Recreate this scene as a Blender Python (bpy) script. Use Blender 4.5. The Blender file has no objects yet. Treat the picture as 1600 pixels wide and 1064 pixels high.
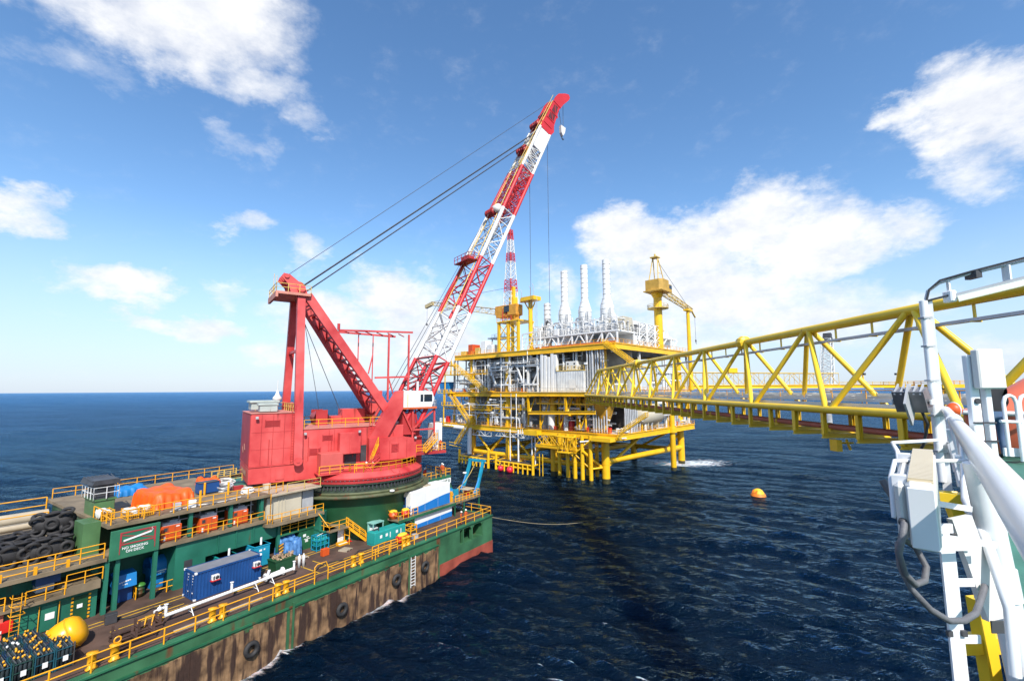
import bpy, math, random
import numpy as np
from mathutils import Vector, Matrix
rnd = random.Random(7)
R = math.radians
sc = bpy.context.scene
COL = sc.collection
# ---------------------------------------------------------------- camera
cam_d = bpy.data.cameras.new('camera'); cam = bpy.data.objects.new('camera', cam_d); COL.objects.link(cam)
cam_d.sensor_width = 36.0; cam_d.lens = 16.0; cam_d.clip_start = 0.05; cam_d.clip_end = 120000
cam.matrix_world = Matrix.Translation((0, 0, 24)) @ Matrix.Rotation(R(90 + 6.18), 4, 'X') @ Matrix.Rotation(R(-0.365), 4, 'Z')
sc.camera = cam
# ---------------------------------------------------------------- light
SUN_AZ, SUN_EL = 163.0, 45.0       # azimuth clockwise from the view direction (+Y)
az, el = R(SUN_AZ), R(SUN_EL)
sdir = Vector((math.sin(az) * math.cos(el), math.cos(az) * math.cos(el), math.sin(el)))
sun_d = bpy.data.lights.new('sun', 'SUN'); sun_d.energy = 4.2; sun_d.angle = R(0.53); sun_d.color = (1.0, 0.95, 0.87)
sun = bpy.data.objects.new('sun', sun_d); COL.objects.link(sun); sun.location = (60, -60, 120)
sun.rotation_euler = sdir.to_track_quat('Z', 'Y').to_euler()
sc.view_settings.view_transform = 'Standard'; sc.view_settings.look = 'None'
sc.view_settings.exposure = 0.5; sc.view_settings.gamma = 1.0
sc.view_settings.use_curve_mapping = False
sc.cycles.max_bounces = 5; sc.cycles.diffuse_bounces = 2; sc.cycles.glossy_bounces = 3; sc.cycles.transmission_bounces = 2; sc.cycles.transparent_max_bounces = 4
sc.cycles.caustics_reflective = False; sc.cycles.caustics_refractive = False; sc.cycles.sample_clamp_indirect = 4.0
SKY_STRENGTH = 0.152

def build_world():
    w = bpy.data.worlds.new('World'); sc.world = w; w.use_nodes = True
    nt = w.node_tree; N, L = nt.nodes, nt.links
    bg = N['Background']; bg.inputs['Strength'].default_value = 1.0
    sky = N.new('ShaderNodeTexSky'); sky.sky_type = 'NISHITA'; sky.sun_disc = False
    sky.sun_elevation = el; sky.sun_rotation = az
    sky.altitude = 0; sky.air_density = 1.0; sky.dust_density = 0.35; sky.ozone_density = 1.6
    def math_(op, a, b=None, c=None, clamp=False):
        n = N.new('ShaderNodeMath'); n.operation = op; n.use_clamp = clamp
        for i, v in enumerate((a, b, c)):
            if v is None: continue
            if isinstance(v, (int, float)): n.inputs[i].default_value = v
            else: L.new(v, n.inputs[i])
        return n.outputs[0]
    tc = N.new('ShaderNodeTexCoord'); sep = N.new('ShaderNodeSeparateXYZ'); L.new(tc.outputs['Generated'], sep.inputs[0])
    x, y, z = sep.outputs
    A = math_('MULTIPLY', math_('ARCTAN2', x, y), 57.2958)
    H = math_('MULTIPLY', math_('ARCSINE', z), 57.2958)
    # ragged edges: push the lookup around with noise
    def noise(scale, detail, rough, offs=0.0):
        n = N.new('ShaderNodeTexNoise'); n.inputs['Scale'].default_value = scale; n.inputs['Detail'].default_value = detail
        n.inputs['Roughness'].default_value = rough
        m = N.new('ShaderNodeMapping'); m.inputs['Location'].default_value = (offs, offs * .7, 0); m.inputs['Scale'].default_value = (1, 1, 1.7)
        L.new(tc.outputs['Generated'], m.inputs['Vector']); L.new(m.outputs[0], n.inputs['Vector']); return n.outputs['Fac']
    n1, n2, n3 = noise(7, 8, .62), noise(7, 8, .62, 5.3), noise(3.2, 5, .55, 11.1)
    n4 = noise(16, 7, .65, 2.2)
    A2 = math_('MULTIPLY_ADD', math_('SUBTRACT', n1, .5), 13.0, A)
    H2 = math_('MULTIPLY_ADD', math_('SUBTRACT', n2, .5), 10.0, H)
    acc = None
    # azimuth, elevation, half width, half height, strength  (degrees)
    for (a0, e0, ra, re, s) in CLOUDS:
        da = math_('MULTIPLY', math_('SUBTRACT', A2, a0), 1.0 / ra)
        de = math_('MULTIPLY', math_('SUBTRACT', H2, e0), 1.0 / re)
        q = math_('MULTIPLY_ADD', de, de, math_('MULTIPLY', da, da))
        v = math_('MULTIPLY', math_('SUBTRACT', 1.25, q), s)
        acc = v if acc is None else math_('MAXIMUM', acc, v)
    # loose cloud in the half of the sky behind the photographer
    back = math_('MULTIPLY', math_('SUBTRACT', math_('ABSOLUTE', A), 62.0), 0.05, clamp=True)
    acc = math_('MAXIMUM', acc, math_('MULTIPLY', back, math_('MULTIPLY', math_('SUBTRACT', n3, .52), 5.0)))
    dens = math_('MULTIPLY_ADD', math_('SUBTRACT', n4, .5), 0.9, acc)
    mr = N.new('ShaderNodeMapRange'); mr.interpolation_type = 'SMOOTHSTEP'
    mr.inputs['From Min'].default_value = 0.0; mr.inputs['From Max'].default_value = 1.12
    L.new(dens, mr.inputs['Value']); mask = mr.outputs[0]
    # thin veil towards the horizon
    veil = N.new('ShaderNodeMapRange'); veil.interpolation_type = 'SMOOTHSTEP'
    veil.inputs['From Min'].default_value = 20.0; veil.inputs['From Max'].default_value = -1.0
    veil.inputs['To Max'].default_value = 0.82
    L.new(H, veil.inputs['Value'])
    gs = N.new('ShaderNodeVectorMath'); gs.operation = 'SCALE'; gs.inputs['Scale'].default_value = SKY_STRENGTH
    hs = N.new('ShaderNodeHueSaturation'); hs.inputs['Saturation'].default_value = 1.18
    L.new(sky.outputs[0], hs.inputs['Color']); L.new(hs.outputs[0], gs.inputs[0])
    mv = N.new('ShaderNodeMix'); mv.data_type = 'RGBA'; L.new(veil.outputs[0], mv.inputs['Factor'])
    L.new(gs.outputs[0], mv.inputs['A']); mv.inputs['B'].default_value = (.40, .50, .66, 1)
    # cloud tone: puff shading painted in by noise, bright to slightly grey
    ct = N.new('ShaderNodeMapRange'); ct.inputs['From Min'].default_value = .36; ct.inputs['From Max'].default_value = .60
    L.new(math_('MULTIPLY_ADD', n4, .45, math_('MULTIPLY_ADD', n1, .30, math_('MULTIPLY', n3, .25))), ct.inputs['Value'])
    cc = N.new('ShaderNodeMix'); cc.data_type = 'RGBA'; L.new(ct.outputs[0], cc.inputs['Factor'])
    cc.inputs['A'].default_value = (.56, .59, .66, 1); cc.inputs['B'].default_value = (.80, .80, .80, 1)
    mc = N.new('ShaderNodeMix'); mc.data_type = 'RGBA'
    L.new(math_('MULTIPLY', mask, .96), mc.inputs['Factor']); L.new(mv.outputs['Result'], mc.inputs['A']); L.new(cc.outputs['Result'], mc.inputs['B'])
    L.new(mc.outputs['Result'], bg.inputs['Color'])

CLOUDS = [
    (-47, 42, 17, 9, 1.1), (-36, 39, 11, 8, 1.1), (-42, 34, 9, 4.5, .9), (-31, 31.5, 5.5, 2.6, .6), (-54, 35, 12, 4, .7), (-26.5, 29.5, 3.2, 2.0, .45), (-38, 33, 6, 4, .8),
    (-44.5, 28, 5.5, 2.0, .35), (-32, 25.5, 3, 1.4, .3),
    (-48.5, 16, 3.4, 2.2, .8), (-41.8, 10.2, 4.8, 2.4, .9), (-38.5, 11.2, 2.4, 2.2, .7), (-31.5, 18, 2.6, 1.7, .55), (-24.5, 16.2, 3.0, 2.2, .6),
    (-38.6, 7.0, 2.8, 1.2, .7), (-34.5, 6.4, 3.6, 1.7, .75), (-32.0, 10.5, 2.0, 2.0, .45), (-27, 10.0, 2.6, 1.8, .4),
    (-15, 11, 5.5, 5.0, .95), (-23, 8.5, 5.5, 3.4, .8), (-10, 7.0, 7.5, 5.0, .9), (-20, 4.5, 9, 3.0, .8), (-27, 3.6, 4.5, 1.8, .55), (-4, 10, 4, 3.0, .45),
    (6.0, 12.0, 2.4, 3.4, .6),
    (14.5, 18.0, 6.0, 4.0, 1.0), (21, 16.0, 8, 4.6, 1.0), (28.5, 17.8, 5.6, 4.6, 1.0), (34.5, 15.5, 6.5, 5.0, .95), (41.0, 15.5, 3.6, 2.6, .7),
    (25, 11.0, 12, 5.0, .95), (17, 12, 6, 5, .8), (33, 8.0, 10, 3.8, .75), (20, 6.0, 12, 4, .6), (41, 7.0, 5, 2.6, .55), (46, 3.0, 5, 2.0, .4),
    (47.5, 24.0, 5.0, 5.0, 1.0), (55, 23.0, 8, 5, 1.0), (43.5, 25.8, 3.0, 1.9, .7), (48, 19.0, 3.2, 2.6, .6),
]
build_world()

# ---------------------------------------------------------------- frames: the barge, its crane, the platform
RS, RC, RP = R(57), R(36), R(46.5)
def frame(o, rz):
    c, s = math.cos(rz), math.sin(rz)
    return lambda x, y, z=0.0: (o[0] + c * x - s * y, o[1] + s * x + c * y, z)
FS = frame((-3.2, 72.2), RS)          # along the barge, across it, up
FC = frame(FS(-13, 15)[:2], RC)       # along the boom's plan, across it, up
FP = frame((26.5, 116.5), RP)         # along the platform's short side, along its long side, up
# ---------------------------------------------------------------- mesh collector
class MB:
    def __init__(s): s.v, s.f, s.sm = [], [], []
    def add(s, vs, fs, smooth=False):
        o = len(s.v); s.v += [tuple(v) for v in vs]
        for f in fs: s.f.append(tuple(i + o for i in f)); s.sm.append(smooth)
        return s
    def box(s, x0, x1, y0, y1, z0, z1, ch=0.0):
        if x0 > x1: x0, x1 = x1, x0
        if y0 > y1: y0, y1 = y1, y0
        if z0 > z1: z0, z1 = z1, z0
        if ch <= 0:
            vs = [(x, y, z) for z in (z0, z1) for y in (y0, y1) for x in (x0, x1)]
            return s.add(vs, [(0, 2, 3, 1), (4, 5, 7, 6), (0, 1, 5, 4), (2, 6, 7, 3), (0, 4, 6, 2), (1, 3, 7, 5)])
        X, Y, Z = (x0, x1), (y0, y1), (z0, z1); vs, idx = [], {}
        for i in (0, 1):
            for j in (0, 1):
                for k in (0, 1):
                    sx, sy, sz = (ch, -ch)[i], (ch, -ch)[j], (ch, -ch)[k]
                    for a, p in enumerate(((X[i], Y[j] + sy, Z[k] + sz), (X[i] + sx, Y[j], Z[k] + sz), (X[i] + sx, Y[j] + sy, Z[k]))):
                        idx[i, j, k, a] = len(vs); vs.append(p)
        g = lambda *k: idx[k]; fs = []
        for e in (0, 1):
            q = [g(e, 0, 0, 0), g(e, 1, 0, 0), g(e, 1, 1, 0), g(e, 0, 1, 0)]; fs.append(q if e else q[::-1])
            q = [g(0, e, 0, 1), g(0, e, 1, 1), g(1, e, 1, 1), g(1, e, 0, 1)]; fs.append(q if e else q[::-1])
            q = [g(0, 0, e, 2), g(1, 0, e, 2), g(1, 1, e, 2), g(0, 1, e, 2)]; fs.append(q if e else q[::-1])
        for i in (0, 1):
            for j in (0, 1):
                fs.append([g(i, j, 0, 0), g(i, j, 1, 0), g(i, j, 1, 1), g(i, j, 0, 1)])
                fs.append([g(i, 0, j, 0), g(i, 1, j, 0), g(i, 1, j, 2), g(i, 0, j, 2)])
                fs.append([g(0, i, j, 1), g(1, i, j, 1), g(1, i, j, 2), g(0, i, j, 2)])
                for k in (0, 1): fs.append([g(i, j, k, 0), g(i, j, k, 1), g(i, j, k, 2)])
        return s.add(vs, fs)
    def beam(s, p, q, w, h, up=(0, 0, 1)):
        p, q = Vector(p), Vector(q); d = (q - p)
        if d.length < 1e-6: return s
        d.normalize(); u = Vector(up)
        if abs(d.dot(u)) > .98: u = Vector((1, 0, 0))
        a = d.cross(u).normalized(); b = a.cross(d).normalized()
        vs = [c + a * (w / 2 * i) + b * (h / 2 * j) for c in (p, q) for (i, j) in ((-1, -1), (1, -1), (1, 1), (-1, 1))]
        return s.add(vs, [(3, 2, 1, 0), (4, 5, 6, 7), (0, 1, 5, 4), (1, 2, 6, 5), (2, 3, 7, 6), (3, 0, 4, 7)])
    def ibeam(s, p, q, w, h, up=(0, 0, 1), t=.06):
        p, q = Vector(p), Vector(q); d = (q - p).normalized(); u = Vector(up)
        if abs(d.dot(u)) > .98: u = Vector((1, 0, 0))
        a = d.cross(u).normalized(); b = a.cross(d).normalized()
        o = b * (h / 2 - t / 2)
        s.beam(p + o, q + o, w, t, up); s.beam(p - o, q - o, w, t, up); s.beam(p, q, t, h - 2 * t, up); return s
    def tube(s, p, q, r, n=8, r2=None, cap=True):
        p, q = Vector(p), Vector(q); d = q - p
        if d.length < 1e-6: return s
        d.normalize(); u = Vector((0, 0, 1)) if abs(d.z) < .95 else Vector((1, 0, 0))
        a = d.cross(u).normalized(); b = d.cross(a).normalized(); r2 = r if r2 is None else r2
        vs = [c + (a * math.cos(t) + b * math.sin(t)) * rr for c, rr in ((p, r), (q, r2)) for t in (2 * math.pi * i / n for i in range(n))]
        s.add(vs, [(i, i + n, (i + 1) % n + n, (i + 1) % n) for i in range(n)], True)
        if cap: s.add(vs, [tuple(range(n)), tuple(range(2 * n - 1, n - 1, -1))])
        return s
    def path(s, pts, r, n=8):
        P = [Vector(p) for p in pts]; rings = []; prev = None
        for i, p in enumerate(P):
            d = ((P[min(i + 1, len(P) - 1)] - p).normalized() + (p - P[max(i - 1, 0)]).normalized())
            d = d.normalized() if d.length > 1e-6 else Vector((0, 0, 1))
            if prev is None:
                u = Vector((0, 0, 1)) if abs(d.z) < .9 else Vector((1, 0, 0)); a = d.cross(u).normalized()
            else:
                a = (prev - d * prev.dot(d)).normalized()
            prev = a; b = d.cross(a); rr = r[i] if isinstance(r, (list, tuple)) else r
            rings.append([p + (a * math.cos(t) + b * math.sin(t)) * rr for t in (2 * math.pi * k / n for k in range(n))])
        vs = [v for rg in rings for v in rg]
        fs = [(i * n + k, (i + 1) * n + k, (i + 1) * n + (k + 1) % n, i * n + (k + 1) % n) for i in range(len(P) - 1) for k in range(n)]
        s.add(vs, fs, True); m = (len(P) - 1) * n
        return s.add(vs, [tuple(range(n)), tuple(range(m + n - 1, m - 1, -1))])
    def lathe(s, prof, c=(0, 0, 0), n=24, axis='z', a0=0.0, a1=2 * math.pi, smooth=True):
        full = abs(a1 - a0 - 2 * math.pi) < 1e-6; m = n if full else n + 1; vs = []
        for r, h in prof:
            for i in range(m):
                t = a0 + (a1 - a0) * i / n; x, y = r * math.cos(t), r * math.sin(t)
                q = {'z': (x, y, h), 'x': (h, x, y), 'y': (x, h, y)}[axis]; vs.append((c[0] + q[0], c[1] + q[1], c[2] + q[2]))
        fs = [(i * m + k, i * m + (k + 1) % m, (i + 1) * m + (k + 1) % m, (i + 1) * m + k) for i in range(len(prof) - 1) for k in range(n)]
        return s.add(vs, fs, smooth)
    def prism(s, poly, z0, z1, axis='z'):
        n = len(poly)
        f = {'z': lambda a, b, h: (a, b, h), 'y': lambda a, b, h: (a, h, b), 'x': lambda a, b, h: (h, a, b)}[axis]
        vs = [f(a, b, z0) for a, b in poly] + [f(a, b, z1) for a, b in poly]
        return s.add(vs, [tuple(range(n))[::-1], tuple(range(n, 2 * n))] + [(i, (i + 1) % n, (i + 1) % n + n, i + n) for i in range(n)])
    def quad(s, a, b, c, d): return s.add([a, b, c, d], [(0, 1, 2, 3)])
    def ball(s, c, r, n=12, sq=(1, 1, 1)):
        m = n // 2; vs = [(c[0], c[1], c[2] - r * sq[2])]
        for j in range(1, m):
            t = math.pi * j / m
            for i in range(n):
                a = 2 * math.pi * i / n
                vs.append((c[0] + r * sq[0] * math.sin(t) * math.cos(a), c[1] + r * sq[1] * math.sin(t) * math.sin(a), c[2] - r * sq[2] * math.cos(t)))
        vs.append((c[0], c[1], c[2] + r * sq[2])); k = len(vs) - 1; fs = []
        for i in range(n):
            fs.append((0, 1 + (i + 1) % n, 1 + i)); fs.append((k, k - n + i, k - n + (i + 1) % n))
            for j in range(m - 2): fs.append((1 + j * n + i, 1 + j * n + (i + 1) % n, 1 + (j + 1) * n + (i + 1) % n, 1 + (j + 1) * n + i))
        return s.add(vs, fs, True)
    def torus(s, c, R1, r, axis='z', n=20, m=8, a0=0, a1=2 * math.pi):
        prof = [(R1 + r * math.cos(2 * math.pi * k / m), r * math.sin(2 * math.pi * k / m)) for k in range(m + 1)]
        return s.lathe(prof, c, n, axis, a0, a1)
    def rail(s, pts, h=1.05, sp=1.6, r=.035, rows=(1.0, .52), rp=None, kick=0.0):
        P = [Vector(p) for p in pts]; rp = rp or r * 1.25
        for a, b in zip(P, P[1:]):
            k = max(1, round((b - a).length / sp))
            for i in range(k + 1):
                q = a.lerp(b, i / k); s.tube(q, q + Vector((0, 0, h)), rp, 6)
            for f in rows: s.tube(a + Vector((0, 0, h * f)), b + Vector((0, 0, h * f)), r, 6)
            if kick: s.beam(a + Vector((0, 0, kick / 2 + .02)), b + Vector((0, 0, kick / 2 + .02)), .02, kick)
        return s
    def stair(s, a, b, w, side, r=.035, n=None, rails=True):
        A, B, S_ = Vector(a), Vector(b), Vector(side).normalized() * (w / 2); n = n or max(4, int(abs(B.z - A.z) / .24))
        for k in (-1, 1): s.beam(A + S_ * k, B + S_ * k, .06, .22)
        for i in range(n):
            q = A.lerp(B, (i + .5) / n); s.beam(q - S_, q + S_, .24, .04)
        if rails:
            for k in (-1, 1):
                for f in (.95, .5): s.tube(A + S_ * k + Vector((0, 0, f)), B + S_ * k + Vector((0, 0, f)), r, 6)
                for i in range(4):
                    q = A.lerp(B, i / 3) + S_ * k; s.tube(q, q + Vector((0, 0, .95)), r * 1.2, 6)
        return s
    def truss(s, Q0, Q1, n, rc, rb, faces=(0, 1, 2, 3), pat='z', sect=True, seg=6):
        """box lattice between two quads of corners"""
        A, B = [Vector(p) for p in Q0], [Vector(p) for p in Q1]
        if rc:
            for a, b in zip(A, B): s.tube(a, b, rc, seg + 2)
        if rb:
            for i in range(n):
                t0, t1 = i / n, (i + 1) / n
                for k in faces:
                    j = (k + 1) % 4
                    a0, a1, b0, b1 = A[k].lerp(B[k], t0), A[k].lerp(B[k], t1), A[j].lerp(B[j], t0), A[j].lerp(B[j], t1)
                    if pat == 'x': s.tube(a0, b1, rb, seg, cap=False); s.tube(b0, a1, rb, seg, cap=False)
                    elif i % 2: s.tube(a0, b1, rb, seg, cap=False)
                    else: s.tube(b0, a1, rb, seg, cap=False)
                    if sect: s.tube(a1, b1, rb, seg, cap=False)
        return s
    def build(s, name, m, parent=None, loc=(0, 0, 0)):
        me = bpy.data.meshes.new(name); me.from_pydata(s.v, [], s.f)
        me.polygons.foreach_set('use_smooth', s.sm); me.materials.append(m); me.update()
        o = bpy.data.objects.new(name, me); COL.objects.link(o); o.location = loc
        if parent: o.parent = parent
        return o
    def cut(s): s.cuts = getattr(s, 'cuts', []) + [(len(s.v), len(s.f))]; return s
    def each(s, name, m, parent=None):
        out, v0, f0 = [], 0, 0
        for v1, f1 in s.cuts:
            k = MB(); k.v = s.v[v0:v1]; k.f = [tuple(i - v0 for i in f) for f in s.f[f0:f1]]; k.sm = s.sm[f0:f1]; v0, f0 = v1, f1
            out.append(k.build(name, m, parent))
        return out
def turned(mb, rz=0, off=(0, 0, 0), ry=0, rx=0):
    m = Matrix.Translation(off) @ Matrix.Rotation(rz, 4, 'Z') @ Matrix.Rotation(ry, 4, 'Y') @ Matrix.Rotation(rx, 4, 'X')
    mb.v = [tuple(m @ Vector(v)) for v in mb.v]; return mb
def tag(o, label=None, cat=None, group=None, kind=None):
    for k, v in (('label', label), ('category', cat), ('group', group), ('kind', kind)):
        if v: o[k] = v
    return o
def thing(name, label, cat, loc=(0, 0, 0), rz=0.0, group=None):
    o = bpy.data.objects.new(name, None); COL.objects.link(o); o.empty_display_size = .3
    o.location = loc; o.rotation_euler = (0, 0, rz); return tag(o, label, cat, group)
def copy_tree(o, parent=None):
    c = o.copy(); COL.objects.link(c)
    if parent: c.parent = parent
    for ch in list(o.children): copy_tree(ch, c)
    return c
def place(o, loc, rz, label=None, group=None):
    o.location = loc; o.rotation_euler = (0, 0, rz)
    if label: o['label'] = label
    if group: o['group'] = group
    return o
def text(body, size, m, parent, loc, rot, ext=.01, align='CENTER', name='lettering', sx=1.0):
    c = bpy.data.curves.new(name, 'FONT'); c.body = body; c.size = size; c.extrude = ext; c.align_x = align; c.align_y = 'CENTER'; c.offset = size * .012
    o = bpy.data.objects.new(name, c); COL.objects.link(o); o.data.materials.append(m); 
    bpy.context.view_layer.update(); me = bpy.data.meshes.new_from_object(o.evaluated_get(bpy.context.evaluated_depsgraph_get())); bpy.data.objects.remove(o)
    o = bpy.data.objects.new(name, me); COL.objects.link(o); o.parent = parent; o.location = loc; o.rotation_euler = rot; o.scale = (sx, 1, 1); return o
# ---------------------------------------------------------------- materials
def M(name, col, rough=.5, var=.18, vs=.6, rust=0.0, rs=1.0, streak=.22, metal=0.0, bump=0.0, rcol=(.11, .045, .018), spec=None, fade=None):
    m = bpy.data.materials.new(name); m.use_nodes = True; nt = m.node_tree; N, L = nt.nodes, nt.links
    b = N['Principled BSDF']; b.inputs['Roughness'].default_value = rough; b.inputs['Metallic'].default_value = metal
    if spec is not None: b.inputs['Specular IOR Level'].default_value = spec
    geo = N.new('ShaderNodeNewGeometry')
    def noise(scale, det=5, sz=1.0, off=0.0):
        mp = N.new('ShaderNodeMapping'); mp.inputs['Scale'].default_value = (1, 1, sz); mp.inputs['Location'].default_value = (off, off, off)
        n = N.new('ShaderNodeTexNoise'); n.inputs['Scale'].default_value = scale; n.inputs['Detail'].default_value = det
        L.new(geo.outputs['Position'], mp.inputs[0]); L.new(mp.outputs[0], n.inputs['Vector']); return n.outputs['Fac']
    mx = N.new('ShaderNodeMix'); mx.data_type = 'RGBA'
    mr = N.new('ShaderNodeMapRange'); mr.inputs['From Min'].default_value = .3; mr.inputs['From Max'].default_value = .7
    L.new(noise(vs, 6), mr.inputs['Value']); L.new(mr.outputs[0], mx.inputs['Factor'])
    d = tuple(c * (1 - var) for c in col); u = fade or tuple(min(1, c * (1 + var) + var * .02) for c in col)
    mx.inputs['A'].default_value = (*d, 1); mx.inputs['B'].default_value = (*u, 1); out = mx.outputs['Result']
    if rust > 0:
        r1 = N.new('ShaderNodeMapRange'); r1.interpolation_type = 'SMOOTHSTEP'
        r1.inputs['From Min'].default_value = .74 - rust * .42; r1.inputs['From Max'].default_value = .86 - rust * .42
        L.new(noise(rs * 1.3, 8, streak, 3.7), r1.inputs['Value'])
        rc = N.new('ShaderNodeMix'); rc.data_type = 'RGBA'; L.new(noise(rs * 4, 4, .5, 9.1), rc.inputs['Factor'])
        rc.inputs['A'].default_value = (*[c * .45 for c in rcol], 1); rc.inputs['B'].default_value = (*[c * 1.7 for c in rcol], 1)
        m2 = N.new('ShaderNodeMix'); m2.data_type = 'RGBA'; L.new(r1.outputs[0], m2.inputs['Factor']); L.new(out, m2.inputs['A']); L.new(rc.outputs['Result'], m2.inputs['B'])
        out = m2.outputs['Result']
    L.new(out, b.inputs['Base Color'])
    if bump > 0:
        bp = N.new('ShaderNodeBump'); bp.inputs['Strength'].default_value = bump; bp.inputs['Distance'].default_value = .05
        L.new(noise(vs * 6, 6), bp.inputs['Height']); L.new(bp.outputs[0], b.inputs['Normal'])
    return m
YEL = M('yellow_paint', (.86, .50, .010), .38, .12, .35, rust=.10, rs=.6, rcol=(.35, .12, .02))
YELL = M('leg_yellow_paint', (.82, .46, .008), .42, .12, .3, rust=.22, rs=.45, rcol=(.40, .15, .02))
YELB = M('bridge_yellow_paint', (.93, .60, .03), .36, .12, .5, rust=.09, rs=.8, rcol=(.42, .17, .02))
YELR = M('rail_yellow_paint', (.80, .36, .01), .4, .14, 1.2, rust=.12, rs=1.5, rcol=(.3, .1, .02))
PALEY = M('faded_yellow_paint', (.66, .46, .11), .5, .16, .5, rust=.14, rcol=(.3, .16, .05))
RED = M('crane_red_paint', (.56, .026, .030), .5, .22, .30, rust=.27, rs=.7, streak=.10, rcol=(.26, .028, .022), fade=(.72, .11, .10))
REDS = M('crane_dark_red_and_tail_shade', (.40, .03, .03), .45, .2, .3, rust=.25, rs=.6, rcol=(.16, .05, .04))
BOOMR = M('boom_red_paint', (.58, .022, .028), .45, .12, .5, rust=.08, rcol=(.2, .03, .02))
WHT = M('white_paint', (.78, .78, .76), .42, .05, .5, rust=.06, rs=1.0, rcol=(.40, .26, .14))
BOOMW = M('boom_white_paint', (.76, .75, .72), .45, .06, .5, rust=.12, rcol=(.35, .22, .12))
GALV = M('galvanised_steel', (.50, .51, .52), .42, .15, .8, metal=.25)
GREY = M('grey_machinery_paint', (.40, .41, .42), .5, .22, .7, rust=.1)
LGREY = M('light_grey_paint', (.66, .67, .66), .5, .12, .6, rust=.08)
DARK = M('dark_steel', (.045, .045, .05), .5, .3, 1.0)
CABLE = M('steel_wire_rope', (.06, .07, .09), .5, .2, 1.0)
RUBBER = M('black_rubber', (.022, .020, .020), .72, .35, 1.5, bump=.3)
GRN = M('barge_green_paint', (.016, .115, .050), .5, .35, .5, rust=.26, rs=.8)
GRNT = M('deckhouse_teal_green_paint', (.014, .135, .085), .5, .24, .4, rust=.17, rs=.7, streak=.14)
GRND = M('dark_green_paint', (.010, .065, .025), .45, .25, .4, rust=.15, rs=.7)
HULL = M('hull_green_paint', (.032, .12, .05), .55, .4, .35, rust=.40, rs=.6, streak=.22)
ANTI = M('red_bottom_paint', (.30, .06, .035), .6, .35, .6, rust=.3, rcol=(.10, .06, .03))
PLATE = M('rusted_side_planking', (.115, .052, .023), .75, .65, 1.0, rust=.68, rs=1.2, streak=.16, rcol=(.040, .019, .012), bump=.4, fade=(.34, .20, .10))
DECK = M('worn_brown_deck', (.080, .044, .030), .8, .45, .45, rust=.38, rs=.35, streak=1, rcol=(.05, .028, .02), bump=.15)
DECKG = M('walkway_plate', (.20, .15, .09), .75, .3, .7, rust=.25, rs=.8, rcol=(.08, .05, .03))
BEIGE = M('weathered_beige_roof', (.42, .35, .25), .7, .15, .6, rust=.12, rcol=(.2, .13, .07))
CREAM = M('cream_paint', (.52, .47, .36), .6, .1, .6, rust=.1, rcol=(.25, .14, .06))
BLU = M('container_blue_paint', (.008, .060, .21), .45, .15, .6, rust=.05)
BLUL = M('bright_blue_paint', (.010, .19, .50), .42, .14, .6, rust=.05)
CYAN = M('cyan_blue_paint', (.010, .26, .40), .45, .15, .6, rust=.08)
TEAL = M('teal_paint', (.015, .30, .27), .42, .14, .6, rust=.08)
STRIPE = M('blue_stripe_paint', (.012, .17, .50), .4, .08, .6)
ORNG = M('orange_paint', (.62, .085, .012), .45, .14, .6, rust=.06)
TARP = M('orange_tarpaulin', (.88, .105, .006), .5, .08, .8, bump=.12)
BTARP = M('blue_tarpaulin', (.03, .13, .38), .45, .4, 1.6, bump=.5, fade=(.12, .30, .60))
REDP = M('signal_red_paint', (.62, .02, .015), .42, .12, .7)
BUOYY = M('buoy_yellow_paint', (.85, .40, .006), .34, .06, .5)
PIPER = M('red_oxide_pipe_paint', (.60, .17, .11), .45, .12, .8)
GLASS = M('dark_window_glass', (.012, .022, .035), .08, .1, .5, spec=.8)
LINE = M('yellow_line_paint', (.62, .36, .02), .65, .3, 1.2, rust=.25, rs=1.5, streak=1, rcol=(.10, .06, .03))
SKIN = M('skin', (.33, .17, .10), .5, .05, 5)
HELM = M('white_helmet_plastic', (.80, .80, .78), .3, .03, 2)
PINK = M('pink_red_buoy_rubber', (.75, .02, .05), .35, .08, 1)
HOSE = M('grey_flexible_conduit', (.13, .13, .14), .55, .2, 6, bump=.2)
LENS = M('ribbed_amber_lens', (.66, .56, .38), .3, .06, 3)
OFFW = M('offwhite_plastic', (.72, .71, .67), .38, .04, 2)
FGW = M('glossy_white_rail_paint', (.82, .83, .84), .24, .03, 2, rust=.04, rs=3, rcol=(.45, .25, .1))
FGG = M('green_deck_coating', (.045, .18, .13), .5, .15, 2, bump=.1)
SALM = M('faded_orange_fibreglass', (.72, .16, .08), .4, .12, .8)
INSUL = M('stainless_cladding', (.62, .63, .64), .3, .12, .6, metal=.5)
PAPER = M('white_signboard', (.80, .80, .78), .5, .05, 3)
SGREEN = M('sign_green_paint', (.03, .16, .085), .45, .12, .8)
SRED = M('sign_red_border_paint', (.40, .035, .045), .5, .1, 1)
WASTE = M('mixed_scrap', (.30, .20, .12), .8, .6, 3, bump=.4)
NETS = M('white_rope_netting', (.70, .68, .63), .8, .2, 4, bump=.5)
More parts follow.
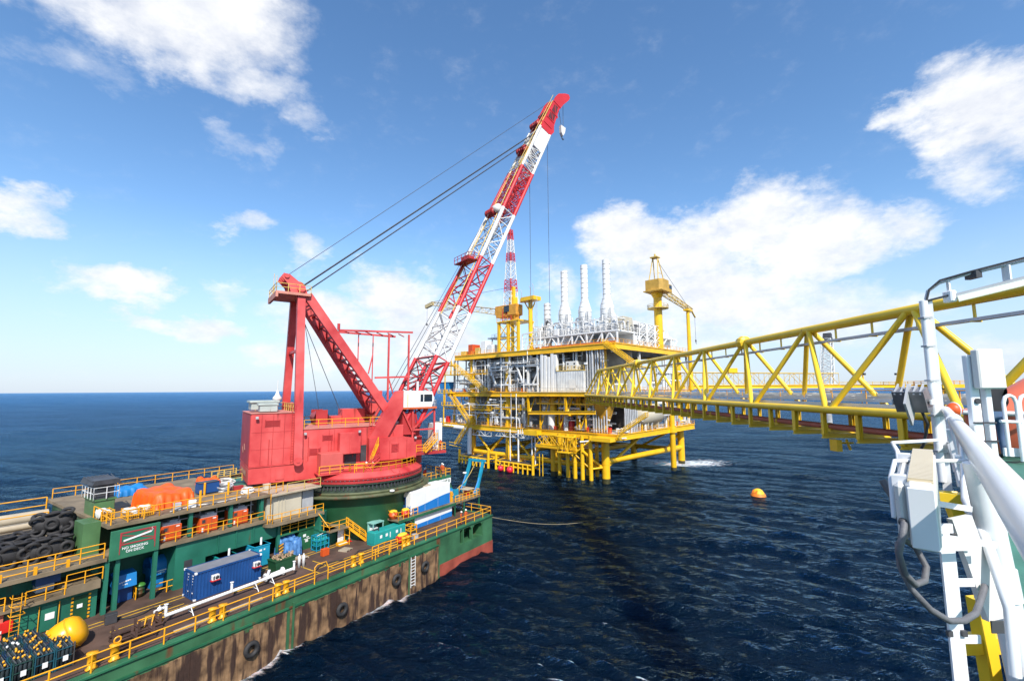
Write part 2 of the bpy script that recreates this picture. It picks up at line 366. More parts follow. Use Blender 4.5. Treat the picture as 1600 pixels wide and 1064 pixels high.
# ---------------------------------------------------------------- sea
def build_sea():
    rs = np.random.RandomState(11)
    rad = [6.0]
    while rad[-1] < 2600: rad.append(rad[-1] * 1.0072 + .02)
    while rad[-1] < 90000: rad.append(rad[-1] * 1.25)
    rad = np.array(rad)
    fine = np.linspace(-62, 62, 720); coarse = np.linspace(62, 298, 60)[1:-1]
    ang = np.radians(np.concatenate([fine, coarse])); na, nr = len(ang), len(rad)
    cell = np.maximum(rad * np.radians(124 / 720), np.gradient(rad))
    X = rad[:, None] * np.sin(ang)[None]; Y = rad[:, None] * np.cos(ang)[None]
    Z = np.zeros_like(X); DX = np.zeros_like(X); DY = np.zeros_like(X); SL = np.zeros_like(X)
    main = R(202)          # the way the sea runs
    for i in range(110):
        lam = 1.1 * (34 / 1.1) ** rs.rand() if i > 5 else 22 + 16 * rs.rand()
        th = main + rs.randn() * R(13 if lam > 8 else 22)
        k = 2 * math.pi / lam; amp = .0165 * lam ** .36 * (1.2 if lam < 3.0 else 1.0) * (.55 + .9 * rs.rand())
        ph = rs.rand() * 6.283; kx, ky = k * math.sin(th), k * math.cos(th)
        w = np.clip((lam / cell - 2.5) / 3.0, 0, 1)[:, None]
        a = kx * X + ky * Y + ph; s_, c_ = np.sin(a), np.cos(a)
        Z += w * amp * c_; DX -= w * amp * 1.05 * math.sin(th) * s_; DY -= w * amp * 1.05 * math.cos(th) * s_
        SL += w * amp * k * c_
    # white water: against the barge's side, round the platform's far leg, scattered small caps
    s0, p0 = (X + 3.2), (Y - 72.2); c, s_ = math.cos(RS), math.sin(RS)
    S_, P_ = c * s0 + s_ * p0, -s_ * s0 + c * p0
    foam = np.zeros_like(X)
    side = np.exp(-np.clip(-P_ - .1, 0, 99) / .55) * (P_ < .6) * (S_ < 1.0) * (S_ > -80)
    foam += side * (.45 + .55 * np.exp(-((S_ + 21) / 5.0) ** 2) + .55 * np.exp(-((S_ + 34) / 5.0) ** 2))
    foam += 1.0 * np.exp(-np.clip(-P_, 0, 99) / 1.6) * (P_ < .5) * (np.exp(-((S_ + 20) / 3.2) ** 2) + .8 * np.exp(-((S_ + 36) / 5.0) ** 2))
    for (cx, cy, rx, ry, g) in ((56, 151, 15, 8, .80), (47, 158, 13, 9, .7), (64, 153, 9, 6, .55), (52, 147, 10, 6, .35), (24, 117.5, 2.4, 2.0, .5), (12, 134, 3, 2, .4)):
        foam += g * np.exp(-((X - cx) / rx) ** 2 - ((Y - cy) / ry) ** 2)
    caps = np.clip((SL - .66) / .3, 0, 1) * (rad < 900)[:, None]
    for (cx, cy, rr, g) in ((6, 42, 12, 1.0), (-2, 38, 9, .8), (9, 52, 10, .7)):      # the churned patch off the barge's side
        caps += g * np.clip((SL - .42) / .5, 0, 1) * np.exp(-((X - cx) ** 2 + (Y - cy) ** 2) / rr ** 2)
    foam = np.clip(foam + caps * .7, 0, 1.4)
    co = np.stack([X + DX, Y + DY, Z - .05], -1).reshape(-1, 3).astype(np.float32)
    i0 = (np.arange(nr - 1)[:, None] * na + np.arange(na)[None]); j = (np.arange(na) + 1) % na
    i1 = (np.arange(nr - 1)[:, None] * na + j[None])
    q = np.stack([i0, i0 + na, i1 + na, i1], -1).reshape(-1, 4)[:, ::-1].astype(np.int32)
    me = bpy.data.meshes.new('sea'); me.vertices.add(len(co)); me.vertices.foreach_set('co', co.ravel())
    me.loops.add(q.size); me.loops.foreach_set('vertex_index', q.ravel())
    me.polygons.add(len(q)); me.polygons.foreach_set('loop_start', np.arange(0, q.size, 4, dtype=np.int32))
    me.polygons.foreach_set('use_smooth', np.ones(len(q), bool)); me.update(calc_edges=True)
    at = me.attributes.new('foam', 'FLOAT', 'POINT'); at.data.foreach_set('value', foam.ravel().astype(np.float32))
    m = bpy.data.materials.new('sea_water'); m.use_nodes = True; nt = m.node_tree; N, L = nt.nodes, nt.links
    b = N['Principled BSDF']; b.inputs['IOR'].default_value = 1.33; b.inputs['Specular IOR Level'].default_value = .2; b.inputs['Specular Tint'].default_value = (.55, .82, 1.0, 1)
    geo = N.new('ShaderNodeNewGeometry')
    def noise(sc_, det, rough=.55, st=(1, 1, 1)):
        mp = N.new('ShaderNodeMapping'); mp.inputs['Scale'].default_value = st; mp.inputs['Rotation'].default_value = (0, 0, R(-20))
        n = N.new('ShaderNodeTexNoise'); n.inputs['Scale'].default_value = sc_; n.inputs['Detail'].default_value = det; n.inputs['Roughness'].default_value = rough
        L.new(geo.outputs['Position'], mp.inputs[0]); L.new(mp.outputs[0], n.inputs['Vector']); return n.outputs['Fac']
    # water body colour drifts slowly over the sea
    mx = N.new('ShaderNodeMix'); mx.data_type = 'RGBA'
    mx.inputs['A'].default_value = (.0002, .0030, .0090, 1); mx.inputs['B'].default_value = (.0005, .0062, .0175, 1)
    L.new(noise(.006, 4, .6, (1, 3, 1)), mx.inputs['Factor'])
    # foam
    fa = N.new('ShaderNodeAttribute'); fa.attribute_name = 'foam'
    ad = N.new('ShaderNodeMath'); ad.operation = 'MULTIPLY_ADD'; L.new(noise(1.1, 9, .74, (.6, 1.8, 1)), ad.inputs[0]); ad.inputs[1].default_value = 3.2; ad.inputs[2].default_value = -2.15
    a2 = N.new('ShaderNodeMath'); a2.operation = 'ADD'; L.new(ad.outputs[0], a2.inputs[0]); L.new(fa.outputs['Fac'], a2.inputs[1])
    fr = N.new('ShaderNodeMapRange'); fr.interpolation_type = 'SMOOTHSTEP'; fr.inputs['From Min'].default_value = .15; fr.inputs['From Max'].default_value = 1.0
    L.new(a2.outputs[0], fr.inputs['Value'])
    fm = N.new('ShaderNodeMix'); fm.data_type = 'RGBA'; L.new(fr.outputs[0], fm.inputs['Factor'])
    L.new(mx.outputs['Result'], fm.inputs['A']); fm.inputs['B'].default_value = (.72, .77, .80, 1)
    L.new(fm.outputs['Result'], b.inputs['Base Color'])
    rr = N.new('ShaderNodeMix'); rr.data_type = 'FLOAT'; L.new(fr.outputs[0], rr.inputs['Factor']); 0; rr.inputs['B'].default_value = .75
    # far waves are finer than the mesh: their slopes become roughness
    ln = N.new('ShaderNodeVectorMath'); ln.operation = 'LENGTH'; L.new(geo.outputs['Position'], ln.inputs[0])
    far = N.new('ShaderNodeMapRange'); far.interpolation_type = 'SMOOTHSTEP'; far.inputs['From Min'].default_value = 60; far.inputs['From Max'].default_value = 700
    far.inputs['To Min'].default_value = .09; far.inputs['To Max'].default_value = .40; L.new(ln.outputs['Value'], far.inputs['Value']); L.new(far.outputs[0], rr.inputs['A'])
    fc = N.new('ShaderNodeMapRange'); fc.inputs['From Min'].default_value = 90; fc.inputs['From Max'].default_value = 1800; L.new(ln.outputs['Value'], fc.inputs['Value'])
    fx = N.new('ShaderNodeMix'); fx.data_type = 'RGBA'; L.new(fc.outputs[0], fx.inputs['Factor']); L.new(mx.outputs['Result'], fx.inputs['A']); fx.inputs['B'].default_value = (.004, .062, .16, 1); L.new(fx.outputs['Result'], fm.inputs['A'])  # sky reflected by far water painted in as a brighter blue base
    L.new(rr.outputs['Result'], b.inputs['Roughness'])
    bp = N.new('ShaderNodeBump'); bp.inputs['Strength'].default_value = 1.0; bp.inputs['Distance'].default_value = .16; b.inputs['Specular Tint'].default_value = (.55, .82, 1.0, 1)
    def ridged(sc_, st, rot):
        mp = N.new('ShaderNodeMapping'); mp.inputs['Scale'].default_value = st; mp.inputs['Rotation'].default_value = (0, 0, R(rot))
        n = N.new('ShaderNodeTexNoise'); n.noise_type = 'RIDGED_MULTIFRACTAL'; n.inputs['Scale'].default_value = sc_; n.inputs['Detail'].default_value = 5; n.inputs['Roughness'].default_value = .55; n.inputs['Gain'].default_value = 1.6; n.inputs['Offset'].default_value = .9
        L.new(geo.outputs['Position'], mp.inputs[0]); L.new(mp.outputs[0], n.inputs['Vector']); return n.outputs['Fac']
    hsum = N.new('ShaderNodeMath'); hsum.operation = 'ADD'; L.new(ridged(.55, (.42, 1.5, 1), 20), hsum.inputs[0]); L.new(ridged(.8, (.5, 1.6, 1), 34), hsum.inputs[1])
    L.new(hsum.outputs[0], bp.inputs['Height'])
    wp = N.new('ShaderNodeMapRange'); wp.inputs['From Min'].default_value = .32; wp.inputs['From Max'].default_value = .66; wp.inputs['To Min'].default_value = .38; wp.inputs['To Max'].default_value = 1.0
    L.new(noise(.016, 4, .6, (.6, 1.6, 1)), wp.inputs['Value']); L.new(wp.outputs[0], bp.inputs['Strength'])
    b2 = N.new('ShaderNodeBump'); b2.inputs['Strength'].default_value = 1.0; b2.inputs['Distance'].default_value = 1.6
    L.new(noise(.22, 6, .6, (.7, 1.6, 1)), b2.inputs['Height']); L.new(bp.outputs[0], b2.inputs['Normal'])
    L.new(b2.outputs[0], b.inputs['Normal']); b.inputs['Specular IOR Level'].default_value = 0.0
    gl = N.new('ShaderNodeBsdfGlossy'); gl.inputs['Color'].default_value = (.45, .73, .98, 1); L.new(rr.outputs['Result'], gl.inputs['Roughness']); L.new(b2.outputs[0], gl.inputs['Normal'])
    fn = N.new('ShaderNodeFresnel'); fn.inputs['IOR'].default_value = 1.30; L.new(b2.outputs[0], fn.inputs['Normal'])
    b.inputs['Subsurface Weight'].default_value = 1.0; b.inputs['Subsurface Radius'].default_value = (2.0, 6.0, 9.0); b.inputs['Subsurface Scale'].default_value = 1.0; b.subsurface_method = 'BURLEY'
    nf = N.new('ShaderNodeMath'); nf.operation = 'SUBTRACT'; nf.inputs[0].default_value = .82; L.new(fr.outputs[0], nf.inputs[1])
    ff = N.new('ShaderNodeMath'); ff.operation = 'MULTIPLY'; ff.use_clamp = True; L.new(fn.outputs[0], ff.inputs[0]); L.new(nf.outputs[0], ff.inputs[1])
    ms = N.new('ShaderNodeMixShader'); L.new(ff.outputs[0], ms.inputs[0]); L.new(b.outputs[0], ms.inputs[1]); L.new(gl.outputs[0], ms.inputs[2])
    L.new(ms.outputs[0], N['Material Output'].inputs['Surface'])
    me.materials.append(m); o = bpy.data.objects.new('sea', me); COL.objects.link(o); tag(o, kind='structure')
build_sea()
# ================================================================ derrick barge: hull and deckhouse (coordinates: along, across, up)
barge = thing('derrick_barge', 'long rust-streaked green work barge carrying the big red crane', 'barge', FS(0, 0), RS)
def bp(mb, name, m, label=None): return tag(mb.build(name, m, barge), label)
# hull: side openings near the right hand end are real pockets
b = MB(); b.box(-78, -8.0, .02, 30, -1.5, 4.86); b.box(-8.0, 0, 3.2, 30, -1.5, 4.86); b.box(-8.0, 0, .02, 3.2, -1.5, 2.7)
b.box(-8.0, -7.7, .02, 3.2, 2.7, 4.86); b.box(-2.45, 0, .02, 3.2, 2.7, 4.86); b.box(-7.7, -2.45, .02, 3.2, 4.62, 4.86)
for x in (-6.9, -4.9): b.box(x - .1, x + .1, .03, .5, 2.7, 4.62)
for x in (-5.15, -4.65, -2.7): b.prism([(x - .28, 4.62), (x + .28, 4.62), (x, 4.3)], .03, .3, 'y')
bp(b, 'hull', HULL)
b = MB(); b.box(-12, .06, -.03, 30.03, -1.4, 1.32); b.box(-78, -12, 0, .02, -1.4, .25); bp(b, 'boot_topping', ANTI)
b = MB(); b.box(-78, .03, -.14, .55, 4.86, 5.06, .03); b.box(-78, .03, 29.4, 30.1, 4.86, 5.06); b.box(-.45, .05, .4, 29.5, 4.86, 5.06); b.box(-78, -12.2, -.10, .02, 3.86, 4.02)
bp(b, 'deck_edge_coaming', GRN)
# rusted vertical planking bolted to the side
b = MB(); x = -78.0; r2 = random.Random(3)
while x < -12.2:
    w = .30 + .12 * r2.random()
    if r2.random() > .03:
        t = r2.random(); b.box(x, x + w - .008, -.05 - .09 * r2.random(), .02, -.6, 3.72 - (.5 * r2.random() if t > .8 else .12 * r2.random()))
    x += w
bp(b, 'side_planking', PLATE)
b = MB()
for x in (-71, -58, -46.4, -32.2, -17.4, -12.1): b.box(x - .09, x + .09, -.17, .02, -.6, 4.3); b.cut()
b.each('fender_rib', HULL, barge)
b = MB(); b.rail
for i in range(9): b.box(-17.2, -16.5, -.26, -.2, .6 + i * .36, .66 + i * .36)
for x in (-17.2, -16.5): b.box(x - .03, x + .03, -.26, -.2, .4, 3.9)
bp(b, 'boarding_ladder', WHT)
b = MB(); b.box(-78, -.45, .55, 29.4, 4.86, 5.0); bp(b, 'main_deck', DECK)
b = MB()
for p in (8.1, 8.75): b.box(-60, -20.5, p, p + .12, 5.0, 5.006)
b.box(-41.5, -38.6, 6.6, 6.72, 5.0, 5.006); b.box(-44, -38.5, 6.0, 6.1, 5.0, 5.006); b.box(-27.6, -20, 3.6, 3.72, 5.0, 5.006)
for s0, s1, p in ((-31.5, -24, 2.3), (-24, -19.8, 2.3)): b.box(s0, s1, p, p + .12, 5.0, 5.006)
for s0 in (-27.9, -26.2): b.box(s0, s0 + .14, 2.4, 6.2, 5.0, 5.006)
bp(b, 'deck_marking', LINE)
# edge railings
b = MB(); zt = 5.06
b.rail([(-76, .2, zt), (-29.9, .2, zt)], 1.15, 2.1, .05, rp=.06); b.path([(-29.9, .2, zt + 1.15), (-29.9, .25, zt + 1.55), (-29.6, .3, zt + 1.75), (-28.6, .3, zt + 1.75), (-28.4, .25, zt + 1.2)], .05, 6)
b.rail([(-28.4, .2, zt), (-.15, .2, zt), (-.15, 9.5, zt)], 1.15, 2.0, .05, rp=.06)
bp(b, 'deck_railing', YELR)
b = MB(); b.rail([(-22.2, .9, 5), (-20.4, 1.0, 5), (-18.6, .7, 5)], 1.3, 1.2, .05, rp=.06); bp(b, 'gangway_railing', YELR)
def bollard(s):
    b = MB(); b.lathe([(0, 0), (.34, 0), (.34, .08), (.25, .1), (.25, .95), (.33, .98), (.33, 1.08), (0, 1.1)], (s, .95, 5.0), 16); bp(b, 'bollard', YELR)
for s in (-46.45, -45.2, -38.8, -38.0, -33.2, -32.4, -24.7, -23.7, -17.3, -16.6): bollard(s)
b = MB(); b.torus((-45.1, .9, 6.33), .2, .055, 'y', 16, 6); bp(b, 'lifting_eye', YELR)
# ---- left section: low house with a balcony, heaped fenders on its roof walkway
b = MB(); b.box(-78, -43.7, 10.6, 22, 5, 7.5); b.box(-78, -43.7, 13.4, 29, 7.5, 9.45); b.box(-43.7, -43.2, 12.6, 13.4, 5, 9.45)
bp(b, 'lower_house', GRNT)
b = MB(); b.box(-78, -43.4, 10.0, 29.4, 9.45, 9.75); bp(b, 'house_roof_walkway', DECKG)
b = MB(); b.box(-78, -43.7, 10.0, 13.4, 7.42, 7.62); b.box(-45.9, -43.7, 10.0, 13.4, 7.62, 8.1); bp(b, 'balcony', DECKG)
b = MB(); b.rail([(-62, 10.05, 7.62), (-49.3, 10.05, 7.62)], 1.0, 1.4, .035); b.rail([(-48.2, 10.05, 7.62), (-45.95, 10.05, 7.62)], 1.0, 1.1, .035); b.rail([(-45.9, 10.05, 8.1), (-43.6, 10.05, 8.1)], 1.0, 1.1, .035)
bp(b, 'balcony_railing', YELR)
b = MB(); b.rail([(-70, 10.1, 9.75), (-43.6, 10.1, 9.75)], 1.25, 1.55, .045, (1.0, .66, .3), rp=.05)
for i in range(12): b.box(-66.9 + i * 1.9, -66.7 + i * 1.9, 10.02, 10.2, 9.75, 10.35)
bp(b, 'walkway_railing', YELR)
b = MB()                                        # caged ladder down from the balcony
for x in (-48.95, -48.45):
    b.tube((x, 9.85, 5.0), (x, 9.85, 8.7), .03, 6)
for i in range(12): b.tube((-48.95, 9.85, 5.2 + i * .28), (-48.45, 9.85, 5.2 + i * .28), .02, 5)
for z in (7.3, 8.0, 8.6): b.path([(-49.1, 9.9, z), (-49.1, 9.3, z), (-48.7, 9.15, z), (-48.3, 9.3, z), (-48.3, 9.9, z)], .03, 5)
bp(b, 'caged_ladder', YELR)
b = MB(); b.box(-49.45, -49.25, 10.3, 10.5, 5, 7.5); bp(b, 'riser_pipe', PIPER)
for s0, m, lab in ((-47.15, GRNT, 'teal door with a white notice and yellow hand bars'), (-45.25, GRND, 'dark green door in a striped frame')):
    d = MB(); d.box(s0, s0 + .95, 10.5, 10.6, 5.05, 7.05, .02); o = bp(d, 'door', m, lab)
    h = MB()
    if m is GRNT:
        for x in (s0 - .12, s0 + 1.05): h.tube((x, 10.45, 5.2), (x, 10.45, 7.1), .035, 6); h.cut()
    else:
        for i in range(7):
            for x in (s0 - .12, s0 + .97): h.box(x, x + .14, 10.5, 10.56, 5.1 + i * .3, 5.25 + i * .3)
    if m is GRNT: h.each('hand_bar', YELR, o)
    else: h.build('hazard_stripes', YELR, o)['kind'] = 'stuff'
    n = MB(); n.box(s0 + .25, s0 + (.8 if m is GRNT else .6), 10.46, 10.5, 5.9 + .2 * (m is GRND), 6.4); n.build('notice', PAPER, o)
# ---- middle section: columns, sign, covered bays, upper deck
b = MB()
for s, p, z1 in ((-43.3, 10.2, 9.4), (-42.5, 10.4, 9.4), (-39.75, 10.2, 9.4), (-36.8, 10.7, 12.05), (-33.0, 10.7, 12.05), (-29.7, 10.7, 12.05), (-29.3, 12, 12.05), (-27.75, 10.4, 9.1)):
    b.box(s - .16, s + .16, p, p + .32, 5 if z1 < 9.5 or s > -28 else 9.7, z1); b.cut()
b.each('deckhouse_column', GRNT, barge)
b = MB(); b.box(-43.5, -38.1, 14.5, 28, 5, 9.3); b.box(-38.0, -35.3, 10.6, 28, 5, 9.3); b.box(-35.3, -29.2, 10.6, 10.9, 7.35, 9.3)
b.box(-35.3, -27.9, 13.5, 28, 5, 9.3); b.box(-29.2, -27.6, 10.6, 10.9, 7.35, 9.05); b.box(-30.0, -22.6, 15.2, 28, 5, 11.9)
for s in (-34.2, -32.4, -30.6): b.box(s - .06, s + .06, 10.5, 10.6, 7.35, 9.3)
bp(b, 'deckhouse_wall', GRNT)
b = MB(); b.box(-37.2, -36.5, 10.56, 10.6, 6.6, 7.5); bp(b, 'vent_grille', DARK)
b = MB(); b.box(-43.2, -29.3, 10.3, 28, 9.3, 9.62); bp(b, 'middle_walkway', DECKG)
b = MB(); b.rail([(-39.6, 10.35, 9.62), (-29.6, 10.35, 9.62)], .95, 1.45, .035, rp=.045); bp(b, 'middle_railing', YELR)
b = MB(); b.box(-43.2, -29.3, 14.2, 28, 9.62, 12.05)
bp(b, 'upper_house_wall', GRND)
b = MB()
for s in (-37.4, -35.5, -33.9, -31.6, -30.3): b.box(s - .05, s + .05, 11.9, 12.0, 9.62, 12.05)
for z in (10.4, 11.2):
    for s0, s1 in ((-37.4, -35.5), (-33.9, -33.1), (-31.6, -30.0)): b.box(s0, s1, 11.93, 12.0, z, z + .08)
bp(b, 'bay_frame', GREY)['kind'] = 'stuff'
b = MB(); b.box(-43.4, -28.9, 10.4, 29.4, 12.05, 12.34); bp(b, 'upper_deck', DECKG)
b = MB(); b.rail([(-43.2, 10.5, 12.34), (-39.6, 10.5, 12.34), (-29.1, 10.5, 12.34), (-26.8, 11.6, 12.2)], 1.05, 1.15, .042, rp=.052); b.rail([(-43.2, 10.5, 12.34), (-43.2, 15, 12.34)], 1.05, 1.2, .042)
b.rail([(-43, 29.2, 12.34), (-24, 29.2, 12.34)], 1.05, 2, .04)
for s, p in ((-35.4, 12.3), (-31.6, 14.5), (-33.2, 16.5)): b.tube((s, p, 12.34), (s, p, 13.7), .12, 8)
bp(b, 'upper_railing', YELR)
# no-smoking board
sg = MB(); sg.box(-43.25, -39.6, 10.05, 10.25, 9.35, 11.85, .03); sgo = bp(sg, 'no_smoking_board', SGREEN)
b = MB(); x0, x1, z0, z1 = -42.6, -39.95, 9.75, 11.6
b.box(x0, x1, 10.02, 10.05, z1 - .12, z1); b.box(x0, x0 + .12, 10.02, 10.05, 10.3, z1 - .12); b.box(x1 - .12, x1, 10.02, 10.05, 10.3, z1 - .12); b.box(x0 + .12, x1 - .12, 10.02, 10.05, 10.5, 10.6)
b.box(x0, x0 + .05, 10.02, 10.05, z0, 10.3); b.box(x1 - .05, x1, 10.02, 10.05, z0, 10.3)
b.beam((x0 + .15, 10.035, 11.35), (x1 - .15, 10.035, 10.7), .02, .07); b.beam((x0 + .15, 10.03, 10.7), (x1 - .15, 10.03, 11.45), .02, .07)
b.build('red_border', SRED, sgo)
b = MB(); b.beam((x0 + .25, 10.0, 10.86), (x1 - .35, 10.0, 11.24), .03, .15); b.path([(x1 - .3, 10.0, 11.25), (x1 - .24, 10.0, 11.42), (x1 - .36, 10.0, 11.5), (x1 - .26, 10.0, 11.58)], .02, 5); b.build('cigarette', PAPER, sgo)
text('NO SMOKING', .30, PAPER, sgo, (-41.45, 10.03, 10.2), (R(90), 0, 0), .012); text('ON DECK', .30, PAPER, sgo, (-41.45, 10.03, 9.9), (R(90), 0, 0), .012)
# pale far-side pipe on saddles and rails
b = MB(); b.tube((-76, 27.6, 11.2), (-43.6, 27.6, 11.0), .6, 16); b.tube((-76, 26.3, 10.6), (-43.6, 26.3, 10.45), .35, 12); bp(b, 'far_side_pipe', BEIGE)
b = MB(); b.rail([(-76, 28.8, 9.75), (-43.5, 28.8, 9.75)], 2.9, 4.2, .06, (1.0, .72), rp=.07); b.rail([(-76, 25.5, 9.75), (-44, 25.5, 9.75)], 1.9, 5.0, .06, (1.0,), rp=.07); bp(b, 'far_side_railing', YELR)
# green vent tower
b = MB(); b.box(-43.1, -41.6, 15.3, 18.2, 9.62, 13.9, .04); b.box(-43.2, -41.5, 15.2, 18.3, 13.75, 13.9); b.box(-44.6, -43.4, 12.2, 14.6, 9.75, 12.5); o = bp(b, 'vent_tower', M('moss_green_paint', (.07, .16, .06), .5, .25, .5, rust=.2))
c = MB(); c.rail([(-43.3, 15.1, 13.9), (-41.4, 15.1, 13.9), (-41.4, 18.4, 13.9), (-43.3, 18.4, 13.9), (-43.3, 15.1, 13.9)], 1.1, .8, .035); c.build('tower_railing', LGREY, o)
c = MB(); c.box(-43.0, -41.7, 15.4, 18.1, 13.9, 15.2); c.prism([(-43.5, 15.25), (-41.3, 15.25), (-41.5, 15.7), (-43.3, 15.7)], 15.0, 18.5, 'y')
for i in range(8): c.tube((-43.4 + .25 * i, 15.2, 15.6), (-43.3 + .3 * i, 18.3, 15.75), .05, 5)
c.build('vent_cowl', DARK, o)
# bulging walkway with the cream cabin
b = MB(); b.prism([(-29.6, 10.0), (-29.2, 9.4), (-22.6, 9.4), (-22.6, 11), (-29.6, 11)], 8.85, 9.2); b.box(-29.3, -22.6, 11, 15.2, 8.9, 9.2)
bp(b, 'cabin_walkway', DECKG)
b = MB(); b.rail([(-29.4, 10.0, 9.2), (-29.1, 9.5, 9.2), (-22.7, 9.5, 9.2)], .95, 1.15, .04, rp=.05); b.rail([(-29.0, 10.2, 9.2), (-29.0, 10.2, 9.8)], 2.6, 2, .04); bp(b, 'cabin_railing', YELR)
b = MB(); b.box(-28.9, -24.6, 11.2, 15.2, 9.2, 11.75); 
for s in (-27.6, -27.2, -26.8): b.box(s, s + .12, 11.12, 11.2, 9.25, 11.6)
bp(b, 'cream_cabin', CREAM)
b = MB(); b.box(-24.3, -22.8, 11.5, 15.2, 9.2, 11.75); bp(b, 'switch_room', GREY)
b = MB(); b.box(-28.9, -22.3, 10.6, 19.5, 11.9, 12.12, .03); bp(b, 'cabin_roof', BEIGE)
b = MB(); b.rail([(-26.8, 10.7, 12.12), (-22.4, 10.7, 12.12)], 1.0, 2.2, .035); bp(b, 'cabin_roof_railing', PALEY)
# balcony and doorway under the bulge, gusset wall, landing and stair
b = MB(); b.box(-27.6, -23.2, 10.3, 13, 7.3, 7.5); b.box(-25.2, -23.3, 10.4, 15.2, 5, 7.3); b.box(-27.6, -25.2, 13, 15.2, 5, 8.9); bp(b, 'door_block', GRN)
b = MB(); b.rail([(-27.5, 10.35, 7.5), (-23.3, 10.35, 7.5)], 1.3, 1.0, .035, (1.0, .66, .33)); bp(b, 'low_balcony_railing', YELR)
b = MB()
for (s, z, w, h) in ((-24.7, 6.5, .35, .3), (-24.25, 6.35, .3, .1), (-24.55, 6.15, .8, .07), (-24.4, 5.85, .35, .25)): b.box(s, s + w, 10.36, 10.4, z, z + h)
bp(b, 'door_notice', PAPER)
b = MB(); b.prism([(-23.3, 9.3), (-23.0, 9.3), (-21.6, 10.3), (-21.6, 13), (-23.3, 13)], 5, 9.0); b.box(-23.3, -21.4, 8.3, 13, 6.95, 7.1); b.box(-23.2, -20.9, 9.2, 12.5, 5, 6.95); bp(b, 'gusset_wall', GRNT)
b = MB(); b.box(-23.0, -20.2, 7.6, 10.5, 6.95, 7.1); bp(b, 'stair_landing', DECKG)
b = MB(); b.rail([(-23.0, 10, 7.1), (-23.0, 7.7, 7.1), (-20.3, 7.7, 7.1)], 1.0, 1.2, .04); b.tube((-23.4, 9.4, 9.1), (-22.8, 8.0, 7.4), .05, 6); bp(b, 'landing_railing', YELR)
b = MB(); b.stair((-20.2, 8.2, 7.05), (-18.2, 6.9, 5.05), .9, (.55, .84, 0), .045); bp(b, 'deck_stair', YELR)
b = MB(); b.rail([(-20.4, 7.3, 5.0), (-20.4, 9.2, 5.0)], 2.0, .9, .045); b.box(-20.9, -20.2, 8.8, 9.0, 5.1, 5.25); bp(b, 'door_guard', YELR)
# ---- crane tub
b = MB(); b.lathe([(9.0, 5.0), (9.0, 9.6), (9.3, 10.2), (9.3, 10.4), (0, 10.4)], (-13, 15, 0), 72); o = bp(b, 'crane_tub', GRND)
c = MB()
for (s, z, w, h) in ((-11.9, 8.9, .22, .3), (-11.6, 8.95, .25, .28), (-11.25, 9.0, .24, .28), (-10.95, 9.0, .5, .3), (-10.4, 9.1, .3, .25), (-11.35, 8.5, .35, .27), (-10.85, 8.55, .3, .27), (-10.45, 8.65, .3, .25)):
    p = 15 - math.sqrt(9.08 ** 2 - (s + w / 2 + 13) ** 2); c.box(s, s + w * .8, p - .03, p + .12, z, z + h)
c.build('worn_lettering', PAPER, o)
c = MB(); p = 15 - math.sqrt(9.1 ** 2 - 1); c.beam((-12.6, p, 8.75), (-12.15, p, 8.95), .04, .4); c.build('worn_red_mark', SRED, o)
c = MB(); c.prism([(-10.4 + .75 * math.cos(t), 6.0 + .95 * math.sin(t)) for t in (math.pi * i / 10 for i in range(11))] + [(-11.15, 5), (-9.65, 5)], 5.9, 6.9, 'y'); c.build('painted_hatch_shade', DARK, o)  # solid dark block, the shade inside the hatch put into its colour
b = MB(); b.lathe([(9.0, 10.3), (10.2, 10.3), (10.2, 10.62), (9.0, 10.62)], (-13, 15, 0), 72); b.lathe([(9.2, 10.62), (9.5, 10.62), (9.5, 10.95), (9.2, 10.95)], (-13, 15, 0), 72); bp(b, 'tub_flange', M('dull_olive_flange_paint', (.075, .085, .035), .65, .4, .6, rust=.45))
b = MB(); b.lathe([(9.0, 10.9), (9.35, 10.95), (9.35, 11.1), (8.9, 11.15), (8.9, 11.75), (9.2, 11.8), (9.2, 11.95), (0, 11.95)], (-13, 15, 0), 72, smooth=False); bp(b, 'slew_rail', M('greasy_dark_green_steel', (.03, .045, .03), .4, .4, 1.0, rust=.2))
b = MB()
for i in range(110):
    t = 2 * math.pi * i / 110; c_, s_ = math.cos(t), math.sin(t); b.beam((-13 + 8.85 * c_, 15 + 8.85 * s_, 11.45), (-13 + 9.08 * c_, 15 + 9.08 * s_, 11.45), .16, .5)
bp(b, 'gear_tooth_ring', DARK)['kind'] = 'stuff'
# ---- right hand end: platform with the white and blue cabins, wheelhouse block
b = MB(); b.box(-15.2, -3.6, 4.2, 8.6, 6.85, 7.05); b.box(-4.2, 2.6, 4.2, 8.8, 6.75, 6.95); bp(b, 'cabin_platform', DECKG)
b = MB()
for s in (-15, -12.3, -3.7, -1.5, 2.3):
    for p in (4.3, 8.4): b.box(s - .08, s + .08, p - .08, p + .08, 5.0 if s < 0 else 4.9, 6.85); b.cut()
b.each('platform_post', GRN, barge); b = MB()
b.beam((-12.3, 4.3, 6.0), (-13.4, 4.3, 6.85), .1, .1); b.box(-15.2, -3.6, 4.15, 4.2, 6.7, 7.05); bp(b, 'platform_edge', GRN)
b = MB(); b.rail([(-15.1, 7.6, 7.05), (-15.1, 4.3, 7.05), (-11.6, 4.3, 7.05)], 1.0, 1.0, .04, rp=.05); bp(b, 'platform_railing', YELR); b = MB(); b.rail([(-3.6, 4.3, 6.95), (2.5, 4.3, 6.95), (2.5, 8.6, 6.95)], 1.0, .9, .045, (1.0, .55, .2), rp=.055); bp(b, 'platform_railing', YELR); b = MB(); b.path([(-15.2, 7.6, 5), (-15.2, 7.6, 7.4), (-14.9, 7.6, 7.9), (-14.2, 7.6, 8.1)], .06, 6); bp(b, 'platform_railing', YELR)
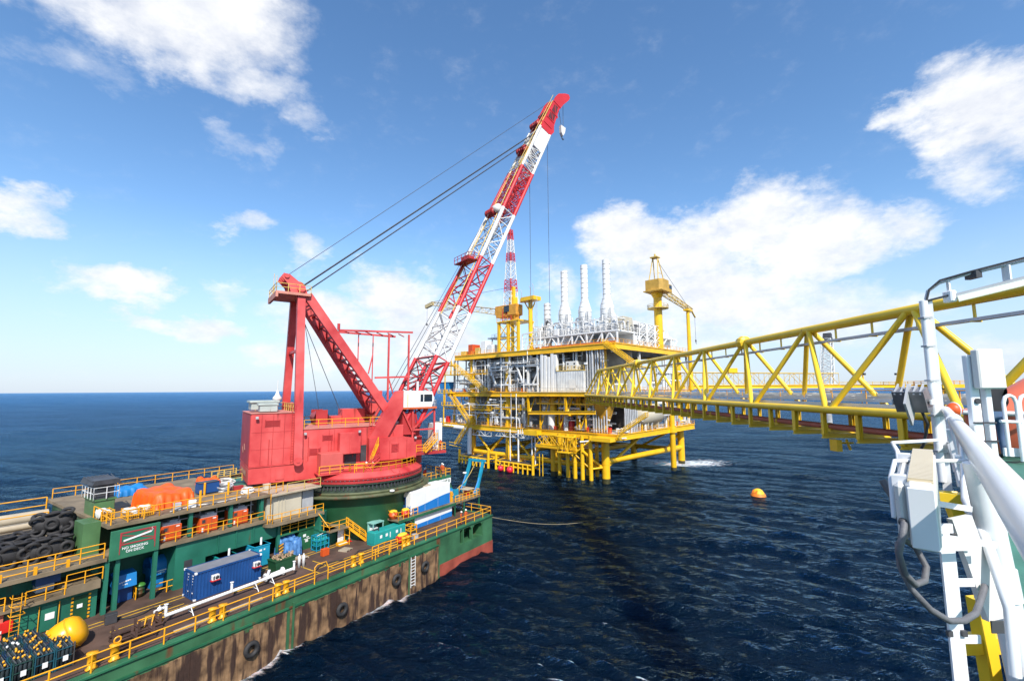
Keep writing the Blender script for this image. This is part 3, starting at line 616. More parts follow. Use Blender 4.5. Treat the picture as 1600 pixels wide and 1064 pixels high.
b = MB(); b.box(-5.9, 1.0, 9.2, 15, 5, 9.95); b.prism([(1.0, 5), (3.4, 5), (1.0, 8.8)], 9.4, 9.7, 'y'); b.prism([(1.0, 5), (3.4, 5), (1.0, 8.8)], 14, 14.3, 'y'); bp(b, 'wheelhouse_block', GRN)
b = MB(); b.rail([(-6, 12, 9.95), (-6, 9.3, 9.95), (1.0, 9.3, 9.95), (1.0, 14.8, 9.95)], 1.05, 1.1, .045); bp(b, 'wheelhouse_railing', YELR)
b = MB(); b.box(-5.7, .9, 9.1, 9.16, 8.75, 9.55); o = bp(b, 'name_board', PAPER)
b = MB(); r3 = random.Random(5)
for i in range(11):
    x = -5.4 + i * .56; k = r3.randrange(3)
    b.box(x, x + .09, 9.06, 9.1, 8.92, 9.4)
    if k != 0: b.box(x + .1, x + .3, 9.06, 9.1, 9.3 if k == 1 else 9.12, 9.4 if k == 1 else 9.22)
    if k != 1: b.box(x + .3, x + .38, 9.06, 9.1, 8.92, 9.35)
b.build('worn_lettering', GRND, o)
b = MB()
for (s, p) in ((-22.5, 5.2), (-7.3, 5.2)): b.lathe([(0, .3), (.3, .25), (.34, .1), (.2, 0), (0, 0)], (s + 7, p, 10.7), 12); b.cut()
b.each('deck_lamp', WHT, barge)
# mooring line from the end of the barge
b = MB(); b.path([(.1, .4, 4.6)] + [(.1 + 26 * t, .4 - 9 * t, 4.6 - 4.7 * t - 1.2 * math.sin(math.pi * t)) for t in (.1, .2, .3, .4, .5, .6, .7, .8, .9, 1.0)], .03, 5)
o = b.build('mooring_rope', M('natural_rope', (.45, .36, .2), .8), None); o.location = FS(0, 0); o.rotation_euler = (0, 0, RS); tag(o, 'thin pale mooring rope slanting from the barge end into the dark sea', 'rope')
# ================================================================ things standing on the barge
def on(name, label, cat, s, p, z, group=None, rz=0.0): return thing(name, label, cat, FS(s, p, z), RS + rz, group)
def corrugated(mb, x0, x1, y, z0, z1, d=.05, pitch=.28, flip=1):
    n = int((x1 - x0) / pitch); w = (x1 - x0) / n; prof = []
    for i in range(n):
        a = x0 + i * w; prof += [(a, 0), (a + w * .3, 0), (a + w * .42, d), (a + w * .88, d)]
    prof.append((x1, 0))
    for (xa, da), (xb, db) in zip(prof, prof[1:]): mb.quad((xa, y + da * flip, z0), (xb, y + db * flip, z0), (xb, y + db * flip, z1), (xa, y + da * flip, z1))
# blue freight container with two air conditioners
t = on('freight_container', 'blue corrugated freight container with two air conditioners on the open deck', 'container', -38.0, 6.25, 5.02)
b = MB(); L_, W_, H_ = 6.06, 2.3, 2.45
b.box(.06, L_ - .06, .12, W_ - .12, .1, H_ - .08); corrugated(b, .15, L_ - .15, .05, .16, H_ - .14); corrugated(b, .15, L_ - .15, W_ - .05, .16, H_ - .14, flip=-1)
for x in (.08, L_ - .08):
    for y in (.08, W_ - .08): b.box(x - .08, x + .08, y - .08, y + .08, 0, H_)
for z in (.08, H_ - .07):
    for y in (.06, W_ - .06): b.box(.16, L_ - .16, y - .06, y + .06, z - .07, z + .07)
    for x in (.06, L_ - .06): b.box(x - .06, x + .06, .16, W_ - .16, z - .07, z + .07)
for y in (.5, .95, 1.35, 1.8): b.tube((-.03, y, .2), (-.03, y, H_ - .2), .025, 6)
b.build('container_body', BLU, t)
b = MB(); b.box(.16, L_ - .16, .14, W_ - .14, H_ - .06, H_ - .02); b.build('roof_sheet', M('grey_container_roof', (.20, .21, .24), .6, .15, .8, rust=.1), t)
b = MB()
for x in (.08, L_ - .08):
    for y in (.08, W_ - .08):
        for z in (.08, H_ - .08): b.box(x - .1, x + .1, y - .1, y + .1, z - .09, z + .09, .015)
b.build('corner_casting', WHT, t)
b = MB(); r4 = random.Random(2)
for i in range(7):
    for k in range(2): b.box(-.012, 0, .3 + k * .9 + .05 * i % .3, .52 + k * .9 + .1 * r4.random(), 2.1 - i * .25, 2.2 - i * .25)
b.build('worn_marking', PAPER, t)
for x in (1.35, 5.2):
    b = MB(); b.box(x, x + .62, -.32, .02, 1.4, 1.86, .03); a = b.build('air_conditioner', OFFW, t)
    b = MB(); b.lathe([(0, -.335), (.17, -.335), (.17, -.325), (.14, -.325)], (x + .4, 0, 1.63), 14, 'y'); b.box(x + .06, x + .18, -.335, -.325, 1.47, 1.8); b.build('fan_grille', DARK, a)
    b = MB(); b.box(x - .08, x + .7, -.36, .02, 1.34, 1.39); b.build('bracket', REDP, a)
# orange units in the covered bays
for i, s in enumerate((-39.15, -35.85, -32.75)):
    t = on('generator_unit', ('orange generator unit in the bay beside the no smoking board', 'orange generator unit in the middle bay of the walkway', 'orange generator unit in the bay beside the cream cabin')[i], 'generator', s, 11.0, 9.64, 'orange generator units under the upper deck')
    b = MB(); b.box(0, 1.7, 0, 1.6, 0, 1.45, .03); b.build('housing', ORNG, t)
    b = MB()
    for x in (.56, 1.12): b.box(x - .01, x + .01, -.012, 0, .05, 1.4)
    b.box(.05, 1.65, -.012, 0, .7, .72); b.box(.2, .5, -.015, 0, .95, 1.3); b.build('door_seam', DARK, t)
    b = MB(); b.box(1.2, 1.5, -.02, 0, 1.25, 1.35); b.box(.2, .35, -.02, 0, .1, .5); b.build('label_plate', PAPER, t)
    b = MB(); b.box(.1, 1.6, .1, 1.5, 1.46, 1.75); b.box(.7, 1.4, .2, .7, 1.75, 1.9); b.build('exhaust_box', GREY, t)
# tarpaulins
def tarp(name, label, s, p, z, L_, W_, h, m, seed, rz=0.0, sag=.12):
    r5 = random.Random(seed); n, k = 22, 18; b = MB(); vs = []
    ph = [r5.random() * 6.28 for _ in range(8)]
    for j in range(k + 1):
        for i in range(n + 1):
            u, v = i / n * 2 - 1, j / k * 2 - 1
            d = max(abs(u), abs(v)); e = max(0.0, (d - .72) / .28)
            ex = 1 - .16 * e * (abs(u) > .72) ; ey = 1 - .16 * e * (abs(v) > .72)
            w = .10 * math.sin(5 * u + ph[0]) * math.cos(4 * v + ph[1]) + .06 * math.sin(11 * v + ph[2] + 3 * u) + .05 * math.sin(13 * u + ph[3])
            zz = h * (1 - e ** 1.3) + w * (1 - .6 * e) + .10 * math.sin(16 * (u if abs(v) > abs(u) else v) + ph[4]) * e
            zz += -sag * (1 - u * u) * (1 - v * v) * 2 + .25 * h * (v * .5 + .25) * (1 - e)
            fold = .10 * e * math.sin(18 * (u if abs(v) > abs(u) else v) + ph[5])
            vs.append((L_ / 2 * (u * ex + (fold if abs(u) >= abs(v) else 0)), W_ / 2 * (v * ey + (fold if abs(v) > abs(u) else 0)), max(.02, zz)))
    b.add(vs, [(j * (n + 1) + i, j * (n + 1) + i + 1, (j + 1) * (n + 1) + i + 1, (j + 1) * (n + 1) + i) for j in range(k) for i in range(n)], True)
    o = b.build(name, m); o.location = FS(s, p, z); o.rotation_euler = (0, 0, RS + rz); tag(o, label, 'tarpaulin'); return o
tarp('tarpaulin_cover', 'large bright orange tarpaulin draped over cargo on the upper deck', -37.6, 15.2, 12.35, 4.4, 5.6, 1.6, TARP, 1, .12)
tarp('tarpaulin_cover', 'small orange tarpaulin behind the navy box on the upper deck', -31.6, 19.4, 12.9, 2.6, 2.2, .8, TARP, 4, -.2)
tarp('tarpaulin_cover', 'flat blue tarpaulin just beyond the large orange tarpaulin', -37.6, 24.5, 12.35, 3.6, 3.0, .9, BLUL, 6)
tarp('tarpaulin_cover', 'crumpled blue sheeting over goods beside the green notice door', -26.6, 10.2, 5.02, 2.6, 2.6, 1.9, BTARP, 8)
tarp('tarpaulin_cover', 'blue sheeting bundle behind the teal generator by the crane tub', -14.3, 6.9, 5.02, 2.0, 1.6, 1.7, BTARP, 9)
t = on('tool_box', 'navy steel box between the orange tarpaulins on the upper deck', 'box', -33.6, 16.6, 12.36)
b = MB(); b.box(0, 2.0, 0, 1.3, .1, 1.25, .03); b.build('box_body', BLU, t)
b = MB(); b.box(-.05, 2.05, -.05, 1.35, 1.25, 1.33, .02); b.build('lid', DARK, t)
b = MB(); b.box(.2, .4, .1, 1.2, 0, .1); b.box(1.6, 1.8, .1, 1.2, 0, .1); b.build('skid', DARK, t)
def coil(label, s, p, z, r0, n, m, seed):
    r5 = random.Random(seed); b = MB()
    for i in range(n): b.torus((r5.uniform(-.15, .15), r5.uniform(-.15, .15), .08 + i * .11), r0 * r5.uniform(.75, 1.0), .06, 'z', 20, 6)
    o = b.build('coiled_hose', m); o.location = FS(s, p, z); o.rotation_euler = (.12, .1, 0); return tag(o, label, 'hose')
coil('coil of grey hose beside the navy box on the upper deck', -30.9, 17.0, 12.36, .9, 6, GALV, 1)
coil('coil of white hose behind the grey hose coil', -29.8, 19.0, 12.36, .9, 8, NETS, 2)
coil('low coil of grey rope near the upper deck railing corner', -30.1, 13.2, 12.36, .7, 4, LGREY, 3)
t = on('scaffold_rack', 'rusty brown scaffold rack near the red crane house tail', 'rack', -29.6, 21.5, 12.36)
b = MB()
for x in (0, 1.5, 3.0):
    for y in (0, 1.6): b.box(x - .05, x + .05, y - .05, y + .05, 0, 1.5)
for z in (.4, .9, 1.4):
    for y in (0, 1.6): b.box(-.05, 3.05, y - .03, y + .03, z, z + .06)
b.build('frame', PALEY, t)
b = MB()
for i in range(14): b.tube((-.3 + .1 * rnd.random(), .15 + .1 * i, .5 + .3 * rnd.random()), (3.3, .15 + .1 * i, .5 + .3 * rnd.random()), .05, 6)
b.build('scaffold_tube', PLATE, t)
# yellow baskets with white netting on the roof beside the board
for i, (s, p, m_lab) in enumerate(((-43.3, 12.6, 'yellow mesh basket spilling white netting behind the board'), (-41.9, 11.2, 'yellow mesh basket with white bags above the board'), (-40.7, 11.3, 'yellow mesh basket of white sacks by the railing corner'))):
    t = on('cargo_basket', m_lab, 'basket', s, p, 12.36, 'yellow cargo baskets above the board')
    b = MB()
    for x in (0, .9):
        for y in (0, 1.3): b.box(x - .04, x + .04, y - .04, y + .04, 0, .9)
    for z in (.05, .3, .55, .85):
        for y in (0, 1.3): b.tube((0, y, z), (.9, y, z), .03, 5)
        for x in (0, .9): b.tube((x, 0, z), (x, 1.3, z), .03, 5)
    for k in range(1, 6): b.tube((.15 * k, 0, 0), (.15 * k, 0, .85), .02, 5)
    b.build('basket_frame', YELR, t)
    b = MB(); r6 = random.Random(i)
    for k in range(7): b.ball((r6.uniform(.2, .7), r6.uniform(.2, 1.1), .5 + .35 * r6.random()), .3, 10, (1.1, 1, .6))
    if i == 0:
        for k in range(5): b.ball((-.08, .2 + .22 * k, .62 - .1 * (k % 2)), .17, 8, (.5, 1, 2.2))
    b.build('netting', NETS, t)
# heaped pneumatic fenders dressed in tyres
def fender(s, p, z, L_, r0, yaw, tilt, label):
    t = on('pneumatic_fender', label, 'fender', s, p, z, 'black fenders heaped on the barge roof'); t.rotation_euler = (0, tilt, RS + yaw)
    b = MB(); b.lathe([(0, -L_ / 2), (r0 * .6, -L_ / 2 + .1), (r0 * .95, -L_ / 2 + .5), (r0, 0), (r0 * .95, L_ / 2 - .5), (r0 * .6, L_ / 2 - .1), (0, L_ / 2)], (0, 0, 0), 18, 'x'); b.build('fender_body', RUBBER, t)
    n = int(L_ / .75)
    for i in range(n):
        for k in range(5):
            a = 2 * math.pi * k / 5 + i * .6; x = -L_ / 2 + .45 + (L_ - .9) * i / max(1, n - 1)
            b = MB(); b.torus((0, 0, 0), .38, .15, 'z', 14, 6); turned(b, 0, (x, math.cos(a) * r0 * .98, math.sin(a) * r0 * .98), 0, math.pi / 2 - a - math.pi); b.build('tyre', RUBBER, t)
fender(-49.2, 14.3, 10.65, 3.6, .85, .05, 0, 'tyre-clad black fender at the railing end of the heap, away from the vent tower')
fender(-46.3, 14.0, 10.65, 3.0, .85, -.1, 0, 'tyre-clad black fender lying behind the roof railing mid heap')
fender(-44.6, 16.6, 11.0, 2.6, .95, .5, .1, 'tyre-clad black fender against the green vent tower')
fender(-48.0, 16.6, 10.8, 3.2, .9, .1, 0, 'tyre-clad black fender in the back row of the heap beside the pale pipes')
fender(-45.6, 16.4, 12.3, 2.8, .8, -.35, -.12, 'tyre-clad black fender topmost of the heap')
fender(-52.5, 14.6, 10.65, 3.0, .85, .0, 0, 'tyre-clad black fender set apart from the heap, farthest from the green vent tower')
# hull side tyres
for i, (s, z) in enumerate(((-36.1, 2.0), (-27.0, 1.75), (-19.6, 2.15), (-14.9, 2.15))):
    b = MB(); b.torus((0, 0, 0), .48, .2, 'y', 24, 10); o = b.build('tyre_fender', RUBBER); o.location = FS(s, -.36, z); o.rotation_euler = (0, 0, RS)
    tag(o, ('black tyre on the rusty hull side nearest the bottom edge', 'black tyre on the hull below the blue container end', 'black tyre on the hull beside the white ladder', 'black tyre on the hull beside the green plating')[i], 'tyre', 'tyre fenders hung on the hull')
# hooded blue units and tank in the covered bays, green drum
t = on('hooded_winch', 'bright blue hooded unit in the dark bay left of the green drum', 'machine', -42.3, 11.6, 5.02)
b = MB(); b.box(.1, 1.5, .2, 1.6, 0, 1.9, .03); b.build('base', BLU, t)
b = MB(); b.prism([(-.35, 1.35), (-.1, 2.45), (.9, 2.6), (1.0, 1.75)], -.1, 1.6, 'x'); b.build('hood', BLUL, t)
b = MB()
for i in range(6): b.box(.3 + .15 * i, .41 + .15 * i, -.28, -.20, 1.78 + .02 * i, 1.88 + .02 * i)
for i in range(3): b.box(.55 + .14 * i, .65 + .14 * i, -.31, -.24, 1.6, 1.68)
b.build('lettering', PAPER, t)
t = on('hooded_winch', 'bright blue domed unit behind the yellow rail in the covered bay', 'machine', -39.2, 12.4, 5.02)
b = MB(); b.box(.1, 1.4, .3, 1.7, 0, 1.7, .03); b.build('base', BLUL, t)
b = MB(); b.lathe([(1.0, -.1), (1.0, 1.7)], (0, .9, 1.9), 20, 'x', -.3, math.pi * 1.05); b.box(-.1, 1.7, -.1, 1.85, 1.3, 2.0); b.build('hood', BLUL, t)
b = MB()
for i in range(7): b.box(.3 + .15 * i, .42 + .15 * i, -.12, -.1, 1.62, 1.72)
for i in range(4): b.box(.5 + .14 * i, .6 + .14 * i, -.12, -.1, 1.45, 1.52)
b.build('lettering', PAPER, t)
t = on('bay_railing', 'yellow rail in front of the blue domed unit', 'railing', -39.4, 10.8, 5.02)
b = MB(); b.rail([(0, 0, 0), (1.9, 0, 0)], 1.0, .95, .045, (1.0,)); b.build('rail_frame', YELR, t); b = MB(); b.tube((0, 0, .45), (1.9, 0, .45), .045, 6); b.build('mid_rail', YELR, t)
t = on('bay_railing', 'short yellow rail standing beside the left blue hooded unit', 'railing', -40.7, 11.3, 5.02)
b = MB(); b.rail([(0, 0, 0), (.1, .8, 0)], 1.0, .8, .045, (1.0,)); b.build('rail_frame', YELR, t); b = MB(); b.tube((0, 0, .45), (.1, .8, .45), .045, 6); b.build('mid_rail', YELR, t)
t = on('oil_drum', 'green drum with a domed lid between the blue hooded units', 'drum', -40.2, 11.9, 5.02)
b = MB(); b.lathe([(0, 0), (.36, 0), (.36, .3), (.38, .32), (.36, .34), (.36, .66), (.38, .68), (.36, .7), (.36, .95)], n=18); b.build('drum_body', GRND, t)
b = MB(); b.lathe([(.36, .95), (.42, .96), (.42, 1.02), (.3, 1.15), (.12, 1.2), (0, 1.2)], n=18); b.build('lid', M('leaf_green_paint', (.05, .2, .03), .4), t)
t = on('hooded_winch', 'dark blue hooded unit on the balcony recess above the doors', 'machine', -47.3, 12.2, 7.65)
b = MB(); b.box(.1, 1.2, .1, 1.0, 0, .7); b.build('base', LGREY, t)
b = MB(); b.prism([(-.2, .6), (-.05, 1.45), (.8, 1.6), (1.0, .6)], 0, 1.5, 'x'); b.build('hood', BLU, t)
t = on('hose_cabinet', 'small red cabinet with white label by the caged ladder', 'cabinet', -49.6, 10.2, 5.95)
b = MB(); b.box(0, .9, 0, .35, 0, .8, .03); b.build('cabinet_body', REDP, t); b = MB(); b.box(.05, .3, -.015, 0, .05, .25); b.build('label_plate', PAPER, t)
# scrap skip, bottles, teal tanks, spool drums, red seats by the tub
t = on('scrap_skip', 'dark green skip heaped with brown scrap behind the white pipe', 'skip', -30.6, 5.9, 5.02)
b = MB(); b.prism([(0.1, 0), (2.0, 0), (2.2, 1.25), (-.05, 1.25)], 0, 1.5, 'y'); b.box(-.1, 2.25, -.06, 1.56, 1.2, 1.3); b.build('skip_body', GRND, t)
b = MB(); r7 = random.Random(4)
for i in range(26): x, y = r7.uniform(.2, 2.0), r7.uniform(.15, 1.35); b.beam((x, y, 1.2), (x + r7.uniform(-.4, .4), y + r7.uniform(-.4, .4), 1.35 + .35 * r7.random()), .25 * r7.random() + .08, .12)
b.build('scrap_heap', WASTE, t)
for i in range(2):
    t = on('gas_bottle', ('grey gas bottle standing against the green scrap skip', 'white topped gas bottle beside the skip, nearer the deck lines')[i], 'bottle', -28.15 + .38 * i, 5.6 - .2 * i, 5.02)
    b = MB(); b.lathe([(0, 0), (.15, 0), (.15, 1.1), (.1, 1.25), (.04, 1.3)], n=14); b.build('bottle_body', LGREY, t); b = MB(); b.lathe([(.05, 1.28), (.05, 1.42), (0, 1.42)], n=10); b.build('valve', WHT, t)
for i, (s, p, h, m, lab) in enumerate(((-31.1, 9.2, 2.3, CYAN, 'turquoise square tank with a white vent behind the container end'), (-34.3, 9.4, 2.0, TEAL, 'teal tank with a white vent behind the blue container'), )):
    t = on('storage_tank', lab, 'tank', s, p, 5.02)
    b = MB(); b.box(0, 1.7, 0, 1.9, .1, h, .05); b.box(-.05, 1.75, -.05, 1.95, h - .1, h, .02); b.build('tank_body', m, t)
    b = MB(); b.tube((.85, .35, h), (.85, .35, h + .75), .11, 10); b.build('vent_pipe', WHT, t)
    b = MB(); b.box(.5, .8, -.012, 0, h - .6, h - .4); b.box(1.0, 1.15, -.012, 0, h - .55, h - .4); b.build('label_plate', PAPER, t)
for i, (s, p) in enumerate(((-28.9, 8.6), (-28.4, 9.3), (-29.1, 7.7))):
    t = on('oil_drum', ('navy drum beside the turquoise tank', 'navy drum half behind the crumpled blue sheeting', 'navy drum in front of the turquoise tank corner')[i], 'drum', s, p, 5.02, 'navy drums by the turquoise tank')
    b = MB(); b.lathe([(0, 0), (.3, 0), (.3, .3), (.32, .32), (.3, .34), (.3, .6), (.32, .62), (.3, .64), (.3, .92), (0, .92)], n=16); b.build('drum_body', BLU, t); b = MB(); b.box(-.1, .1, -.31, -.29, .4, .6); b.build('label_plate', PAPER, t)
t = on('hazard_post', 'black and yellow striped post by the navy drums', 'post', -28.0, 9.4, 5.02)
b = MB(); b.box(-.25, .25, 0, .2, 0, 1.7); b.build('post_body', DARK, t); b = MB()
for i in range(4): b.beam((-.26, -.01, .5 + .35 * i), (.26, -.01, .7 + .35 * i), .03, .12)
b.build('stripe', YELR, t)
# blue steel frame rack with tanks, white notice board, cone
t = on('bottle_rack', 'blue steel cage rack holding turquoise cylinders by the white board', 'rack', -24.2, 8.4, 5.02)
b = MB()
for x in (0, .55, 1.1, 1.65):
    for y in (0, 1.0): b.box(x - .04, x + .04, y - .04, y + .04, 0, 1.75)
for z in (.1, .6, 1.15, 1.7):
    for y in (0, 1.0): b.box(-.04, 1.7, y - .035, y + .035, z - .035, z + .035)
    for x in (0, 1.65): b.box(x - .035, x + .035, 0, 1.0, z - .035, z + .035)
b.build('cage_frame', CYAN, t)
b = MB()
for i in range(5):
    for k in range(2): b.lathe([(0, .12), (.15, .12), (.15, 1.4), (.06, 1.55), (0, 1.6)], (.2 + .31 * i, .28 + .45 * k, 0), 12); b.cut()
b.each('cylinder', TEAL, t)
b = MB(); b.tube((.1, .1, 1.78), (1.2, .3, 1.85), .04, 6); b.build('white_bar', WHT, t)
t = on('notice_board', 'tall white notice board standing under the stair landing', 'board', -21.2, 8.5, 5.02)
b = MB(); b.box(0, .85, 0, .06, .25, 2.0, .01); b.build('board', PAPER, t)
b = MB()
for i in range(9): b.box(.1, .35 + .35 * ((i * 37) % 10) / 10, -.012, 0, 1.8 - .17 * i, 1.87 - .17 * i)
b.build('printed_lines', LGREY, t); b = MB(); b.box(.02, .08, .06, .12, 0, 2.0); b.box(.77, .83, .06, .12, 0, 2.0); b.build('board_leg', GREY, t)
t = on('bollard_cone', 'red and white marker cone at the foot of the deck stair', 'cone', -19.7, 8.2, 5.02)
b = MB(); b.box(-.25, .25, -.25, .25, 0, .06); b.lathe([(.2, .06), (.12, .35)], n=12); b.build('cone_base', REDP, t); b = MB(); b.lathe([(.12, .35), (.07, .65), (.07, .75), (0, .75)], n=12); b.build('cone_top', WHT, t)
t = on('step_block', 'low yellow and white step block in front of the white board', 'step', -21.6, 7.6, 5.02)
b = MB(); b.box(0, 1.3, 0, .7, 0, .18); b.box(0, 1.3, .35, .7, .18, .36); b.build('tread', YELR, t); b = MB(); b.box(.05, 1.25, .1, .3, .18, .2); b.build('tread_edge', PAPER, t)
# teal generator, red life raft cabinet, yellow frame, barrel
t = on('diesel_generator', 'long teal generator set by the deck edge railing', 'generator', -19.3, 3.9, 5.02)
b = MB(); b.box(0, 5.1, 0, 1.5, .15, 1.55, .05); b.box(0, 5.1, .1, 1.4, 0, .15); b.build('enclosure', TEAL, t)
b = MB()
for x in (.8, 1.7, 3.4): b.box(x, x + .35, -.015, 0, .75, 1.1)
for x in (2.4, 4.2): b.box(x, x + .12, -.015, 0, .5, 1.15)
b.build('label_plate', PAPER, t); b = MB(); b.tube((1.0, .5, 1.55), (1.0, .5, 2.0), .07, 8); b.box(.6, 1.4, .9, 1.3, 1.55, 1.62); b.build('exhaust', DARK, t)
t = on('control_cubicle', 'pale teal frame cubicle standing behind the teal generator', 'cubicle', -17.9, 5.9, 5.02)
b = MB()
for x in (0, 1.6):
    for y in (0, 1.0): b.box(x - .05, x + .05, y - .05, y + .05, 0, 2.0)
b.box(-.1, 1.7, -.1, 1.1, 2.0, 2.12); b.box(.0, 1.6, .9, 1.0, .1, 2.0); b.build('cubicle_frame', M('pale_teal_paint', (.22, .46, .40), .5), t); b = MB(); b.box(.2, 1.0, .3, .9, 0, 1.4); b.build('instrument_case', WHT, t)
t = on('raft_locker', 'red locker with round white emblems beside the dark painted hatch', 'locker', -17.5, 8.0, 5.02)
b = MB(); b.box(0, 1.9, 0, .9, .85, 1.95, .03); b.build('locker_body', REDP, t)
b = MB()
for x, z in ((.35, 1.5), (.95, 1.65), (1.5, 1.5), (.7, 1.15)): b.lathe([(0, -.02), (.16, -.02), (.16, 0)], (x, 0, z), 14, 'y')
b.build('emblem', PAPER, t); b = MB()
for x in (.1, .95, 1.8): b.box(x - .05, x + .05, .05, .15, 0, .85); b.box(x - .05, x + .05, .75, .85, 0, .85)
b.build('stand', YELR, t)
t = on('raft_canister', 'red drum with a yellow cover behind the deck rail by the teal generator', 'drum', -16.3, 2.3, 5.02)
b = MB(); b.box(-.8, .8, -.4, .4, .1, .85, .08); b.build('canister_body', REDP, t); b = MB(); b.ball((0, 0, .9), .6, 12, (1.3, .75, .4)); b.build('cover', M('lemon_yellow_cover', (.85, .55, .03), .5, .1, 3, bump=.3), t)
t = on('tubular_stand', 'yellow open frame stand right of the teal generator', 'frame', -14.0, 3.2, 5.02)
b = MB()
for x in (0, 1.1):
    for y in (0, 1.0): b.box(x - .05, x + .05, y - .05, y + .05, 0, 1.2)
for z in (.6, 1.2):
    for y in (0, 1.0): b.box(0, 1.1, y - .05, y + .05, z - .05, z + .05)
    for x in (0, 1.1): b.box(x - .05, x + .05, 0, 1.0, z - .05, z + .05)
b.build('frame', YELR, t)
for i, s in enumerate((-14.75, -13.2)):
    t = on('raft_canister', ('orange drum with yellow cover at the left corner of the cabin platform', 'orange drum with yellow cover beside the upper cabin door')[i], 'drum', s, 5.0 + .7 * (i == 0), 7.06)
    b = MB(); b.lathe([(0, 0), (.55, 0), (.55, .35), (.6, .4), (.55, .45), (.55, .85), (0, .85)], n=18); b.build('canister_body', REDP if i else ORNG, t); b = MB(); b.ball((0, 0, .88), .5, 12, (1.1, 1.1, .45)); b.build('cover', M('lemon_yellow_cover', (.85, .55, .03), .5, .1, 3, bump=.3), t)
# two white cabins with the blue wave, stacked with the platform between
for nm, lab, s0, s1, z0, z1, flat in (('portable_cabin', 'upper white cabin with blue wave band and a dark door window', -12.6, -4.5, 7.06, 10.15, 0), ('portable_cabin', 'lower white cabin with blue band under the platform', -12.0, -4.0, 5.02, 6.78, 1)):
    t = on(nm, lab, 'cabin', s0, 4.55, z0, 'white cabins on the barge end'); L_, H_, W_ = s1 - s0, z1 - z0, 2.9
    b = MB(); b.box(0, L_, 0, W_, 0, H_, .12); b.build('cabin_shell', WHT, t)
    b = MB()
    if flat: b.prism([(.13, .12), (L_ - .12, .12), (L_ - .12, .85), (.13, .62)], -.012, 0, 'y'); b.prism([(.13, .12), (W_ - .13, .12), (W_ - .13, .62), (.13, .62)], -.012, 0, 'x')
    else:
        top = [(L_ - .12 - (L_ - .25) * i / 24, 1.35 + .28 * math.cos(i / 24 * 2.6) - .5 * (i / 24) ** 1.5 + .35 * (i / 24) ** 5) for i in range(25)]
        b.prism([(.13, .12), (L_ - .12, .12)] + top, -.012, 0, 'y')
        b.prism([(.13, .12), (.7, .12), (.7, 1.25), (.4, 1.0), (.13, 1.35)], -.012, 0, 'x')
    b.build('blue_band', STRIPE, t)
    if not flat:
        b = MB(); b.box(-.03, 0, 1.0, 1.9, .05, 2.3, .005); d = b.build('door', BLU, t); b = MB(); b.box(-.05, -.03, 1.15, 1.75, 1.3, 2.2); b.build('window', GLASS, d)
        b = MB(); b.box(.5, 2.2, .8, 2.2, H_, H_ + .12); b.box(3.2, 4.8, .9, 1.5, H_, H_ + .18); b.build('roof_clutter', BEIGE, t)
    b = MB()
    for x in (L_ * .33, L_ * .66): b.box(x - .012, x + .012, -.016, -.012 if not flat else 0, .15, H_ - .15)
    b.build('panel_seam', LGREY, t)
# blue A-frame with its winch at the end of the barge
t = on('a_frame_gantry', 'cyan blue A-frame gantry leaning out over the barge end', 'gantry', 2.0, 6.5, 6.96)
b = MB(); b.beam((.6, 1.6, 0), (2.6, 1.35, 5.0), .42, .42); b.build('gantry_leg', CYAN, t); b = MB(); b.beam((.4, -1.5, 0), (2.6, -1.35, 5.0), .42, .42); b.build('gantry_leg', CYAN, t)
b = MB(); b.beam((2.62, -1.75, 5.1), (2.62, 1.75, 5.1), .45, .4); b.build('crossbeam', CYAN, t)
for y in (-1.5, 1.6):
    b = MB(); b.tube((-.1, y * .93, .2), (1.5, y * .95, 2.7), .12, 10); b.build('hydraulic_ram', BLUL, t)
b = MB(); b.path([(-2.2, .3, 1.2), (-.2, .3, 2.0), (1.2, .2, 3.3), (2.5, .1, 4.9)], .045, 6); b.build('yellow_line', PALEY, t)
t = on('hydraulic_winch', 'cyan blue winch with ribs beside the blue gantry foot', 'winch', -.9, 7.2, 6.96)
b = MB(); b.tube((0, -.6, .75), (0, .6, .75), .45, 16); b.build('drum', CYAN, t); b = MB(); b.box(-.6, .6, -.75, -.6, 0, 1.3); b.box(-.6, .6, .6, .75, 0, 1.3); b.box(-.7, .8, -.75, .75, 0, .12); b.build('winch_frame', CYAN, t); b = MB()
for i in range(5): b.torus((0, -.45 + .22 * i, .75), .47, .05, 'y', 18, 6)
b.build('wire_turn', BLUL, t)
t = on('control_stand', 'red pedestal with a flat brown top between the gantry legs', 'stand', 1.2, 5.9, 6.96)
b = MB(); b.box(-.3, .3, -.3, .3, 0, 1.0); b.build('pedestal', REDP, t); b = MB(); b.box(-.9, .9, -.8, .8, 1.0, 1.12, .02); b.build('table_top', BEIGE, t)
t = on('valve_post', 'yellow valve column beside the upper cabin corner', 'valve', -3.9, 4.9, 6.96)
b = MB(); b.box(0, .4, 0, .5, 0, 1.6, .03); b.build('column', YELR, t); b = MB(); b.torus((.2, -.08, 1.2), .2, .03, 'y', 14, 5); b.build('handwheel', YELR, t)
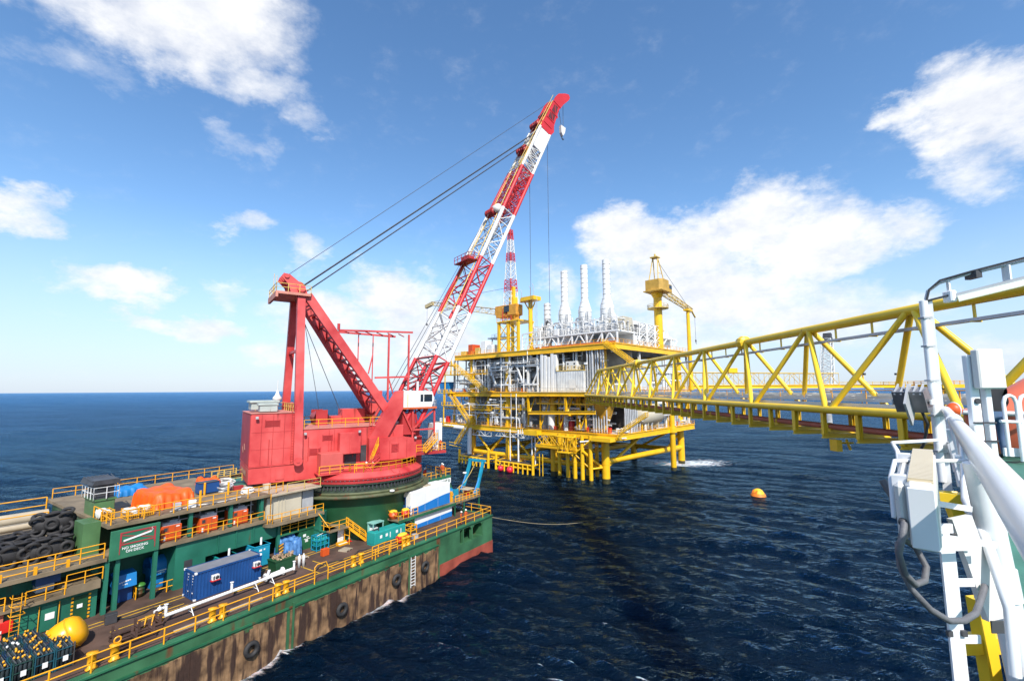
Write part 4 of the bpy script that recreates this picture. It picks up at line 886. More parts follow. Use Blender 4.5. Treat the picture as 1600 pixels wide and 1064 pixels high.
# white pipe on stands along the deck edge, white flanged spool, yellow mooring buoy, trestles, bottle racks
t = on('pipe_spool', 'long white pipe on stands lying along the deck edge', 'pipe', -41.1, 3.9, 5.02)
b = MB(); b.tube((0, 0, .6), (11.4, .1, .75), .14, 14); b.build('pipe_body', WHT, t)
for x in (.05, 5.2, 11.3):
    b = MB(); b.tube((x, 0, .65), (x, 0, 1.45), .11, 10); b.lathe([(0, 1.45), (.16, 1.45), (.16, 1.52), (0, 1.52)], (x, 0, 0), 12); b.build('branch_pipe', WHT, t)
for x in (1.9, 7.4, 9.0):
    b = MB(); b.tube((x, -.6, 0), (x, 0, .6), .04, 6); b.tube((x + .1, .6, 0), (x, 0, .6), .04, 6); b.tube((x, -.4, .2), (x, .4, .2), .03, 5); b.build('pipe_stand', WHT, t)
b = MB(); b.box(1.0, 8.0, -2.2, -1.9, 0, .12); o = b.build('timber_batten', BEIGE); o.location = FS(-42.3, 3.6, 5.02); o.rotation_euler = (0, 0, RS); tag(o, 'pale timber batten lying along the deck edge by the white pipe', 'timber')
t = on('flanged_spool', 'short white flanged pipe piece lying beside the skip', 'pipe', -32.2, 4.9, 5.02)
b = MB(); b.tube((0, 0, .45), (1.9, .2, .45), .22, 14); b.tube((.2, 0, .45), (.3, -.1, 1.1), .14, 10); b.build('pipe_body', WHT, t); b = MB(); b.lathe([(.22, -.06), (.4, -.06), (.4, .06), (.22, .06)], (0, 0, .45), 16, 'x'); b.cut(); b.lathe([(.22, -.06), (.4, -.06), (.4, .06), (.22, .06)], (1.9, .2, .45), 16, 'x'); b.cut(); b.each('flange', WHT, t)
t = on('valve_cluster', 'small white valve piece on the deck in front of the container', 'valve', -40.9, 6.6, 5.02)
b = MB(); b.tube((0, 0, .15), (.8, .1, .2), .12, 10); b.ball((.4, 0, .25), .2, 10); b.tube((.4, 0, .3), (.4, 0, .55), .05, 8); b.build('valve_body', WHT, t)
t = on('mooring_buoy', 'huge glossy yellow mooring buoy lying on the near deck', 'buoy', -46.2, 5.6, 5.02); t.rotation_euler = (0, R(-28), RS + R(-20))
b = MB(); b.lathe([(0, -1.05), (.45, -1.02), (.85, -.86), (1.08, -.55), (1.14, -.2), (1.14, .3), (1.1, .36), (1.14, .42), (1.05, .72), (.8, .98), (.4, 1.1), (0, 1.12)], (0, 0, 1.05), 40, 'x'); b.build('buoy_body', BUOYY, t)
b = MB(); b.torus((.36, 0, 1.05), 1.13, .05, 'x', 40, 8); b.build('seam_band', YELR, t)
RBS = M('rusted_brown_steel', (.07, .035, .025), .8, .4, 1.2)
for i, (s, p, L_) in enumerate(((-44.6, 3.4, 3.2), (-44.9, 2.1, 2.6))):
    t = on('steel_cradle', ('rusty steel cradle beside the yellow buoy', 'rusty low steel cradle between buoy and bollards')[i], 'cradle', s, p, 5.02)
    b = MB()
    for y in (0, .8): b.ibeam((0, y, .2), (L_, y, .2), .25, .35)
    b.build('cradle_beam', RBS, t); b = MB()
    for x in (.2, L_ / 2, L_ - .2): b.ibeam((x, 0, .55), (x, .8, .55), .2, .25); b.box(x - .07, x + .07, -.08, .08, .35, 1.1); b.box(x - .07, x + .07, .72, .88, .35, 1.1)
    b.build('cradle_cross_frame', RBS, t)
t = on('trestle', 'yellow trestle lying on the deck right of the yellow buoy', 'trestle', -43.0, 4.0, 5.02)
b = MB()
for x in (0, .5, 1.0, 1.5): b.tube((x, 0, 0), (x + .25, .3, .8), .05, 6); b.tube((x + .5, .6, 0), (x + .25, .3, .8), .05, 6)
b.tube((.2, .3, .8), (1.8, .3, .8), .05, 6); b.tube((0, 0, .1), (1.6, 0, .1), .04, 6); b.build('trestle_frame', YELR, t)
RACKM = (M('dark_teal_rack', (.008, .07, .10), .5, .3, 2, rust=.3), M('navy_rack', (.006, .03, .075), .5, .3, 2, rust=.3), M('green_black_rack', (.012, .05, .04), .5, .3, 2, rust=.3))
LBL = ('leftmost of the front row of caged bottle racks', 'second of the front row of caged bottle racks', 'third front bottle rack, with a white plate', 'front bottle rack nearest the yellow buoy')
n_ = 0
for row in range(4):
    for k in range(5):
        s, p = -52.0 + k * 1.02, 2.6 + row * 1.35
        if k < 4 or row < 3:
            t = on('bottle_rack', 'bottle rack in row %s from the rail, %s along towards the buoy' % (('one', 'two', 'three', 'four')[row], ('first', 'second', 'third', 'fourth', 'fifth')[k]), 'rack', s, p, 5.02, 'black bottle racks at the near left deck')
            n_ += 1; r8 = random.Random(row * 9 + k)
            b = MB()
            for i in range(4):
                for j in range(5): b.lathe([(0, .08), (.10, .08), (.10, 1.25), (.05, 1.38), (.035, 1.45), (0, 1.45)], (.13 + .22 * i, .13 + .22 * j, 0), 10)
            b.build('bottle_bundle', M('bottle_black', (.02, .03, .035), .4, .4, 2) if n_ == 1 else bpy.data.materials['bottle_black'], t)['kind'] = 'stuff'
            b = MB()
            for x in (0, .92):
                for y in (0, 1.14): b.box(x - .03, x + .03, y - .03, y + .03, 0, 1.55)
            for z in (.06, .75, 1.3):
                for y in (0, 1.14): b.box(0, .92, y - .025, y + .025, z, z + .05)
                for x in (0, .92): b.box(x - .025, x + .025, 0, 1.14, z, z + .05)
            b.build('rack_frame', RACKM[int(r8.random() * 3)], t)
            b = MB()
            for q in range(5): x, y = r8.uniform(.1, .8), r8.uniform(.1, 1.0); b.ball((x, y, 1.5), .07, 8, (1, 1, 1.3))
            b.build('valve_cap', YELR if k % 2 else (WHT if r8.random() > .6 else YELR), t)['kind'] = 'stuff'
            b = MB(); b.box(.35, .62, -.05, -.03, .5, .85); b.build('label_plate', PAPER, t)
# ---- loose gear lying about the barge decks
rc_ = random.Random(31)
def hose(label, pts, z, r, m):
    b = MB(); P = []
    for (s0, p0), (s1, p1) in zip(pts, pts[1:]):
        for k in range(5): u = k / 5; P.append((s0 + (s1 - s0) * u, p0 + (p1 - p0) * u + .12 * math.sin(6 * u + s0), r))
    b.path(P, r, 6); o = b.build('deck_hose', m); o.location = FS(0, 0, z); o.rotation_euler = (0, 0, RS); tag(o, label, 'hose')
hose('thin yellow hose snaking along the deck behind the white pipe', [(-41, 5.2), (-38.6, 5.0), (-36, 5.4), (-33.5, 4.9), (-31.5, 5.3)], 5.01, .05, LINE)
hose('black hose trailing along the deck between the skip and the teal generator', [(-28.5, 3.0), (-26, 4.2), (-23.5, 3.1), (-21.2, 4.4), (-19.8, 3.4)], 5.01, .06, RUBBER)
hose('black hose lying in front of the left blue hooded unit', [(-43.8, 8.9), (-42, 7.2), (-40.5, 7.9), (-39, 7.0)], 5.01, .06, RUBBER)
hose('pale rope lying along the upper deck behind the railing', [(-38.5, 11.2), (-36, 11.6), (-34, 11.2), (-31, 11.7)], 12.35, .05, NETS)
for i, (s, p, lab) in enumerate(((-27.0, 7.4, 'timber pallet in front of the crumpled blue sheeting'), (-22.4, 5.2, 'timber pallet lying alone on the deck below the stair'), (-35.4, 9.6, 'timber pallet behind the blue container middle'))):
    t = on('timber_pallet', lab, 'pallet', s, p, 5.02, None, .3 * i); b = MB()
    for k in range(7): b.box(0, 1.2, .17 * k, .17 * k + .12, .12, .15)
    b.build('top_board', BEIGE, t); b = MB()
    for k in range(3): b.box(.0 + .55 * k, .1 + .55 * k, 0, 1.14, 0, .12)
    b.build('bearer', BEIGE, t)
for i, (s, p, z, m, lab) in enumerate(((-38.2, 11.3, 12.36, GREY, 'small grey tool chest by the large orange tarpaulin'), (-36.9, 11.2, 12.36, WHT, 'small white box under the railing by the large orange tarpaulin'), (-30.4, 15.6, 12.36, REDS, 'small dark red chest by the grey hose coil'), (-24.8, 6.2, 5.02, ORNG, 'small orange chest left of the blue cage rack'), (-14.9, 1.6, 5.02, GREY, 'small grey chest at the rail below the white cabins'), (-43.9, 7.6, 5.02, DARK, 'small black chest by the teal door'), (-27.6, 14.2, 12.14, CREAM, 'cream chest on the cabin roof'))):
    t = on('tool_chest', lab, 'chest', s, p, z, None, rc_.uniform(-.3, .3)); w, d, h = rc_.uniform(.6, 1.1), rc_.uniform(.45, .7), rc_.uniform(.4, .7)
    b = MB(); b.box(0, w, 0, d, 0, h, .02); b.build('chest_body', m, t); b = MB(); b.box(-.02, w + .02, -.02, d + .02, h, h + .07, .015); b.build('lid', m, t)
for i, (s, p, z, m, lab) in enumerate(((-31.2, 20.9, 12.36, BLU, 'blue drum behind the small orange tarpaulin'), (-30.5, 21.1, 12.36, GREY, 'grey drum next to the scaffold rack'), (-26.3, 12.9, 9.22, REDP, 'red drum beside the cream cabin wall'), (-29.6, 11.6, 5.02, ORNG, 'orange drum in the shade behind the turquoise tank'))):
    t = on('oil_drum', lab, 'drum', s, p, z); b = MB(); b.lathe([(0, 0), (.3, 0), (.3, .3), (.32, .32), (.3, .34), (.3, .6), (.32, .62), (.3, .64), (.3, .92), (0, .92)], n=16); b.build('drum_body', m, t); b = MB(); b.lathe([(0, .92), (.06, .92), (.06, .96), (0, .96)], (.15, 0, 0), 8); b.build('bung', DARK, t)
# ================================================================ the barge's slewing crane (coordinates: along the boom's plan, across it, up)
crane = thing('barge_crane', 'giant red revolving crane with red and white lattice boom on the barge', 'crane', FC(0, 0), RC)
def cp(mb, name, m, label=None, parent=None): return tag(mb.build(name, m, parent or crane), label)
b = MB(); b.lathe([(9.15, 12.0), (9.15, 12.3), (8.95, 12.3), (8.95, 12.42), (9.1, 12.44), (9.1, 12.66), (0, 12.66)], n=72, smooth=False); cp(b, 'turntable_track', REDS)
b = MB(); b.lathe([(9.0, 12.66), (8.3, 13.25), (0, 13.25)], n=72, smooth=False); cp(b, 'turntable', RED)
b = MB()
for i in range(100):
    t = 2 * math.pi * i / 100; b.ball((9.03 * math.cos(t), 9.03 * math.sin(t), 12.36), .12, 6)
o = cp(b, 'roller_ring', DARK); o['kind'] = 'stuff'
b = MB(); pts = [(8.2 * math.cos(t), 8.2 * math.sin(t), 13.25) for t in (R(-112 + 8 * i) for i in range(15))]; b.rail(pts, 1.1, 1.5, .045, (1.0, .55)); cp(b, 'turntable_railing', YELR)
# machinery house and counterweight
b = MB(); b.box(-15.0, -9.9, -4.6, 4.6, 14.75, 21.2, .06); cp(b, 'counterweight_house', RED)
b = MB(); b.box(-15.06, -15.0, -4.5, 4.5, 14.85, 21.1); o = cp(b, 'tail_plate', REDS)  # rear face's shade, along with worn paint, put into the darker red
c = MB()
for y, z in ((-.4, 16.4), (1.3, 15.9)): c.beam((-15.08, y, z), (-15.08, y + .9, z + .7), .05, .3)
for i in range(7): c.box(-15.09, -15.06, -2.6 + i * .75, -2.1 + i * .75, 13.6, 14.1)
c.box(-15.09, -15.06, -2.7, 2.8, 13.45, 13.55)
c.build('worn_lettering', M('worn_tan_lettering', (.34, .17, .12), .6), o)['kind'] = 'stuff'
b = MB(); b.prism([(-15.0, 12.7), (-7.3, 12.55), (-7.0, 13.2), (-7.0, 14.72), (-15.0, 14.72)], -4.55, 4.55, 'y'); b.box(-15.06, -9.0, -4.66, 4.66, 14.68, 14.78)
for x in (-12.6, -9.8): b.box(x - .05, x + .05, -4.62, -4.55, 12.75, 14.68)
cp(b, 'house_skirt', RED)
b = MB(); b.box(-9.0, 5.0, -4.3, 4.3, 13.1, 18.95, .05)
for x in (-8.4, -7.0): b.box(x - .06, x + .06, -4.36, -4.3, 14.8, 18.8)
b.box(-9.9, -9.0, -3.9, 4.3, 13.2, 18.4); cp(b, 'machinery_house', RED)
b = MB(); b.box(-9.0, 2.0, -4.4, 4.4, 18.95, 19.15, .03); b.box(-15.1, -9.8, -4.7, 4.7, 21.2, 21.32, .03); cp(b, 'house_roof', M('sunbleached_pink_roof', (.55, .20, .16), .6, .15, .6, rust=.15, rcol=(.3, .14, .1)))
b = MB(); b.rail([(-8.8, -4.3, 19.15), (1.8, -4.3, 19.15), (1.8, 4.3, 19.15), (-8.8, 4.3, 19.15)], 1.05, 1.9, .045); cp(b, 'roof_railing', YELR)
b = MB(); b.rail([(-10.0, -4.5, 21.32), (-10.0, 4.5, 21.32), (-13.5, 4.5, 21.32)], 1.05, 1.6, .045); cp(b, 'tail_railing', PALEY)
b = MB(); b.box(-14.0, -12.0, -3.9, -2.2, 21.4, 22.2, .06); b.box(-14.2, -11.9, -4.0, -2.1, 22.2, 22.5, .05); b.box(-14.7, -11.6, -1.4, 1.6, 21.6, 22.5, .06); b.box(-14.9, -11.4, -1.6, 1.8, 22.5, 22.8, .05)
cp(b, 'cooler_unit', M('grey_green_cooler', (.42, .47, .43), .5, .15, 1, rust=.12))
b = MB(); b.lathe([(.15, 21.3), (.15, 22.6), (.6, 22.8), (.6, 23.1), (.3, 23.5), (.12, 24.1), (0, 24.3)], (-11.0, 3.2, 0), 14); b.tube((-11.0, 3.2, 24.2), (-11.0, 3.2, 25.6), .04, 6); cp(b, 'beacon_mast', OFFW)
b = MB(); b.box(-2.4, 1.0, 1.2, 3.6, 19.15, 21.3, .05); b.box(-4.0, -2.4, 1.4, 3.2, 19.15, 20.3, .05); cp(b, 'roof_winch_house', RED)
b = MB(); b.lathe([(1.0, -1.4), (1.0, 1.4)], (-5.6, 1.5, 20.2), 20, 'y'); b.box(-6.4, -4.8, .0, .15, 19.15, 21.3); b.box(-6.4, -4.8, 2.9, 3.05, 19.15, 21.3); cp(b, 'hoist_drum', REDS)
# side annexes
b = MB(); b.box(-4.5, -1.7, -5.6, -4.3, 15.5, 18.35, .04); b.box(-3.2, -3.0, -5.66, -5.6, 15.7, 18.2); cp(b, 'side_annex', RED)
b = MB(); b.box(-7.1, -4.3, -6.6, -4.5, 13.35, 15.9, .05); cp(b, 'side_cabinet', M('faded_pink_red_paint', (.58, .10, .085), .5, .15, .5, rust=.12, rcol=(.3, .08, .05)))
b = MB(); b.box(-7.4, -3.4, -6.9, -4.4, 13.2, 13.34); b.box(-3.3, -1.2, -6.4, -4.4, 13.0, 13.15); cp(b, 'side_gangway', RED)
b = MB(); b.rail([(-7.3, -6.8, 13.34), (-3.4, -6.8, 13.34), (-3.4, -6.3, 13.2), (-1.4, -6.3, 13.2)], 1.0, 1.2, .04); cp(b, 'side_railing', YELR)
b = MB(); b.box(-3.5, -1.9, -4.36, -4.28, 13.75, 15.3); b.box(-1.35, -.5, -4.36, -4.28, 14.2, 16.4); cp(b, 'doorway', DARK)
b = MB(); b.prism([(-.4, 14.15), (6.7, 14.15), (6.7, 16.9), (4.6, 17.35), (-.4, 17.35)], -5.2, -2.5, 'y'); b.prism([(-.4, 14.15), (6.7, 14.15), (6.7, 16.9), (4.6, 17.35), (-.4, 17.35)], 2.5, 5.2, 'y'); b.box(3.8, 3.9, -5.26, -5.2, 14.2, 17.3); cp(b, 'front_bracket_box', RED)
b = MB(); b.box(5, 11.8, -5.0, 5.0, 14.35, 14.75); b.box(7.4, 8.6, -3.0, 3.0, 12.9, 17.0); cp(b, 'front_platform', REDS)
b = MB(); b.rail([(6.8, -5.0, 14.75), (11.7, -5.0, 14.75), (11.7, 5.0, 14.75)], 1.1, 1.1, .045, (1.0, .55, .25)); cp(b, 'front_railing', YELR)
b = MB(); b.stair((8.0, -5.2, 14.75), (10.0, -5.2, 16.6), .8, (0, 1, 0), .04); cp(b, 'front_stair', YELR)
b = MB(); b.box(9.9, 11.5, -4.2, -2.4, 14.75, 18.9, .05); o = cp(b, 'front_cabin', WHT); c = MB(); c.box(10.4, 11.0, -4.24, -4.2, 15.6, 17.9); c.build('door', GREY, o)
b = MB(); b.box(5.1, 8.3, -2.8, 2.8, 14.75, 19.0); b.box(4.9, 7.0, -4.2, -2.9, 17.4, 20.6, .04); cp(b, 'boom_hoist_house', REDS)
b = MB(); b.stair((-1.3, -6.0, 13.15), (1.2, -7.0, 11.0), .8, (.37, .93, 0), .04); b.stair((1.0, -5.7, 14.5), (-.9, -6.2, 13.2), .8, (.2, .98, 0), .04); cp(b, 'access_stair', RED)
b = MB(); b.stair((-.2, -4.9, 13.8), (.9, -4.9, 16.5), .7, (0, 1, 0), .04); cp(b, 'house_stair', YELR)
# A-frame
def leg(p, q, w, h, name, m=RED):
    b = MB(); b.beam(p, q, w, h, (1, 0, 0)); return cp(b, name, m)
ap = 37.3
leg((-9.6, -5.1, 15.2), (-9.5, -2.4, ap), .8, 1.0, 'rear_leg'); leg((-9.6, 5.7, 15.2), (-9.5, 2.4, ap), .8, 1.0, 'rear_leg')
b = MB(); b.lathe([(0, -.12), (.55, -.12), (.55, .12), (0, .12)], (-9.6, -5.45, 15.1), 18, 'y', smooth=False); b.lathe([(0, -.2), (.2, -.2), (.2, .2), (0, .2)], (-9.6, -5.45, 15.1), 12, 'y', smooth=False); cp(b, 'leg_pin', RED)
for y, k in ((-3.9, 0), (3.9, 1)):
    b = MB(); b.beam((2.9, y, 20.6), (-8.6, y * .52, ap), 1.3, 1.15); cp(b, 'front_leg', RED)
b = MB()
for i in range(9):
    t = .10 + .095 * i; x, z, w = 2.9 - 11.5 * t, 20.6 + 16.7 * t, 3.9 * (1 - .48 * t) - .5
    t2 = t + .095; x2, z2, w2 = 2.9 - 11.5 * t2, 20.6 + 16.7 * t2, 3.9 * (1 - .48 * t2) - .5
    b.beam((x, -w, z), (x, w, z), .35, .3)
    if i < 8: b.tube((x, -w, z), (x2, w2, z2), .14, 6); b.tube((x, w, z), (x2, -w2, z2), .14, 6)
cp(b, 'front_leg_bracing', REDS)
b = MB()
for z, y in ((22.2, 4.4), (29.5, 3.4)): b.beam((-9.6, -y, z), (-9.6, y, z), .35, .35)
b.tube((-9.6, -.1, 22.4), (-9.6, -4.6, 16.4), .16, 8); b.tube((-9.6, .1, 22.4), (-9.6, 4.9, 16.4), .16, 8); cp(b, 'rear_leg_bracing', RED)
b = MB(); b.box(-12.7, -8.4, -3.2, 3.2, 37.0, 37.35); b.box(-12.8, -12.5, -3.3, 3.3, 36.5, 37.3); cp(b, 'apex_platform', M('weathered_pink_platform', (.55, .22, .16), .6, .2, 1, rust=.2))
b = MB(); b.rail([(-8.4, -3.1, 37.35), (-12.7, -3.1, 37.35), (-12.7, 3.1, 37.35)], 1.1, 1.4, .045); b.tube((-12.7, -3.0, 37), (-12.7, -3.0, 39.4), .05, 6); b.tube((-12.2, 3.0, 37), (-12.2, 3.0, 41), .05, 6); cp(b, 'apex_railing', PALEY)
b = MB()
for y in (-1.6, -.55, .55, 1.6): b.prism([(-8.4, 37.2), (-8.9, 38.6), (-10.9, 40.1), (-11.7, 40.2), (-11.9, 39.6), (-11.0, 38.7), (-10.6, 37.3)], y - .12, y + .12, 'y')
b.tube((-11.3, -1.9, 39.8), (-11.3, 1.9, 39.8), .3, 12); b.tube((-9.4, -2.0, 38.3), (-9.4, 2.0, 38.3), .55, 14); cp(b, 'apex_head', RED)
b = MB()
for y in (-1.1, 0, 1.1): b.lathe([(0, -.12), (.75, -.12), (.65, 0), (.75, .12), (0, .12)], (-9.6, y, 38.6), 18, 'y'); b.cut()
b.each('apex_sheave', M('orange_sheave_paint', (.5, .14, .02), .5, .2, 1, rust=.2), crane)
# plate seams and stiffeners on the house sides
b = MB()
for x in (-13.8, -12.5, -11.2): b.box(x - .03, x + .03, -4.63, -4.6, 14.9, 21.1)
for z in (16.8, 18.9): b.box(-14.9, -10.0, -4.62, -4.6, z - .02, z + .02)
for x in (-5.6, -4.9, -1.2, .6): b.box(x - .03, x + .03, -4.33, -4.3, 13.8, 18.8)
for x in (1.1, 2.6, 5.2): b.box(x - .03, x + .03, -5.23, -5.2, 14.3, 16.8)
cp(b, 'plate_seam', REDS)['kind'] = 'stuff'
# big raking brace and the white operator's cab
for y in (-4.4, 4.4):
    b = MB(); b.prism([(-.4, 17.3), (2.3, 17.3), (4.6, 21.3), (4.6, 24.0), (3.7, 23.9)], y - .6, y + .6, 'y'); cp(b, 'raking_brace', RED)
b = MB(); b.box(4.6, 10.2, -4.9, 4.9, 21.2, 21.5, .03); cp(b, 'cab_floor', M('orange_red_cab_floor', (.6, .12, .03), .5, .15, .8, rust=.1))
b = MB(); b.prism([(4.7, 21.5), (9.3, 21.5), (9.75, 22.8), (9.3, 23.9), (4.7, 24.0)], -4.9, -2.3, 'y'); o = cp(b, 'operator_cab', WHT)
c = MB(); c.box(8.0, 9.35, -4.93, -4.9, 22.3, 23.4); c.box(7.4, 7.85, -4.93, -4.9, 22.3, 23.4); c.prism([(9.62, 22.45), (9.76, 22.8), (9.42, 23.7), (9.36, 23.6)], -4.7, -2.5, 'y'); c.build('window', GLASS, o)
c = MB(); c.box(5.3, 5.42, -4.94, -4.9, 21.6, 23.4); c.build('door_edge', PALEY, o)
c = MB(); c.tube((7.4, -3.8, 24.0), (7.4, -3.8, 25.4), .2, 8); c.ball((8.6, -3.4, 24.1), .3, 8); c.build('roof_vent', LGREY, o)
b = MB(); b.rail([(9.4, -4.8, 21.5), (10.1, -4.8, 21.5), (10.1, -2, 21.5)], 1.0, .4, .035); cp(b, 'cab_railing', GALV)
b = MB()
for p, q in (((6.4, -4.4, 14.7), (6.4, -4.4, 21.2)), ((10.0, -4.4, 17.0), (10.0, -4.4, 21.2)), ((6.4, -4.4, 18.2), (9.9, -4.4, 21.0)), ((6.4, -4.4, 17.8), (4.8, -4.4, 21.0)), ((6.4, -4.4, 18.1), (10.0, -4.4, 18.1)), ((6.4, 4.4, 14.7), (6.4, 4.4, 21.2)), ((10.0, 4.4, 14.7), (10.0, 4.4, 21.2))): b.beam(p, q, .22, .22); b.cut()
b.each('cab_support', RED, crane)
# walkway frame standing off the front legs
b = MB()
for y in (-3.4, -1.4):
    b.beam((-4.6, y, 32.55), (6.6 if y < -2 else 4.6, y, 33.0 if y < -2 else 32.4), .28, .26)
for i in range(6):
    x = -4.2 + 1.7 * i; b.tube((x, -3.4, 32.6), (x + 1.7, -1.4, 32.5), .08, 6)
for x, z0 in ((2.8, 22.6), (6.0, 23.5)): b.beam((x, -3.4, z0), (x, -3.4, 32.6), .24, .24)
for x, z0 in ((-1.2, 26.6), (1.0, 23.6)): b.beam((x, -1.6, z0), (x, -1.6, 32.5), .13, .13)
b.beam((.8, -3.4, 25.9), (6.2, -3.4, 26.1), .28, .26); b.tube((2.9, -3.4, 25.8), (3.9, -3.4, 22.6), .1, 6); b.tube((1.0, -1.6, 29.4), (-.2, -3.4, 26.5), .1, 6); b.tube((-4.6, -3.4, 32.6), (-4.6, -3.4, 33.5), .2, 8)
cp(b, 'boom_stop_frame', RED)
# ---- boom: foot at O, leaning 65 degrees
O_, BA = (6.5, 19.0), R(63.3)
ex, ez = math.cos(BA), math.sin(BA); kx, kz = -math.sin(BA), math.cos(BA)      # axis; towards the A-frame
def bm(l, y, d): return (O_[0] + ex * l + kx * d, y, O_[1] + ez * l + kz * d)
def wid(l): return 8.0 - 4.6 * min(1, max(0, (l - 12) / 54))
def thk(l): return 2.1 + .7 * min(1, l / 50)
def quad(l): w, t = wid(l) / 2, thk(l) / 2; return [bm(l, -w, -t), bm(l, w, -t), bm(l, w, t), bm(l, -w, t)]
bands = [(0, 11.2, 'r'), (11.2, 20.6, 'w'), (20.6, 31.2, 'r'), (31.2, 42.8, 'w'), (42.8, 53.8, 'r'), (53.8, 60.0, 'w')]
boom = thing('boom', None, None, (0, 0, 0)); boom.parent = crane
for i, (l0, l1, c) in enumerate(bands):
    b = MB(); m = BOOMR if c == 'r' else BOOMW
    Q0, Q1 = quad(l0), quad(l1)
    for k in (0, 1, 2, 3): b.tube(Q0[k], Q1[k], .34 if l0 < 50 else .28, 10)
    b.truss(Q0, Q1, 4 if l0 < 40 else 6, 0, .10 if l0 < 40 else .085, faces=(1, 3), pat='z')
    b.truss(Q0, Q1, 3 if l0 < 40 else 5, 0, .11 if l0 < 40 else .09, faces=(0, 2), pat='z')
    b.build('boom_section', m, boom)
b = MB()
Q0, Q1 = quad(11.2), quad(42.8)
b.truss(Q0, Q1, 13, 0, .05, faces=(1, 3), pat='z', sect=True); b.truss(quad(2), quad(11), 4, 0, .09, faces=(0, 2), pat='x'); b.build('lacing', M('dark_lacing_steel', (.09, .05, .05), .6, .3), boom)
b = MB(); b.truss(quad(43), quad(53.6), 9, 0, .055, faces=(0, 2, 1, 3), pat='x'); b.build('lacing', BOOMR, boom)
b = MB(); Q0, Q1 = quad(60), quad(65.2); b.beam(bm(60, -wid(60) / 2, 0), bm(65.2, -wid(65) / 2, 0), .12, thk(62) + .3, bm(1, 0, 1)); b.beam(bm(60, wid(60) / 2, 0), bm(65.2, wid(65) / 2, 0), .12, thk(62) + .3, bm(1, 0, 1))
for k in range(4): b.tube(Q0[k], Q1[k], .3, 10)
for i in range(3): l = 60.6 + 1.9 * i; b.box; b.beam(bm(l, -wid(l) / 2, -thk(l) / 2), bm(l, wid(l) / 2, -thk(l) / 2), .3, .25); b.beam(bm(l, -wid(l) / 2, thk(l) / 2), bm(l, wid(l) / 2, thk(l) / 2), .3, .25)
b.build('plated_section', BOOMW, boom)
def plate(y, poly, t): 
    b = MB(); n = len(poly); vs = [bm(l, y - t, d) for l, d in poly] + [bm(l, y + t, d) for l, d in poly]
    b.add(vs, [tuple(range(n)), tuple(range(2 * n - 1, n - 1, -1))] + [(i, i + n, (i + 1) % n + n, (i + 1) % n) for i in range(n)]); return b
hd = MB()
for y in (-1.75, 1.75):
    q = plate(y, [(65.2, -1.5), (66.6, -1.9), (68, -1.3), (72.2, -.8), (74.4, -1.2), (76.6, -1.9), (77.4, -1.9), (77.8, -1.3), (77.1, -.4), (75.6, .9), (74.4, 1.2), (68.0, 1.3), (65.2, 1.5)], .14); hd.add(q.v, q.f)
for l, d, r in ((66, -1.3, .4), (66.5, 1.2, .4), (70.5, 1.1, .35), (70.5, -1.0, .35), (75.0, .2, .4), (77.3, -1.5, .3)): hd.tube(bm(l, -1.8, d), bm(l, 1.8, d), r, 10)
hd.beam(bm(65.4, 0, 0), bm(67.4, 0, 0), 3.6, 2.6, bm(1, 0, 1)); hd.beam(bm(73.8, 0, -.2), bm(76.0, 0, -.5), 3.4, 1.6, bm(1, 0, 1))
hd.build('boom_head', BOOMR, boom)
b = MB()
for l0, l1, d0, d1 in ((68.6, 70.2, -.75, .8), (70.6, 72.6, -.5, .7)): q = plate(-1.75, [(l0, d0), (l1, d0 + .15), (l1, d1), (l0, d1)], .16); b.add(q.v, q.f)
b.build('painted_head_shade', M('dark_red_painted_shade', (.10, .012, .015), .6, .3, 1), boom)['kind'] = 'stuff'  # dark plates on the cheek, shade of the head's openings put into colour
b = MB()
for l in (68.4, 70.4, 73.0, 66.8): b.beam(bm(l, -1.93, -1.0), bm(l, -1.93, 1.2), .1, .12, bm(1, 0, 1))
b.beam(bm(68.5, -1.93, -.6), bm(70.4, -1.93, .8), .1, .12); b.beam(bm(70.4, -1.93, -.5), bm(72.6, -1.93, .7), .1, .12); b.build('head_stiffener', BOOMR, boom)['kind'] = 'stuff'
b = MB()
for l, d in ((66.2, 1.7), (58.6, 1.9), (42.0, 2.0)):
    for y in (-1.0, -.35, .35, 1.0): b.lathe([(0, -.14), (.8, -.14), (.7, 0), (.8, .14), (0, .14)], bm(l, y, d), 18, 'y'); b.cut()
b.each('sheave', REDS, boom)
b = MB(); b.box(0, 0, 0, 0, 0, 0) if 0 else None
for l in (30.5,):
    x, y, z = bm(l, 0, 1.9)
    b.box(x - 1.2, x + 1.0, -2.4, 3.0, z - .15, z, .03); b.rail([(x + 1.0, -2.3, z), (x - 1.2, -2.3, z), (x - 1.2, 2.9, z)], 1.1, 1.2, .05); b.box(x - .6, x + .7, -1.0, 1.4, z, z + .9, .05)
b.build('boom_platform', REDS, boom)
b = MB(); b.lathe([(0, -.8), (.75, -.8), (.75, .8), (0, .8)], bm(42.6, -1.2, 1.9), 16, 'y'); b.build('boom_winch', OFFW, boom)
b = MB()
for l in range(3): p = bm(54.5 + l * 1.6, 0, -1.9); b.ball(p, .6, 10, (1, 2.2, 1))
b.build('floodlight_cluster', LGREY, boom)
b = MB(); 
for y in (-1.65,): b.beam(bm(53.8, y, 1.7), bm(73, y, 1.4), .28, .12, bm(1, 0, 1)); b.tube(bm(53.8, y - .25, 2.2), bm(74, y - .25, 1.9), .06, 6)
b.build('boom_ladder', PALEY, boom)
for i in range(2):
    b = MB(); y = (-2.2, 2.2)[i]; b.tube(bm(20, y, 1.3), bm(56, y * .5, 1.6), .09, 6); b.build('catwalk_rail', PALEY, boom)
